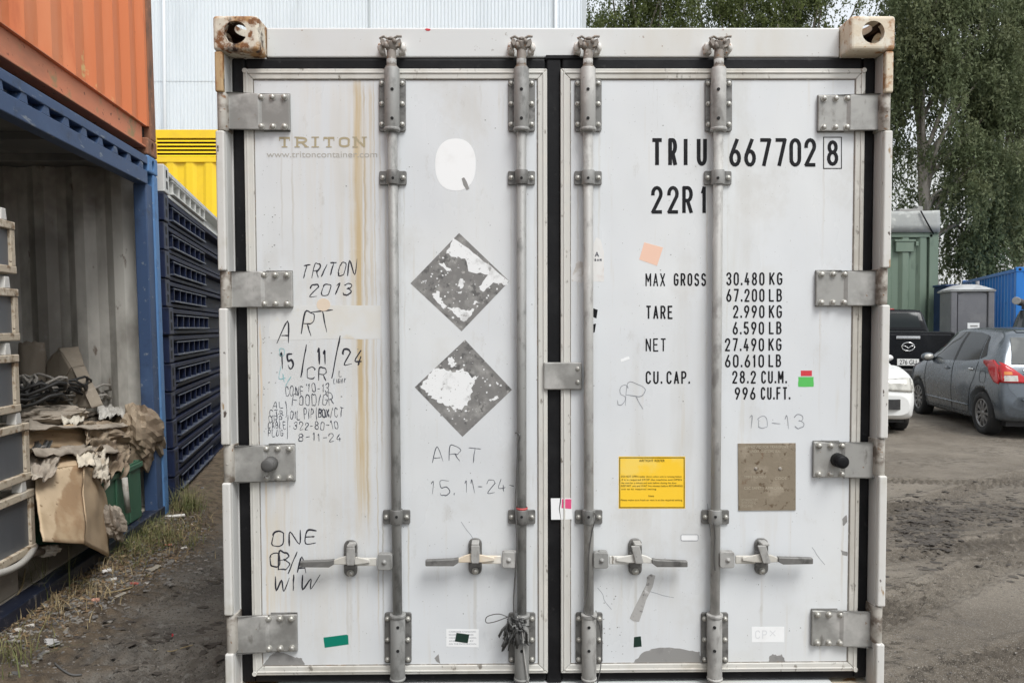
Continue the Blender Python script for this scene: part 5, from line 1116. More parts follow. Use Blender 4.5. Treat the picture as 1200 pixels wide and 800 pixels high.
# stacked crates at the left edge of the opening
CR = [(18, 261, 326, 'topmost whole'), (22, 339, 404, 'second'), (23, 415, 487, 'third'), (35, 494, 566, 'fourth'), (41, 571, 650, 'lowest')]
def crate(k, xr, y0, y1, word):
    top = lp(xr, y0, 1, .03); bot = lp(xr, y1 - 5, 1, .03); u1 = (top.x + bot.x) / 2; z0, z1 = bot.z, top.z; W_, D_ = .95, .72
    t = thing('stacking_crate', ('tan framed stacking crate with dark sheet sides, lowest of the stack above the hose' if k == 4 else 'tan framed stacking crate with grey sheet sides, %s from the top' % word), 'crate', ML @ Matrix.Translation((u1, .03, z0)), 'stacked crates at the left')
    h = z1 - z0; e = .036; m = M['cratepaint']
    for (x, y) in ((-e, 0), (-W_, 0), (-e, D_ - e), (-W_, D_ - e)):
        mb = MB(); mb.box(x, x + e, y, y + e, e + .001, h - e - .001); mb.build('corner_upright', m, t, .003)
    for z in (0, h - e):
        mb = MB(); mb.box(-W_, 0, -.004, e - .004, z, z + e); mb.box(-W_, 0, D_ - e, D_, z, z + e); mb.box(-W_, -W_ + e, e - .003, D_ - e - .001, z, z + e); mb.box(-e, 0, e - .003, D_ - e - .001, z, z + e); mb.build('frame_rail', m, t, .004)
    for (x0, x1, y0_, y1_) in ((-W_ + e, -e, .014, .018), (-W_ + e, -e, D_ - .018, D_ - .014), (-.018, -.014, e, D_ - e), (-W_ + .014, -W_ + .018, e, D_ - e)):
        mb = MB(); mb.box(x0, x1, y0_, y1_, e, h - e); mb.build('side_panel', M['cratepanel'], t)
    mb = MB(); mb.box(-W_ + e, -e, e, D_ - e, .01, .02); mb.build('base', M['cratepanel'], t)
    for (x, y) in ((-.09, .0), (-.09, D_ - .05), (-W_ + .04, 0), (-W_ + .04, D_ - .05)):
        mb = MB(); mb.prism([(x - .02, h + .001), (x + .03, h + .001), (x + .022, h + .055), (x - .012, h + .055)], 1, y, y + .045); mb.build('stacking_foot', M['strip'], t, .003)
for k, c in enumerate(CR): crate(k, *c)
pz = lp(41, 645, 1, .03); pal = thing('pallet', 'worn timber pallet carrying the crate stack on the container floor', 'pallet', ML @ Matrix.Translation((pz.x, .10, .143)))
wood = mat('grey pallet wood', (.24, .21, .17), .85, 0, [((.14, .12, .1), 5, .45, .65, (.3, 1, 1)), ((.34, .3, .25), 12, .58, .7)]); ph_ = pz.z - .143
for y in (0, .27, .54): mb = MB(); mb.box(-.95, -.02, y, y + .09, .0, ph_ - .024); mb.build('bearer', wood, pal, .004)
for i in range(6): x = -.95 + i*.166; mb = MB(); mb.box(x, x + .10, -.01, .64, ph_ - .0235, ph_ - .001); mb.build('deck_board', wood, pal, .003)
hose = [L(-20, 676, -.02), L(0, 671, -.03), L(14, 666, -.035), L(26, 659, -.03), L(35, 650, .0), L(41, 640, .06)]
o = MB().tube([ML @ p for p in smooth_v(hose)] if False else [ML @ Vector(p) for p in smooth3([tuple(h) for h in hose])], .015, 12).build('white_hose', mat('dirty white hose', (.40, .385, .35), .6, 0, [((.35, .32, .27), 9, .5, .7)])); tag(o, 'dirty white hose curving under the lowest crate', 'hose')
bag('paper_scrap', 'small pale crumpled paper on the container floor before the big box', L(58, 645, .10), (.06, .05, .025), mat('dirty white paper', (.55, .5, .42), .8), 15, .4)
o = MB().cyl(L(30, 650, .12), L(50, 646, .10), .018, .016, 10).build('tube_roll', M['papergrey']); o.matrix_world = ML; tag(o, 'grey cardboard tube on the container floor beside the hose', 'tube')

# ================================================================== WEEDS, LITTER, CLODS
M['grass'] = mat('weed blades', (.10, .115, .035), .8, 0, [((.16, .15, .06), 3, .45, .65), ((.30, .24, .12), 7, .52, .7), ((.06, .085, .028), 12, .55, .7)])
M['drygrass'] = mat('dry blades', (.34, .27, .15), .85, 0, [((.22, .16, .08), 6, .45, .68), ((.15, .15, .05), 11, .56, .7)])
def blades(name, spots, m, n, hmin, hmax, spread, seed, wd=.0035):
    r = np.random.RandomState(seed); V = []; Q = []
    for (x, y, k) in spots:
        for i in range(int(n * k)):
            bx_, by_ = x + r.normal(0, spread), y + r.normal(0, spread); z = gz(bx_, by_) - .004; h = r.uniform(hmin, hmax) * (.6 + .5*k); a = r.uniform(0, 2*np.pi); lean = abs(r.normal(.7, .55)) * h; w_ = wd * r.uniform(.6, 1.4); b0 = len(V)
            px_, py_ = -math.sin(a) * w_, math.cos(a) * w_
            for t in (0, .35, .7, 1):
                f = lean * t**1.8; ww = (1 - t*.85)
                V += [(bx_ + math.cos(a)*f + px_*ww, by_ + math.sin(a)*f + py_*ww, z + h*t*max(.15, 1 - .42*t*lean/h)), (bx_ + math.cos(a)*f - px_*ww, by_ + math.sin(a)*f - py_*ww, z + h*t*max(.15, 1 - .42*t*lean/h))]
            for q in range(3): Q.append((b0 + 2*q, b0 + 2*q+1, b0 + 2*q+3, b0 + 2*q+2))
    return np_mesh(name, V, Q, m)
def sp(l): return [(*gpt(px, py)[:2], k) for px, py, k in l]
o = blades('weed_tuft', sp([(216, 597, 1.0), (211, 600, .9), (223, 595, .9), (228, 600, .7)]), M['grass'], 70, .08, .24, .05, 3, .0024); tag(o, 'clump of long green weeds at the foot of the navy racks', 'weeds')
o = blades('weed_tuft', sp([(34, 700, .9), (44, 694, 1), (56, 692, .9), (24, 704, .8), (64, 688, .7)]), M['grass'], 16, .10, .28, .05, 4, .002); tag(o, 'tuft of tall thin weeds growing against the navy sill near the crates', 'weeds')
o = blades('weed_tuft', sp([(6, 770, .9), (20, 764, .8), (0, 780, 1), (14, 776, .7)]), M['grass'], 24, .06, .20, .06, 5, .0022); tag(o, 'green weeds at the bottom left corner of the ground', 'weeds')
r5 = random.Random(12); lst = []
for i in range(90):
    t = r5.random(); px = 20 + 215*t + r5.gauss(0, 9); py = 735 - 118*t + r5.gauss(0, 10); lst.append((px, py, r5.uniform(.3, 1)))
o = blades('dry_grass', sp(lst), M['drygrass'], 14, .02, .10, .09, 6, .0022); setting(o, 'stuff')
lst = [(r5.uniform(120, 222), 0, 1) for i in range(46)]; lst = [(px, 640 - (px-120)*.30 + r5.gauss(0, 12) + 8, r5.uniform(.4, 1)) for px, _, k in lst]
o = blades('green_grass', sp(lst), M['grass'], 40, .02, .12, .08, 7, .0026); setting(o, 'stuff')
def pebbles(name, pts, m, rmin, rmax, seed, flat=.6):
    r = np.random.RandomState(seed); V = []; Q = []
    st_ = (2.0, 1.0, 1.0) if 'clod' in name else (1, 1, 1)
    base = np.array([(1,0,0),(0,1,0),(-1,0,0),(0,-1,0),(.6,.6,.75),(-.6,.6,.75),(-.6,-.6,.75),(.6,-.6,.75)], float)
    fs = [(0,1,5,4),(1,2,6,5),(2,3,7,6),(3,0,4,7),(4,5,6,7)]
    fs = [(0,1,4,4)]
    for (x, y) in pts:
        k = rmin + (rmax - rmin) * r.rand()**2.5; a = r.uniform(0, 6.28) if st_[0] == 1 else r.normal(0, .35); ca, sa = np.cos(a), np.sin(a); b = base * st_ * (k * r.uniform(.6, 1.4, 3)) * (1, 1, flat) * r.uniform(.75, 1.25, (8, 1)); z = gz(x, y) - k * .12; b0 = len(V)
        for p in b: V.append((x + p[0]*ca - p[1]*sa, y + p[0]*sa + p[1]*ca, z + p[2]))
        for q in ((0,4,7,3),(0,1,5,4),(1,2,6,5),(2,3,7,6),(4,5,6,7)): Q.append(tuple(b0 + i for i in q))
    return np_mesh(name, V, Q, m)
gpts = []
for i in range(3200):
    t = r5.random(); px = 235*t + r5.gauss(0, 18); py = 752 - 130*t + r5.gauss(0, 20)
    if py > 560: p = gpt(px, py); gpts.append((p.x, p.y))
setting(pebbles('gravel', gpts, mat('mixed gravel', (.20, .185, .165), .85, 0, [((.10, .095, .09), 9, .42, .6), ((.42, .39, .35), 13, .58, .7), ((.20, .12, .08), 17, .62, .7)]), .003, .016, 2), 'stuff')
gpts = []
for i in range(1700): 
    px, py = r5.uniform(0, 262), r5.uniform(620, 810); p = gpt(px, py); gpts.append((p.x, p.y))
for i in range(2400): px, py = r5.uniform(1030, 1210), 500 + 310*r5.random()**1.3; p = gpt(px, py); gpts.append((p.x, p.y))
setting(pebbles('grit', gpts, mat('grit', (.22, .20, .175), .85, 0, [((.10, .092, .085), 9, .42, .6), ((.38, .35, .31), 13, .6, .7)]), .0015, .006, 3), 'stuff')
gpts = []
for i in range(1500):
    if i % 3: px, py = 1085 + r5.gauss(0, 22), 618 + r5.gauss(0, 17)
    else: px, py = 1160 + r5.gauss(0, 42), 602 + r5.gauss(0, 12)
    if px > 1036: p = gpt(px, py); gpts.append((p.x, p.y))
for i in range(170): px, py = r5.uniform(1035, 1205), r5.uniform(560, 690); p = gpt(px, py); gpts.append((p.x, p.y))
for i in range(120): px, py = r5.uniform(90, 260), r5.uniform(690, 790); p = gpt(px, py); gpts.append((p.x, p.y))
setting(pebbles('mud_clods', gpts, mat('dark mud', (.045, .037, .03), .8, 0, [((.075, .064, .052), 9, .45, .65)]), .004, .022, 4, .45), 'stuff')
lv = []
for i in range(4200):
    t = r5.random(); lv.append((235*t + r5.gauss(0, 14), 742 - 130*t + r5.gauss(0, 15)))
rl = np.random.RandomState(9); V = []; Q = []
for (px, py) in lv:
    if py < 575: continue
    p = gpt(px, py, .003); k = rl.uniform(.003, .016); a = rl.uniform(0, 6.28); e = rl.uniform(.25, .6); tl_ = rl.uniform(-.5, .5, 2); b0 = len(V)
    for (u, v) in ((-1, 0), (0, -e), (1, 0), (0, e)): V.append((p.x + k*(u*math.cos(a) - v*math.sin(a)), p.y + k*(u*math.sin(a) + v*math.cos(a)), p.z + k*max(0, u*tl_[0] + v*tl_[1] + .3)))
    Q.append((b0, b0+1, b0+2, b0+3))
setting(np_mesh('dead_leaves', V, Q, mat('dead leaves', (.20, .13, .07), .85, 0, [((.09, .06, .035), 8, .42, .6), ((.33, .25, .15), 12, .56, .68), ((.42, .39, .34), 21, .62, .7)])), 'stuff')
# shallow puddle by the container
p = gpt(246, 683); mb = MB(); n_ = 40; vs = [(p.x + .13*math.cos(t)*(1 + .18*math.sin(3*t + 1)), p.y + .06*math.sin(t)*(1 + .2*math.cos(2*t)), 0) for t in [i*2*math.pi/n_ for i in range(n_)]]
zz = min(gz(p.x, p.y) + .010, .02); mb.add([(x, y, zz) for x, y, _ in vs], [tuple(range(n_))]); s_ = NT('puddle water'); s_.color((.075, .066, .055)); s_.rough(.16); o = mb.build('puddle', s_.m, fix=False); setting(o)
# litter
LIT = [((205, 607), .13, .022, (.66, .64, .60), 'plastic_pipe', 'white broken plastic pipe lying beside the weeds'), ((112, 707), .035, .02, (.46, .25, .18), 'rag', 'peach coloured rag twist on the ground'), ((86, 672), .07, .03, (.46, .45, .44), 'plastic_cup', 'crushed grey plastic cup by the navy sill'),
       ((125, 674), .045, .02, (.62, .60, .57), 'plastic_scrap', 'white plastic scrap in the dry grass'), ((133, 682), .03, .016, (.60, .58, .54), 'plastic_scrap', 'small white scrap below the grass'), ((66, 640), .05, .02, (.5, .46, .40), 'paper_scrap', 'pale torn scrap behind the sill'),
       ((60, 754), .085, .012, (.40, .39, .38), 'wrapper', 'flat grey torn wrapper on the gravel'), ((215, 643), .04, .012, (.60, .56, .5), 'paper_scrap', 'cream scrap right of the green grass'), ((34, 736), .04, .014, (.58, .55, .5), 'bottle_cap', 'white bottle cap sized scrap on the gravel bank'), ((140, 702), .07, .006, (.34, .31, .26), 'stick', 'weathered flat stick end near the rag'),
       ((202, 745), .012, .01, (.55, .04, .05), 'plastic_scrap', 'tiny red plastic bit on the asphalt'), ((180, 668), .10, .010, (.30, .27, .22), 'wood_splinter', 'grey brown wood splinter in the grass edge'), ((16, 745), .06, .012, (.45, .42, .37), 'paper_scrap', 'torn paper scrap at the left edge of the gravel'), ((108, 662), .11, .012, (.23, .22, .2), 'cardboard_scrap', 'flat grey cardboard piece on the bank'), ((195, 641), .06, .01, (.42, .16, .10), 'plastic_strip', 'reddish plastic strip beside the grass'), ((158, 684), .05, .01, (.40, .11, .08), 'plastic_scrap', 'dark red plastic scrap under the grass')]
for i, ((px, py), L_, t_, c_, nm, lab) in enumerate(LIT):
    p = gpt(px, py); r6 = random.Random(i); a = r6.uniform(0, 3.1); pts = []
    if i == 0: a = R(20)
    n_ = 9; d = Vector((math.cos(a), math.sin(a), 0)); e = Vector((-d.y, d.x, 0)); P = []
    for q in range(n_):
        u = (q/(n_-1) - .5) * L_; row = []
        for k in range(9):
            ph = 2*math.pi*k/8; rr = 1 + (0 if i == 0 else r6.uniform(-.4, .4)); ww = (.5*t_ if i == 0 else L_*.26*r6.uniform(.6, 1.2))
            row.append(p + d*u + e*math.cos(ph)*ww*rr + Vector((0, 0, t_*.5 + math.sin(ph)*t_*.5*rr)))
        row[-1] = row[0]; P.append(row)
    o = MB().grid(P, smooth=(i == 0)).build(nm, mat('litter', c_, .7, 0, [((c_[0]*.7, c_[1]*.7, c_[2]*.7), 20, .5, .7)]), fix=True); tag(o, lab, nm.replace('_', ' '))
for i, (pts, lab) in enumerate([([(64, 778), (72, 786), (84, 791), (96, 792)], 'thin dark twig lying on the asphalt at lower left'), ([(180, 763), (200, 764), (214, 760), (226, 757)], 'pale grass stalk lying on the asphalt'), ([(122, 702), (140, 695), (156, 690)], 'pale thin stick below the grass'), ([(0, 738), (12, 722), (26, 708), (30, 695)], 'long dry stem leaning over the gravel at the left edge')]):
    P = [gpt(a, b, .006 + (.12*k/3 if i == 3 else 0)) for k, (a, b) in enumerate(pts)]
    o = MB().tube([Vector(q) for q in smooth3([tuple(q) for q in P], 4)], .004 if i != 1 else .0022, 6).build('twig', M['drygrass'] if i else M['wire']); tag(o, lab, 'twig')

# ================================================================== TREES
M['leafdark'] = mat('dark leaves', (.16, .195, .10), .6, 0, [((.19, .21, .11), .9, .42, .66), ((.13, .15, .08), 5, .52, .72), ((.06, .08, .04), 2.2, .52, .70)])
M['leafolive'] = mat('olive leaves', (.13, .16, .055), .6, 0, [((.17, .20, .07), .8, .42, .66), ((.045, .065, .022), 2.0, .50, .68), ((.16, .18, .08), 5, .55, .74)])
M['bark'] = mat('pale bark', (.30, .27, .23), .85, 0, [((.16, .14, .115), 5, .45, .68, (1, 1, .3)), ((.42, .39, .34), 9, .56, .72, (1, 1, .4))], (30, .4, .01))
for k in ('leafdark', 'leafolive'): M[k].node_tree.nodes['Principled BSDF'].inputs['Specular IOR Level'].default_value = .25
for k in ('leafdark', 'leafolive'):           # thin leaves let light through
    t_ = M[k].node_tree; b_ = t_.nodes['Principled BSDF']; tr_ = t_.nodes.new('ShaderNodeBsdfTranslucent'); mx_ = t_.nodes.new('ShaderNodeMixShader'); mx_.inputs[0].default_value = .45; src = b_.inputs['Base Color'].links[0].from_socket
    t_.links.new(src, tr_.inputs['Color']); t_.links.new(b_.outputs[0], mx_.inputs[1]); t_.links.new(tr_.outputs[0], mx_.inputs[2]); t_.links.new(mx_.outputs[0], t_.nodes['Material Output'].inputs['Surface'])
def tree(name, label, base, hgt, blobs, nclump, m, seed, leaf=.13, droop=1.0, per=24, nl=16, group=None):
    """blobs: (dx, dy, z, rx, ry, rz) ellipsoids that the crown fills; leaves hang on drooping strands"""
    r = np.random.RandomState(seed); t = thing(name, label, 'tree', loc=base, group=group)
    vol = np.array([b[3]*b[4]*b[5] for b in blobs]); vol = vol / vol.sum()
    cl = []; bi = r.choice(len(blobs), nclump, p=vol)
    d = r.normal(size=(nclump, 3)); d /= np.linalg.norm(d, axis=1)[:, None]; rad = r.rand(nclump)**.45
    C = np.array([[b[0], b[1], b[2]] for b in blobs])[bi] + d * rad[:, None] * np.array([[b[3], b[4], b[5]] for b in blobs])[bi]
    n = nclump * per
    s0 = np.repeat(C, per, 0) + r.normal(size=(n, 3)) * np.array([.27, .27, .26]) * (.7 + .6*r.rand(n, 1))
    dirh = r.normal(size=(n, 2)); dirh /= np.linalg.norm(dirh, axis=1)[:, None]; ln = r.uniform(.35, 1.15, n) * droop
    k = (np.arange(nl) + .5) / nl
    P = s0[:, None, :] + np.stack([dirh[:, None, 0]*.28*k[None]*(1 - .4*k[None]), dirh[:, None, 1]*.28*k[None]*(1 - .4*k[None]), -ln[:, None]*(k[None]**1.5) + .05*k[None]], -1)
    P = P.reshape(-1, 3) + r.normal(size=(n*nl, 3))*.03; N = len(P)
    ax = r.normal(size=(N, 3))*np.array([.55, .55, .45]) + np.array([0, 0, -.8]); ax /= np.linalg.norm(ax, axis=1)[:, None]
    sd_ = np.cross(ax, r.normal(size=(N, 3))); sd_ /= np.linalg.norm(sd_, axis=1)[:, None] + 1e-9
    L_ = leaf * r.uniform(.6, 1.35, (N, 1)); W_ = L_ * r.uniform(.16, .26, (N, 1))
    V = np.stack([P, P + ax*L_*.45 + sd_*W_, P + ax*L_, P + ax*L_*.45 - sd_*W_], 1).reshape(-1, 3); Q = np.arange(N*4).reshape(-1, 4)
    np_mesh('crown', V, Q, m, t)
    mb = MB(); r7 = random.Random(seed); top = Vector((r7.uniform(-.5, .5), 0, hgt*.62)); tr = hgt*.018 + .05
    path = [Vector((0, 0, -.1)), Vector((r7.uniform(-.2, .2), r7.uniform(-.2, .2), hgt*.2)), Vector((r7.uniform(-.4, .4), r7.uniform(-.2, .2), hgt*.42)), top]
    path = [Vector(p) for p in smooth3([tuple(p) for p in path], 5)]
    mb.tube(path, [tr*(1 - .7*i/(len(path)-1))*(1.35 if i == 0 else 1) for i in range(len(path))], 9)
    for i in range(0, nclump, max(1, nclump // 18)):
        c = Vector(C[i]); hs_ = [p for p in path if p.z < c.z - .2 and p.z > hgt*.16]
        if not hs_: continue
        a = hs_[int(len(hs_) * (.45 + .5*r7.random()))]; mid = a.lerp(c, .5) + Vector((r7.uniform(-.3, .3), r7.uniform(-.3, .3), .3))
        q = [Vector(p) for p in smooth3([tuple(a), tuple(mid), tuple(c)], 4)]; mb.tube(q, [tr*.26*(1 - .82*j/(len(q)-1)) for j in range(len(q))], 6)
    mb.build('trunk', M['bark'], t, fix=False)
    return t
bt = at(1088, 300, 25); 
tree('weeping_tree', 'big dark weeping tree hanging over the green container on the right', (bt.x, 25, 0), 15, [(0, 0, 11.0, 2.6, 2.2, 2.6), (1.9, .2, 9.0, 1.9, 1.7, 2.4), (-1.1, 0, 8.6, 1.6, 1.5, 2.0), (2.6, 0, 6.0, 1.7, 1.4, 2.0), (.9, -.5, 6.9, 1.6, 1.3, 1.7), (.2, 0, 13.2, 2.0, 1.8, 1.5), (1.7, -.2, 4.6, 1.3, .9, 1.2), (2.7, .3, 4.7, 1.0, .9, 1.2), (.6, .4, 5.2, .8, .8, 1.0), (-.9, .5, 7.2, 1.1, .9, 1.6), (-.8, .5, 5.6, .8, .8, 1.0), (.9, .1, 3.9, .9, .7, .9), (2.1, .1, 4.0, 1.0, .7, 1.0), (2.7, 0, 12, 1.6, 1.5, 2)], 200, M['leafdark'], 1, .135, 1.35, 34, 18)
bt = at(1190, 300, 29)
tree('weeping_tree', 'second dark tree behind the portable toilet at the right edge', (bt.x, 29, 0), 16, [(0, 0, 12, 2.6, 2.2, 3.0), (-1.2, 0, 9, 1.9, 1.6, 2.2), (.8, 0, 8.4, 1.9, 1.7, 2.2), (-.4, 0, 6.2, 1.4, 1.2, 1.2)], 95, M['leafdark'], 2, .14, 1.25, 32, 18)
for i, (px, Y, z0, rx, lab) in enumerate([(742, 27, 12.6, 2.1, 'olive green tree crown above the container roof, nearest the warehouse edge'), (848, 28, 13.1, 2.6, 'olive green tree in the middle of the row behind the container roof'), (945, 27, 12.9, 2.0, 'olive green tree behind the right end of the container roof')]):
    b = at(px, 10, Y)
    tree('gum_tree', lab, (b.x, Y, 0), 15, [(0, 0, z0 + .3, rx, 1.7, 1.9), (-.9, 0, z0 - 1.7, rx*.8, 1.5, 1.5), (.9, 0, z0 - 2.2, rx*.8, 1.5, 1.5), (.3, 0, z0 + 2.2, rx*.7, 1.4, 1.2)], 120, M['leafolive'], 5 + i, .11, .75, 28, 16, group='trees behind the container')

# ================================================================== RIGHT-HAND YARD: container, toilet, blue container
M['green'] = mat('green paint', (.135, .185, .140), .55, 0, [((.165, .215, .165), 1.2, .45, .7, (1, 1, .3)), ((.10, .14, .105), 6, .56, .72, (1, 1, .3)), ((.2, .16, .11), 18, .7, .75)])
YG = 21.0; xr = at(1099.5, 330, YG).x; zg = at(1099, 269, YG).z
gc = thing('green_container', 'tall grey green ribbed container with a pale tarpaulin cap under the trees', 'container', loc=(xr, YG, 0))
mb = MB(); wave_wall(mb, -2.25, -.26, .25, zg - .22, .10, .50, .085); mb.build('end_wall', M['green'], gc, fix=False)
mb = MB(); mb.box(-.255, 0, .0, .16, .13, zg - .13); mb.box(-2.44, -2.255, .0, .16, .13, zg - .13); mb.build('corner_post', M['green'], gc, .01)
mb = MB(); mb.box(-2.27, -.17, .0, .16, zg - .215, zg - .05); mb.box(-2.27, -.17, 0, .16, .02, .245); mb.build('end_rail', M['green'], gc, .008)
for x in (-.165, -2.44):
    for z in (zg - .125, .0): mb = MB(); mb.box(x, x + .165, -.012, .165, z, z + .12); o = mb.build('corner_casting', M['green'], gc, .012); mb = MB(); mb.cyl((x + .08, -.013, z + .06), (x + .08, .0, z + .06), .034, n=14); mb.build('casting_hole', M['dark'], o)
mb = MB(); mb.box(-2.43, -.005, .17, 6.0, .1, zg - .03); mb.build('body', M['green'], gc)
a, b = at(1050, 283, YG), at(1071, 295, YG); mb = MB(); mb.box(a.x - xr, b.x - xr, -.012, .06, b.z, a.z); h = mb.build('vent_hatch', M['green'], gc, .01); mb = MB(); mb.box(a.x - xr - .04, b.x - xr + .04, -.03, .055, a.z, a.z + .05); mb.build('hood', M['green'], h, .005)
a, b = at(1073, 283, YG), at(1076, 288, YG); mb = MB(); mb.box(a.x - xr, b.x - xr, -.025, .05, b.z, a.z); mb.build('lock_box', M['green'], gc, .006)
zc = at(1099, 247.5, YG).z; tp = mat('weathered tarpaulin', (.36, .37, .355), .8, 0, [((.33, .34, .33), 1.6, .45, .68, (1, 1, .4)), ((.52, .53, .50), 4, .55, .74), ((.24, .24, .22), 9, .64, .74, (1, 1, .4))], (6, .4, .03))
P = []
for i in range(25):
    x = -2.5 + 2.50 * i / 24; row = []
    for (y, z) in ((-.04, zg - .08), (-.05, zg + .14), (-.045, zc - .10), (-.04, zc - .015), (-.01, zc), (.6, zc + .02), (3, zc + .05), (5.9, zc)):
        w_ = float(fbm(np.array([x*2.2]), np.array([y*3 + z*2]), 4)[0]); row.append((x, y - .03*abs(w_), z + w_*.09*(z > zc - .1)))
    P.append(row)
o = MB().grid(P).build('tarpaulin_cap', tp, gc, fix=False); solidify(o, .01)
pa, pb, pc_ = at(1079, 247, YG - .1), at(1086, 260, YG - .12), at(1094, 274, YG - .05)
o = MB().tube([(q.x - xr, q.y - YG, q.z) for q in (pa, pb, pc_)], .02, 6).build('strap', M['rubber'], gc)
mb = MB(); q = at(1062, 246, YG + .3); mb.box(q.x - xr - .25, q.x - xr + .32, .2, .6, zc + .02, zc + .10); mb.box(q.x - xr + .3, q.x - xr + .45, .25, .5, zc + .03, zc + .18); mb.build('loose_panel', M['bare'], gc, .01)
# portable toilet
YP = 17.9; x0, x1 = at(1124, 350, YP).x, at(1175, 350, YP).x; zt3 = at(1130, 339, YP).z; Wp = x1 - x0
pt_ = thing('portable_toilet', 'grey portable toilet cabin with a pale domed roof between green and blue containers', 'portable toilet', loc=((x0 + x1)/2, YP + .6, 0), rz=R(-14))
gp = mat('grey plastic', (.15, .152, .165), .5, 0, [((.19, .192, .20), 2, .45, .7), ((.115, .117, .125), 8, .58, .74)]); gp2 = mat('pale grey plastic', (.40, .41, .41), .5, 0, [((.3, .3, .3), 4, .5, .7)])
hw = Wp/2 - .07
mb = MB(); mb.box(-hw, hw, -hw + .03, hw, .12, zt3); mb.build('cabin', gp, pt_, .03, 3)
for x in (-hw + .05, hw - .05): mb = MB(); mb.box(x - .07, x + .07, -hw - .03, -hw + .035, .1, zt3 - .01); mb.build('corner_column', gp, pt_, .025, 3)
mb = MB(); mb.prism([(-hw + .14, .2), (hw - .14, .2), (hw - .14, zt3 - .12), (hw - .3, zt3 - .05), (-hw + .3, zt3 - .05), (-hw + .14, zt3 - .12)], 1, -hw - .005, -hw + .028); dr_ = mb.build('door', gp, pt_, .012)
mb = MB(); mb.box(-.10, .16, -hw - .012, -hw - .004, 1.42, 1.56); mb.build('door_sign', M['sticker'], dr_); mb = MB(); mb.box(-.04, .12, -hw - .016, -hw - .0125, 1.47, 1.50); mb.build('sign_text', M['bare'], dr_)
mb = MB(); mb.box(-.02, .06, -hw - .05, -hw - .006, 1.12, 1.22); mb.build('latch', M['dark'], dr_, .01)
mb = MB(); P = [[((u - .5)*2*(hw + .06), (v - .5)*2*(hw + .06), zt3 + .002 + .15*(1 - abs(u - .5)**2.6*6)*(1 - abs(v - .5)**2.6*6) if 0 < u < 1 and 0 < v < 1 else zt3 + .002) for v in np.linspace(0, 1, 13)] for u in np.linspace(0, 1, 17)]
mb.grid(P); mb.build('roof', gp2, pt_)
mb = MB(); mb.box(-hw - .05, hw + .05, -hw - .05, hw + .05, zt3 - .05, zt3); mb.build('roof_rim', gp2, pt_, .02)
mb = MB(); mb.box(-hw - .03, hw + .03, -hw - .03, hw + .03, .0, .115); mb.build('skid_base', M['bare'], pt_, .02)
mb = MB(); mb.cyl((hw - .08, hw - .1, zt3), (hw - .08, hw - .1, zt3 + .25), .045, n=10); mb.build('vent_pipe', gp, pt_)
# blue container, corner towards us
M['brightblue'] = mat('bright blue paint', (.018, .18, .56), .45, 0, [((.03, .24, .64), 1.4, .45, .7, (1, 1, .3)), ((.012, .12, .40), 5, .58, .74)])
pc2 = at(1191, 313, 19.0); hb = pc2.z
MBc = Matrix.Translation((pc2.x, 19.0, 0)) @ Matrix.Rotation(R(-20), 4, 'Z')          # local x along its front, local y away from us
bc = thing('shipping_container', 'bright blue ribbed shipping container standing beyond the cars at the right edge', 'container', MBc)
mb = MB(); vs = MB(); corr(mb, .14, 5.9, .16, hb - .12, .008, .30, .075, 1); mb.build('side_wall', M['brightblue'], bc, fix=False)
mb = MB(); wave_wall(mb, .14, 2.3, .16, hb - .12, .045, .30, .036); mb.build('end_wall', M['brightblue'], bc, fix=False)
for x in (0, 2.44 - .16):
    for y in (0, 5.9): mb = MB(); mb.box(x, x + .16, y, y + .16, .12, hb - .12); mb.build('corner_post', M['brightblue'], bc, .01)
    mb = MB(); mb.box(x + .002, x + .10, .165, 5.895, hb - .118, hb - .03); mb.box(x + .002, x + .10, .165, 5.895, .03, .158); mb.build('side_rail', M['brightblue'], bc, .006)
    for y in (-.01, 5.89):
        for z in (0, hb - .118): mb = MB(); mb.box(x - .008, x + .168, y, y + .178, z, z + .118); o = mb.build('corner_casting', M['brightblue'], bc, .012); mb = MB(); mb.cyl((x - .0085, y + .09, z + .06), (x + .005, y + .09, z + .06), .036, n=14); mb.cyl((x + .08, y - .0005, z + .06), (x + .08, y + .01, z + .06), .036, n=14); mb.build('casting_hole', M['dark'], o)
mb = MB(); mb.box(.165, 2.275, .002, .1, hb - .118, hb - .03); mb.box(.165, 2.275, .002, .1, .03, .158); mb.build('end_rail', M['brightblue'], bc, .006)
mb = MB(); mb.box(.095, 2.38, .1, 5.88, .1, hb - .045); mb.build('body', M['brightblue'], bc)
mb = MB(); 
for y in (2.2, 3.3): mb.box(-.006, .02, y, y + .62, hb - 1.28, hb - .92)
mb.build('vent', M['dark'], bc, .004)
# blue panel seen between toilet and green container
bp_ = thing('blue_tank', 'narrow dark blue site bin squeezed between green container and grey toilet', 'bin', loc=(at(1117, 350, 20.2).x, 20.2, 0))
mb = MB(); mb.box(-.20, .16, 0, .6, .05, at(1100, 336, 20.2).z); mb.build('body', mat('deep blue paint', (.008, .022, .07), .5, 0, [((.015, .035, .1), 3, .5, .7)]), bp_, .03); mb = MB(); mb.box(-.22, .18, -.03, .63, at(1100, 336, 20.2).z, at(1100, 333, 20.2).z); mb.build('lid', mat('deep blue lid', (.01, .03, .09), .5), bp_, .02)

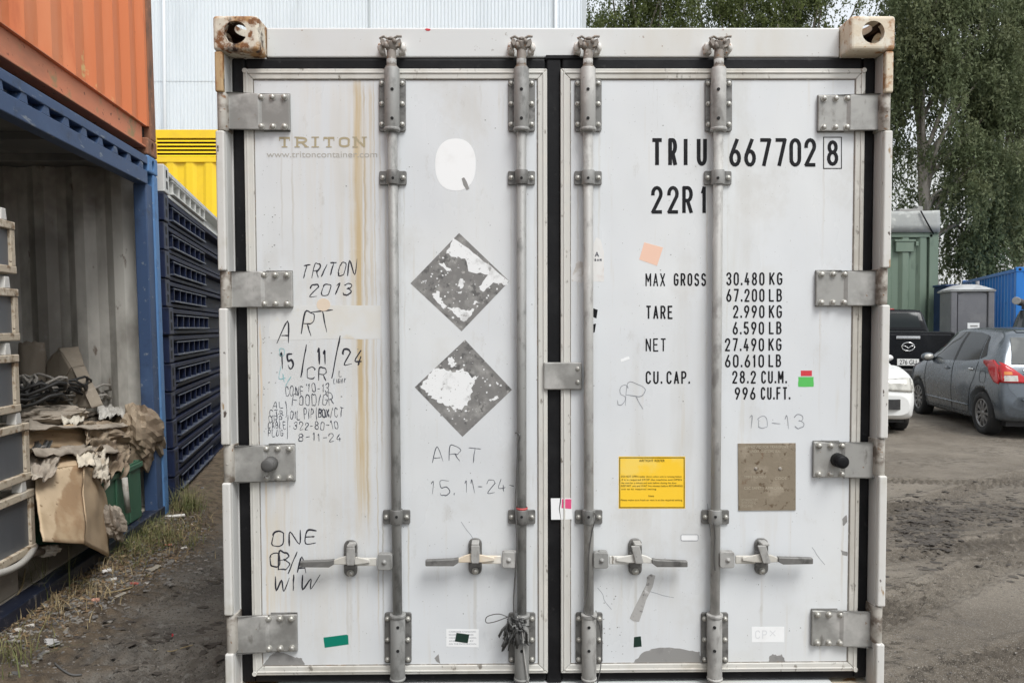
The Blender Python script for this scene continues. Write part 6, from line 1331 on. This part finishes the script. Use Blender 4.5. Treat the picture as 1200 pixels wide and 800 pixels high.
# ================================================================== VEHICLES
def carpaint(name, c, metal=.3, rough=.3):
    s = NT(name); s.color(s.mix(s.ramp(s.noise(3, (1, 1, 2), 5), .6, .95), c, tuple(x*.85 + .004 for x in c))); s.rough(s.ramp(s.noise(6, (1, 1, 1), 4), .3, .7, rough*.8, rough*1.25)); s.b.inputs['Metallic'].default_value = metal; s.b.inputs['Coat Weight'].default_value = .35; s.b.inputs['Coat Roughness'].default_value = .08; return s.m
M['glass'] = mat('car glass', (.014, .018, .019), .07, 0, spec=.2); M['glassdust'] = mat('dusty glass', (.085, .09, .09), .5, 0, [((.14, .145, .14), 4, .45, .7)], None, .2); M['tyre'] = mat('tyre rubber', (.018, .018, .018), .85, 0, [((.06, .055, .048), 12, .55, .75)]); M['rim'] = mat('alloy rim', (.26, .255, .25), .4, .6, [((.12, .11, .10), 14, .5, .7)])
M['trimblack'] = mat('black car plastic', (.02, .02, .021), .6, 0, [((.045, .043, .04), 6, .5, .75)]); M['taillight'] = mat('red lens', (.42, .008, .012), .15, 0, spec=.6); M['lens'] = mat('clear lens', (.52, .505, .46), .12, .2, [((.34, .33, .30), 9, .45, .65)]); M['amber'] = mat('amber lens', (.55, .20, .05), .2); M['chrome'] = mat('chrome', (.62, .62, .62), .18, .9); M['plateW'] = mat('number plate', (.72, .72, .70), .45); M['gap'] = mat('panel gap', (.006, .006, .006), .9)
class Body:
    """lofted car body; stations are (x, z bottom, z belt, z top, half width, half roof width)"""
    def __init__(s, st, sub=7):
        st = [np.array(a, float) for a in st]; A = []
        for i in range(len(st) - 1):
            a, b, c, d = st[max(0, i-1)], st[i], st[i+1], st[min(len(st)-1, i+2)]
            for j in range(sub):
                t = j/sub; v = .5*((2*b) + (c-a)*t + (2*a-5*b+4*c-d)*t*t + (3*b-a-3*c+d)*t**3); lin = b + (c-b)*t; A.append(.55*v + .45*lin)
        A.append(st[-1]); s.A = np.array(A)
        o = np.argsort(s.A[:, 0]); s.A = s.A[o]
    def par(s, x): return [float(np.interp(x, s.A[:, 0], s.A[:, k])) for k in range(1, 6)]
    def half(s, x):
        zb, zl, zt, w, wr = s.par(x); hh = zt - zl
        p = [(0, zb), (w*.80, zb), (w*.955, zb + .035), (w*.99, zb + .3*(zl - zb)), (w, zb + .55*(zl - zb)), (w*.985, zb + .82*(zl - zb)), (w*.955, zl), (w*.955 + (wr - w*.955)*.55, zl + hh*.55), (wr + .012, zt - min(.09, hh*.22)), (wr - .035, zt - min(.03, hh*.1)), (wr*.70, zt - min(.008, hh*.04)), (0, zt)]
        out = []
        for i in range(len(p) - 1):
            a, b, c, d = [np.array(p[max(0, min(len(p)-1, i+k))]) for k in (-1, 0, 1, 2)]
            for j in range(4): t = j/4; v = .5*((2*b) + (c-a)*t + (2*a-5*b+4*c-d)*t*t + (3*b-a-3*c+d)*t**3); l_ = b + (c-b)*t; out.append(.6*v + .4*l_)
        out.append(np.array(p[-1])); return np.array(out)
    def build(s, name, m, parent, wheels=(), wr=.33, ww=.9):
        P = []
        for x in s.A[:, 0]:
            h = s.half(x); row = [(x, y, z) for y, z in h] + [(x, -y, z) for y, z in h[-2:0:-1]]; P.append(row)
        mb = MB(); n = len(P[0]); vs = [p for r in P for p in r]; fs = [(i*n + j, i*n + (j+1) % n, (i+1)*n + (j+1) % n, (i+1)*n + j) for i in range(len(P)-1) for j in range(n)]
        mb.add(vs, fs, True); k = len(P) - 1; mb.f += [tuple(range(n)), tuple(k*n + j for j in range(n - 1, -1, -1))]; mb.sm += [False, False]
        o = mb.build(name, m, parent); cs = []
        for (x, z) in wheels:
            for q in (-1, 1):
                mb = MB(); mb.cyl((x, q*ww*1.3, z), (x, q*(ww - .32), z), wr, n=32); cs.append(mb.build('cutter', m, parent))
        if cs: boolean_cut(o, cs)
        o.data.polygons.foreach_set('use_smooth', [len(p.vertices) < 7 for p in o.data.polygons])
        return o
    def side_y(s, x, z, zmin_belt=False):
        h = s.half(x); i = np.argmax(h[:, 0]); up = h[i:] ; lo = h[:i+1]
        if z >= h[i, 1]: return float(np.interp(z, up[:, 1], up[:, 0]))
        return float(np.interp(z, lo[:, 1], lo[:, 0]))
    def top_z(s, x, y):
        h = s.half(x); i = np.argmax(h[:, 0]); up = h[i:][::-1]; return float(np.interp(abs(y), up[:, 0], up[:, 1]))
    def end_x(s, y, z, xa, xb):
        """x of the front or back surface at height z, between xa (outside) and xb (inside)"""
        for i in range(60):
            m_ = (xa + xb)/2
            if s.top_z(m_, y) < z: xa = m_
            else: xb = m_
        return (xa + xb)/2
    def side_patch(s, top, bot, q, off=.004, n=10, m_=5):
        def poly(pl, t):
            L_ = [0]; 
            for a, b in zip(pl, pl[1:]): L_.append(L_[-1] + math.dist(a, b))
            return (float(np.interp(t*L_[-1], L_, [p[0] for p in pl])), float(np.interp(t*L_[-1], L_, [p[1] for p in pl])))
        P = []
        for i in range(n+1):
            a, b = poly(top, i/n), poly(bot, i/n); row = []
            for j in range(m_+1): x = a[0] + (b[0]-a[0])*j/m_; z = a[1] + (b[1]-a[1])*j/m_; row.append((x, q*(s.side_y(x, z) + off), z))
            P.append(row)
        return P
    def end_patch(s, y0, y1, z0, z1, xa, xb, off, n=10, m_=6, taper=0):
        P = []
        for i in range(n+1):
            row = []
            for j in range(m_+1):
                z = z0 + (z1-z0)*j/m_; f = 1 - taper*j/m_; y = (y0 + (y1-y0)*i/n)*f; row.append((s.end_x(y, z, xa, xb) + off, y, z))
            P.append(row)
        return P
def wheel(parent, x, y, z, r, wd, q, spokes=9):
    w_ = bpy.data.objects.new('wheel', None); COL.objects.link(w_); w_.parent = parent; w_.location = (x, y, z)
    MB().lathe([(r*.66, -wd*.45), (r*.80, -wd*.5), (r*.95, -wd*.46), (r, -wd*.3), (r, wd*.3), (r*.95, wd*.46), (r*.80, wd*.5), (r*.66, wd*.44), (r*.64, wd*.2), (r*.64, -wd*.45), (r*.66, -wd*.45)], (0, 0, 0), (0, q, 0), 36).build('tyre', M['tyre'], w_)
    mb = MB(); mb.lathe([(r*.66, wd*.42), (r*.63, wd*.40), (r*.60, wd*.30), (r*.58, wd*.0), (.0, wd*.0)], (0, 0, 0), (0, q, 0), 32); mb.build('rim_well', M['trimblack'], w_)
    mb = MB(); mb.lathe([(r*.655, wd*.41), (r*.64, wd*.45), (r*.60, wd*.42), (r*.585, wd*.3)], (0, 0, 0), (0, q, 0), 32); mb.lathe([(0, wd*.40), (r*.10, wd*.40), (r*.15, wd*.34), (r*.15, wd*.2)], (0, 0, 0), (0, q, 0), 20)
    for k in range(spokes):
        a = 2*math.pi*k/spokes; c, s_ = math.cos(a), math.sin(a); w1, w2 = r*.055, r*.075; pts = []
        for rad, ww, dep in ((r*.12, w1, .36), (r*.36, w1, .40), (r*.61, w2, .38)):
            for e in (-1, 1): pts.append((rad*c - e*ww*s_, q*wd*dep, rad*s_ + e*ww*c))
        pts += [(p[0], p[1] - q*wd*.12, p[2]) for p in pts]; mb.add(pts, [(0, 1, 3, 2), (2, 3, 5, 4), (6, 8, 9, 7), (8, 10, 11, 9), (0, 2, 8, 6), (2, 4, 10, 8), (1, 7, 9, 3), (3, 9, 11, 5)])
    mb.build('rim', M['rim'], w_)
    return w_
def seam(b, pts, q, parent, r=.0035):
    P = smooth3([(x, z, 0) for x, z in pts], 6); MB().tube([(x, q*(b.side_y(x, z) + .001), z) for x, z, _ in P], r, 5).build('panel_gap', M['gap'], parent, fix=False)
def text_on(name, body, size, m, parent, M_):
    cu = bpy.data.curves.new('t', 'FONT'); cu.body = body; cu.size = size; cu.extrude = .002; cu.align_x = 'CENTER'; t = bpy.data.objects.new('t', cu); COL.objects.link(t)
    dg = bpy.context.evaluated_depsgraph_get(); dg.update(); me = bpy.data.meshes.new_from_object(t.evaluated_get(dg)); bpy.data.objects.remove(t); me.transform(M_); me.materials.append(m); o = bpy.data.objects.new(name, me); COL.objects.link(o); o.parent = parent; return o
# ---- grey hatchback seen from its rear left
def frame2(x, y, hx, hy): a = math.atan2(hy, hx); return Matrix.Translation((x, y, 0)) @ Matrix.Rotation(a, 4, 'Z')
HM = frame2(7.50, 11.22, .172, .985); HM = Matrix.Translation((0, 0, gz(6.4, 10.1) - .012)) @ HM
hb_ = thing('hatchback_car', 'dark grey five door hatchback parked facing away with a red tail light', 'car', HM)
grey = carpaint('grey metallic paint', (.105, .122, .14), .4, .26)
B1 = Body([(-1.765, .40, .52, .58, .70, .62), (-1.74, .30, .62, .70, .79, .71), (-1.70, .26, .80, .86, .818, .745), (-1.655, .24, .92, .965, .828, .745), (-1.56, .23, .97, 1.14, .836, .715), (-1.44, .22, .98, 1.31, .84, .67), (-1.34, .21, .98, 1.405, .842, .63), (-1.18, .20, .98, 1.455, .845, .595), (-.7, .18, .965, 1.475, .848, .585), (-.1, .18, .945, 1.48, .848, .585), (.30, .18, .93, 1.45, .846, .57), (.62, .18, .925, 1.29, .845, .585), (.92, .18, .92, 1.08, .843, .62), (1.10, .18, .90, .965, .84, .66), (1.45, .20, .84, .90, .82, .62), (1.72, .22, .76, .80, .76, .56), (1.88, .26, .64, .68, .66, .48), (1.94, .32, .54, .57, .52, .38)])
B1.build('body', grey, hb_, [(-1.19, .30), (1.19, .30)], .355, .845)
for q in (-1, 1):
    fw = [(.36, 1.375), (.10, 1.41), (-.17, 1.415)]; MB().grid(B1.side_patch(fw, [(.80, .965), (.3, .975), (-.17, .985)], q)).build('front_window', M['glass'], hb_)
    MB().grid(B1.side_patch([(-.25, 1.415), (-.6, 1.405), (-.88, 1.37)], [(-.25, .99), (-.6, 1.0), (-1.00, 1.03)], q)).build('rear_window', M['glass'], hb_)
    MB().grid(B1.side_patch([(-.91, 1.36), (-.97, 1.34)], [(-1.03, 1.04), (-1.17, 1.09)], q)).build('quarter_window', M['trimblack'], hb_)
    MB().grid(B1.side_patch([(-.17, 1.41), (-.25, 1.41)], [(-.17, .985), (-.25, .99)], q, .005)).build('door_pillar', M['trimblack'], hb_)
    for pts in ([(.84, .95), (.86, .7), (.80, .36), (.74, .27)], [(-.21, .98), (-.21, .6), (-.20, .27)], [(-1.02, 1.0), (-.98, .80), (-.86, .62), (-.80, .40), (-.76, .27)], [(.84, .262), (.0, .262), (-.76, .262)]): seam(B1, pts, q, hb_)
    MB().tube([(x, q*(B1.side_y(x, .37) + .006), .37) for x in np.linspace(.80, -.78, 20)], .012, 6).build('side_moulding', grey, hb_)
    for x in (-.02, -.86):
        z = .86 if x > -.5 else .89; y = q*(B1.side_y(x, z)); mb = MB(); mb.ball((x, y + q*.012, z), .085, .016, .018); h = mb.build('door_handle', M['chrome'] if x < -.5 else grey, hb_); mb = MB(); mb.ball((x, y - q*.002, z - .004), .055, .008, .03); mb.build('handle_recess', M['trimblack'], h)
    mb = MB(); mb.ball((.66, q*(B1.side_y(.66, .99) + .10), 1.0), .085, .10, .07); mr = mb.build('wing_mirror', grey, hb_); mb = MB(); mb.ball((.635, q*(B1.side_y(.66, .99) + .10), 1.0), .072, .082, .056); mb.build('mirror_glass', M['lens'], mr); mb = MB(); mb.cyl((.67, q*(B1.side_y(.66, .97) - .02), .955), (.67, q*(B1.side_y(.66, .97) + .06), .975), .022, n=8); mb.build('mirror_arm', M['trimblack'], mr)
    # tail light wrapping the corner
    P = [[(B1.end_x(q*y, z, -1.78, -1.2) - .010, q*y, z) for z in [.755 + (min(1.03, .775 + .25*((y - .50)/.28)**.8) - .755)*v/6 for v in range(7)]] for y in np.linspace(.501, .815, 15)]; et = MB().grid(P).build('tail_light', M['taillight'], hb_); solidify(et, .012, 0)
    P = B1.side_patch([(-1.32, 1.035), (-1.45, 1.045), (-1.58, .985), (-1.675, .80)], [(-1.30, .99), (-1.42, .86), (-1.56, .755), (-1.665, .735)], q, .012, 14, 6); tl = MB().grid(P).build('tail_light', M['taillight'], hb_); solidify(tl, .012, -1)
    P = [[(B1.end_x(q*y, z, -1.78, -1.2) - .018, q*y, z) for z in (.775, .80, .825, .85)] for y in np.linspace(.62, .80, 7)]; MB().grid(P).build('reverse_lens', M['lens'], et)
    P = [[(B1.end_x(q*y, z, -1.78, -1.2) - .018, q*y, z) for z in (.86, .88, .90)] for y in np.linspace(.68, .80, 5)]; MB().grid(P).build('indicator_lens', M['amber'], et)
    mb = MB(); y = q*(B1.side_y(-1.22, .80) + .001); pts = [(-1.22 + .085*math.copysign(abs(math.cos(t))**.6, math.cos(t)), .80 + .08*math.copysign(abs(math.sin(t))**.6, math.sin(t))) for t in [i*math.pi/16 for i in range(33)]]
    if q > 0: mb.tube([(x, q*(B1.side_y(x, z) + .0005), z) for x, z in pts], .003, 4); mb.build('fuel_flap', M['gap'], hb_, fix=False)
    for x in (-1.19, 1.19): wheel(hb_, x, q*.745, .30, .30, .19, q, 10)
MB().grid(B1.end_patch(-.66, .66, 1.00, 1.345, -1.76, -1.2, -.012, 14, 6, .13)).build('rear_screen', M['glassdust'], hb_)
MB().grid(B1.end_patch(-.46, .46, 1.415, 1.445, -1.5, -.9, -.03, 10, 3)).build('roof_spoiler', grey, hb_)
o = MB().tube([(B1.end_x(y, .80, -1.8, -1.2) - .006, y, .80 - .0*abs(y)) for y in np.linspace(-.62, .62, 20)], .006, 5).build('boot_gap', M['gap'], hb_, fix=False)
MB().tube([(B1.end_x(y, .57, -1.8, -1.2) - .002, y, .535) for y in np.linspace(-.60, .60, 16)], .018, 6).build('bumper_strip', grey, hb_)
mb = MB(); mb.box(-1.745, -1.66, -.34, .34, .64, .76); mb.build('plate_recess', M['trimblack'], hb_, .01)
xb_ = B1.end_x(.45, .90, -1.8, -1.2); text_on('badge', 'SUZUKI', .085, M['chrome'], hb_, Matrix.Translation((xb_ - .02, .40, .875)) @ Matrix.Rotation(R(-90), 4, 'Z') @ Matrix.Rotation(R(68), 4, 'X'))
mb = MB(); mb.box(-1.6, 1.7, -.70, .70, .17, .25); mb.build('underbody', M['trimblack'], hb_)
# ---- white car nose
WM = Matrix.Translation((0, 0, gz(5.2, 10.3) - .01)) @ frame2(4.70 + .21*1.75, 10.13 + .98*1.75, -.21, -.98)
wc = thing('white_car', 'white car nosing out behind the container with a clouded headlight', 'car', WM)
white = carpaint('white car paint', (.74, .74, .72), 0, .3)
B2 = Body([(-1.75, .40, .60, .66, .62, .50), (-1.70, .28, .80, .88, .76, .60), (-1.60, .24, .90, 1.0, .80, .60), (-1.3, .22, .92, 1.30, .81, .56), (-1.1, .2, .92, 1.38, .815, .55), (-.2, .18, .90, 1.42, .82, .555), (.15, .18, .89, 1.38, .82, .55), (.5, .18, .88, 1.18, .82, .58), (.80, .18, .86, .95, .82, .66), (1.15, .19, .85, .935, .815, .70), (1.45, .2, .81, .885, .81, .70), (1.60, .21, .76, .83, .795, .69), (1.70, .23, .66, .73, .76, .66), (1.76, .28, .50, .55, .69, .58)])
B2.build('body', white, wc, [(-1.15, .29), (1.08, .29)], .335, .82)
for q in (-1, 1):
    P = [[(B2.end_x(q*y, z, 1.79, 1.0) + .010, q*y, z) for z in np.linspace(.60 + .05*(.70 - y), .79 - .10*abs(y - .66), 7)] for y in np.linspace(.34, .735, 11)]; fl = MB().grid(P).build('headlight', M['lens'], wc); solidify(fl, .012, 0)
    hl = MB().grid(B2.side_patch([(1.36, .80), (1.5, .77), (1.63, .74), (1.68, .70)], [(1.42, .68), (1.5, .63), (1.62, .60), (1.68, .595)], q, .010, 12, 6)).build('headlight', M['lens'], wc); solidify(hl, .012, -1)
    P = B2.side_patch([(1.12, .455), (1.5, .435), (1.70, .42)], [(1.30, .35), (1.5, .33), (1.70, .33)], q, .010, 12, 4); MB().grid(P).build('bumper_strip', M['trimblack'], wc)
    MB().grid(B2.side_patch([(.08, 1.33), (-.2, 1.36)], [(.42, .93), (-.2, .94)], q)).build('front_window', M['glass'], wc); MB().grid(B2.side_patch([(-.28, 1.36), (-.9, 1.33)], [(-.28, .94), (-1.0, .96)], q)).build('rear_window', M['glass'], wc)
    mb = MB(); mb.ball((.20, q*(B2.side_y(.45, .93) + .08), 1.0), .05, .07, .05); mb.build('wing_mirror', white, wc)
    for x in (-1.15, 1.08): wheel(wc, x, q*.73, .29, .29, .18, q, 7)
P = [[(float(np.interp(y, [-.78, -.5, 0, .5, .78], [1.655, 1.80, 1.83, 1.80, 1.655])), y, z) for z in (.36, .41, .46, .50)] for y in np.linspace(-.78, .78, 25)]
MB().grid(P).build('grille_strip', M['trimblack'], wc)
MB().grid(B2.end_patch(-.58, .58, .97, 1.34, .95, .1, .008, 10, 6, .06)).build('windscreen', M['glass'], wc)
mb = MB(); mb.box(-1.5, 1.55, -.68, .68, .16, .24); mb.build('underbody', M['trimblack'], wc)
# ---- black utility truck
uh = math.radians(73.5); UM = Matrix.Translation((0, 0, .02)) @ frame2(8.02 + 2.6*math.cos(uh), 15.0 + 2.6*math.sin(uh), math.cos(uh), math.sin(uh))
ut = thing('pickup_truck', 'black pickup truck seen from behind with tailgate badge and white number plate', 'pickup truck', UM)
black = carpaint('black car paint', (.006, .0065, .008), .0, .25); black.node_tree.nodes['Principled BSDF'].inputs['Specular IOR Level'].default_value = .2; black.node_tree.nodes['Principled BSDF'].inputs['Coat Weight'].default_value = .08
B3 = Body([(-2.60, .62, 1.20, 1.30, .86, .80), (-2.55, .58, 1.24, 1.355, .91, .85), (-1.6, .5, 1.25, 1.36, .925, .87), (-.95, .45, 1.25, 1.36, .93, .87), (.3, .42, 1.20, 1.30, .93, .84), (1.1, .42, 1.16, 1.26, .93, .80), (1.9, .45, 1.10, 1.18, .92, .78), (2.4, .5, .98, 1.06, .88, .74), (2.58, .55, .8, .86, .78, .6)])
B3.build('body', black, ut, [(-1.45, .38), (1.75, .38)], .45, .93)
B4 = Body([(-.98, 1.30, 1.345, 1.385, .80, .66), (-.93, 1.25, 1.34, 1.60, .81, .66), (-.82, 1.22, 1.34, 1.80, .82, .655), (-.65, 1.2, 1.33, 1.845, .83, .66), (.3, 1.18, 1.31, 1.86, .83, .66), (.75, 1.15, 1.29, 1.72, .83, .66), (1.15, 1.15, 1.26, 1.42, .83, .68), (1.38, 1.12, 1.22, 1.26, .82, .7)])
B4.build('cab', black, ut)
MB().grid(B4.end_patch(-.60, .60, 1.43, 1.755, -.98, -.5, -.006, 10, 6, .10)).build('rear_screen', M['glass'], ut)
mb = MB(); mb.ball((-.70, 0, 1.845), .03, .12, .016); mb.build('brake_light', M['taillight'], ut)
for q in (-1, 1):
    MB().grid(B4.side_patch([(.55, 1.74), (-.1, 1.78)], [(1.0, 1.36), (-.1, 1.37)], q)).build('side_window', M['glass'], ut); MB().grid(B4.side_patch([(-.18, 1.78), (-.6, 1.76)], [(-.18, 1.37), (-.78, 1.37)], q)).build('side_window', M['glass'], ut)
    mb = MB(); mb.box(-2.625, -2.50, q*.80, q*.925, .85, 1.22); mb.build('tail_light', M['taillight'], ut, .02)
    mb = MB(); mb.ball((.85, q*1.0, 1.38), .08, .11, .09); mb.build('wing_mirror', black, ut)
    for x in (-1.45, 1.75): wheel(ut, x, q*.80, .38, .38, .25, q, 6)
mb = MB(); mb.box(-2.655, -2.56, -.78, .78, .66, 1.305); tg = mb.build('tailgate', black, ut, .03, 3)
mb = MB(); mb.box(-2.672, -2.65, -.22, .22, 1.20, 1.26); mb.build('handle', M['chrome'], tg, .012)
mb = MB(); mb.tube([(-2.662, -.115*math.cos(t), 1.045 + .085*math.sin(t)) for t in [i*math.pi/16 for i in range(33)]], .011, 6); mb.tube([(-2.664, y, z) for y, z in ((-.10, 1.07), (-.05, 1.055), (0, 1.015), (.05, 1.055), (.10, 1.07))], .010, 6); mb.build('emblem', M['chrome'], tg)
mb = MB(); mb.box(-2.78, -2.58, -.86, .86, .44, .60); bm_ = mb.build('rear_bumper', M['trimblack'], ut, .03, 3)
mb = MB(); mb.box(-2.675, -2.657, -.20, .20, .665, .80); np_ = mb.build('number_plate', M['plateW'], ut, .006)
text_on('plate_text', '276 GU', .135, M['black'], np_, Matrix.Translation((-2.677, 0, .69)) @ Matrix.Rotation(R(-90), 4, 'Z') @ Matrix.Rotation(R(90), 4, 'X') @ Matrix.Scale(.72, 4, (1, 0, 0)))
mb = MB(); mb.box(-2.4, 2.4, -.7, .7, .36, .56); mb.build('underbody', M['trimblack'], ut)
# ---- dark four wheel drive at the right edge, with an awning roll on its rack
sh = R(232); SM = frame2(at(1243, 370, 15.2).x, 15.2, math.cos(sh), math.sin(sh))
sv = thing('four_wheel_drive', 'dark four wheel drive with a roof awning roll behind the grey hatchback', 'car', SM)
B5 = Body([(-2.2, .6, 1.05, 1.12, .80, .7), (-2.15, .5, 1.15, 1.6, .87, .68), (-2.0, .45, 1.16, 1.80, .90, .68), (-1.0, .42, 1.16, 1.85, .92, .69), (.3, .42, 1.15, 1.84, .92, .69), (.62, .42, 1.14, 1.70, .92, .69), (1.05, .42, 1.12, 1.32, .92, .74), (1.2, .42, 1.10, 1.20, .92, .76), (1.8, .45, 1.04, 1.14, .90, .76), (2.15, .5, .95, 1.02, .84, .7), (2.25, .55, .8, .85, .74, .6)])
B5.build('body', carpaint('dark car paint', (.02, .023, .026), .1, .25), sv, [(-1.35, .39), (1.40, .39)], .46, .92)
MB().grid(B5.end_patch(-.62, .62, 1.30, 1.74, 1.3, .2, .008, 10, 6, .04)).build('windscreen', M['glass'], sv)
for q in (-1, 1):
    MB().grid(B5.side_patch([(.38, 1.72), (-.3, 1.75)], [(.80, 1.22), (-.3, 1.22)], q)).build('side_window', M['glass'], sv); MB().grid(B5.side_patch([(-.4, 1.75), (-1.8, 1.72)], [(-.4, 1.22), (-1.9, 1.22)], q)).build('side_window', M['glass'], sv)
    mb = MB(); mb.ball((.75, q*1.03, 1.25), .08, .11, .085); mb.build('wing_mirror', M['trimblack'], sv)
    for x in (-1.35, 1.40): wheel(sv, x, q*.80, .39, .39, .26, q, 6)
mb = MB()
for x in (-1.4, -.6, .1): mb.box(x - .02, x + .02, -.66, .66, 1.90, 1.94); mb.box(x - .03, x + .03, -.66, -.60, 1.83, 1.90); mb.box(x - .03, x + .03, .60, .66, 1.83, 1.90)
rk = mb.build('roof_rack', M['trimblack'], sv, .004)
aw = thing('awning_roll', 'brown grey rolled awning carried on the roof rack at the right edge', 'awning', SM)
mb = MB(); mb.cyl((-1.7, -.72, 2.0), (.55, -.72, 2.0), .075, n=16); mb.build('cover', mat('awning cover', (.07, .06, .052), .8, 0, [((.11, .09, .075), 6, .5, .7)]), aw); mb = MB(); mb.cyl((.551, -.72, 2.0), (.60, -.72, 2.0), .08, n=16); mb.build('end_cap', M['bare'], aw, .01)
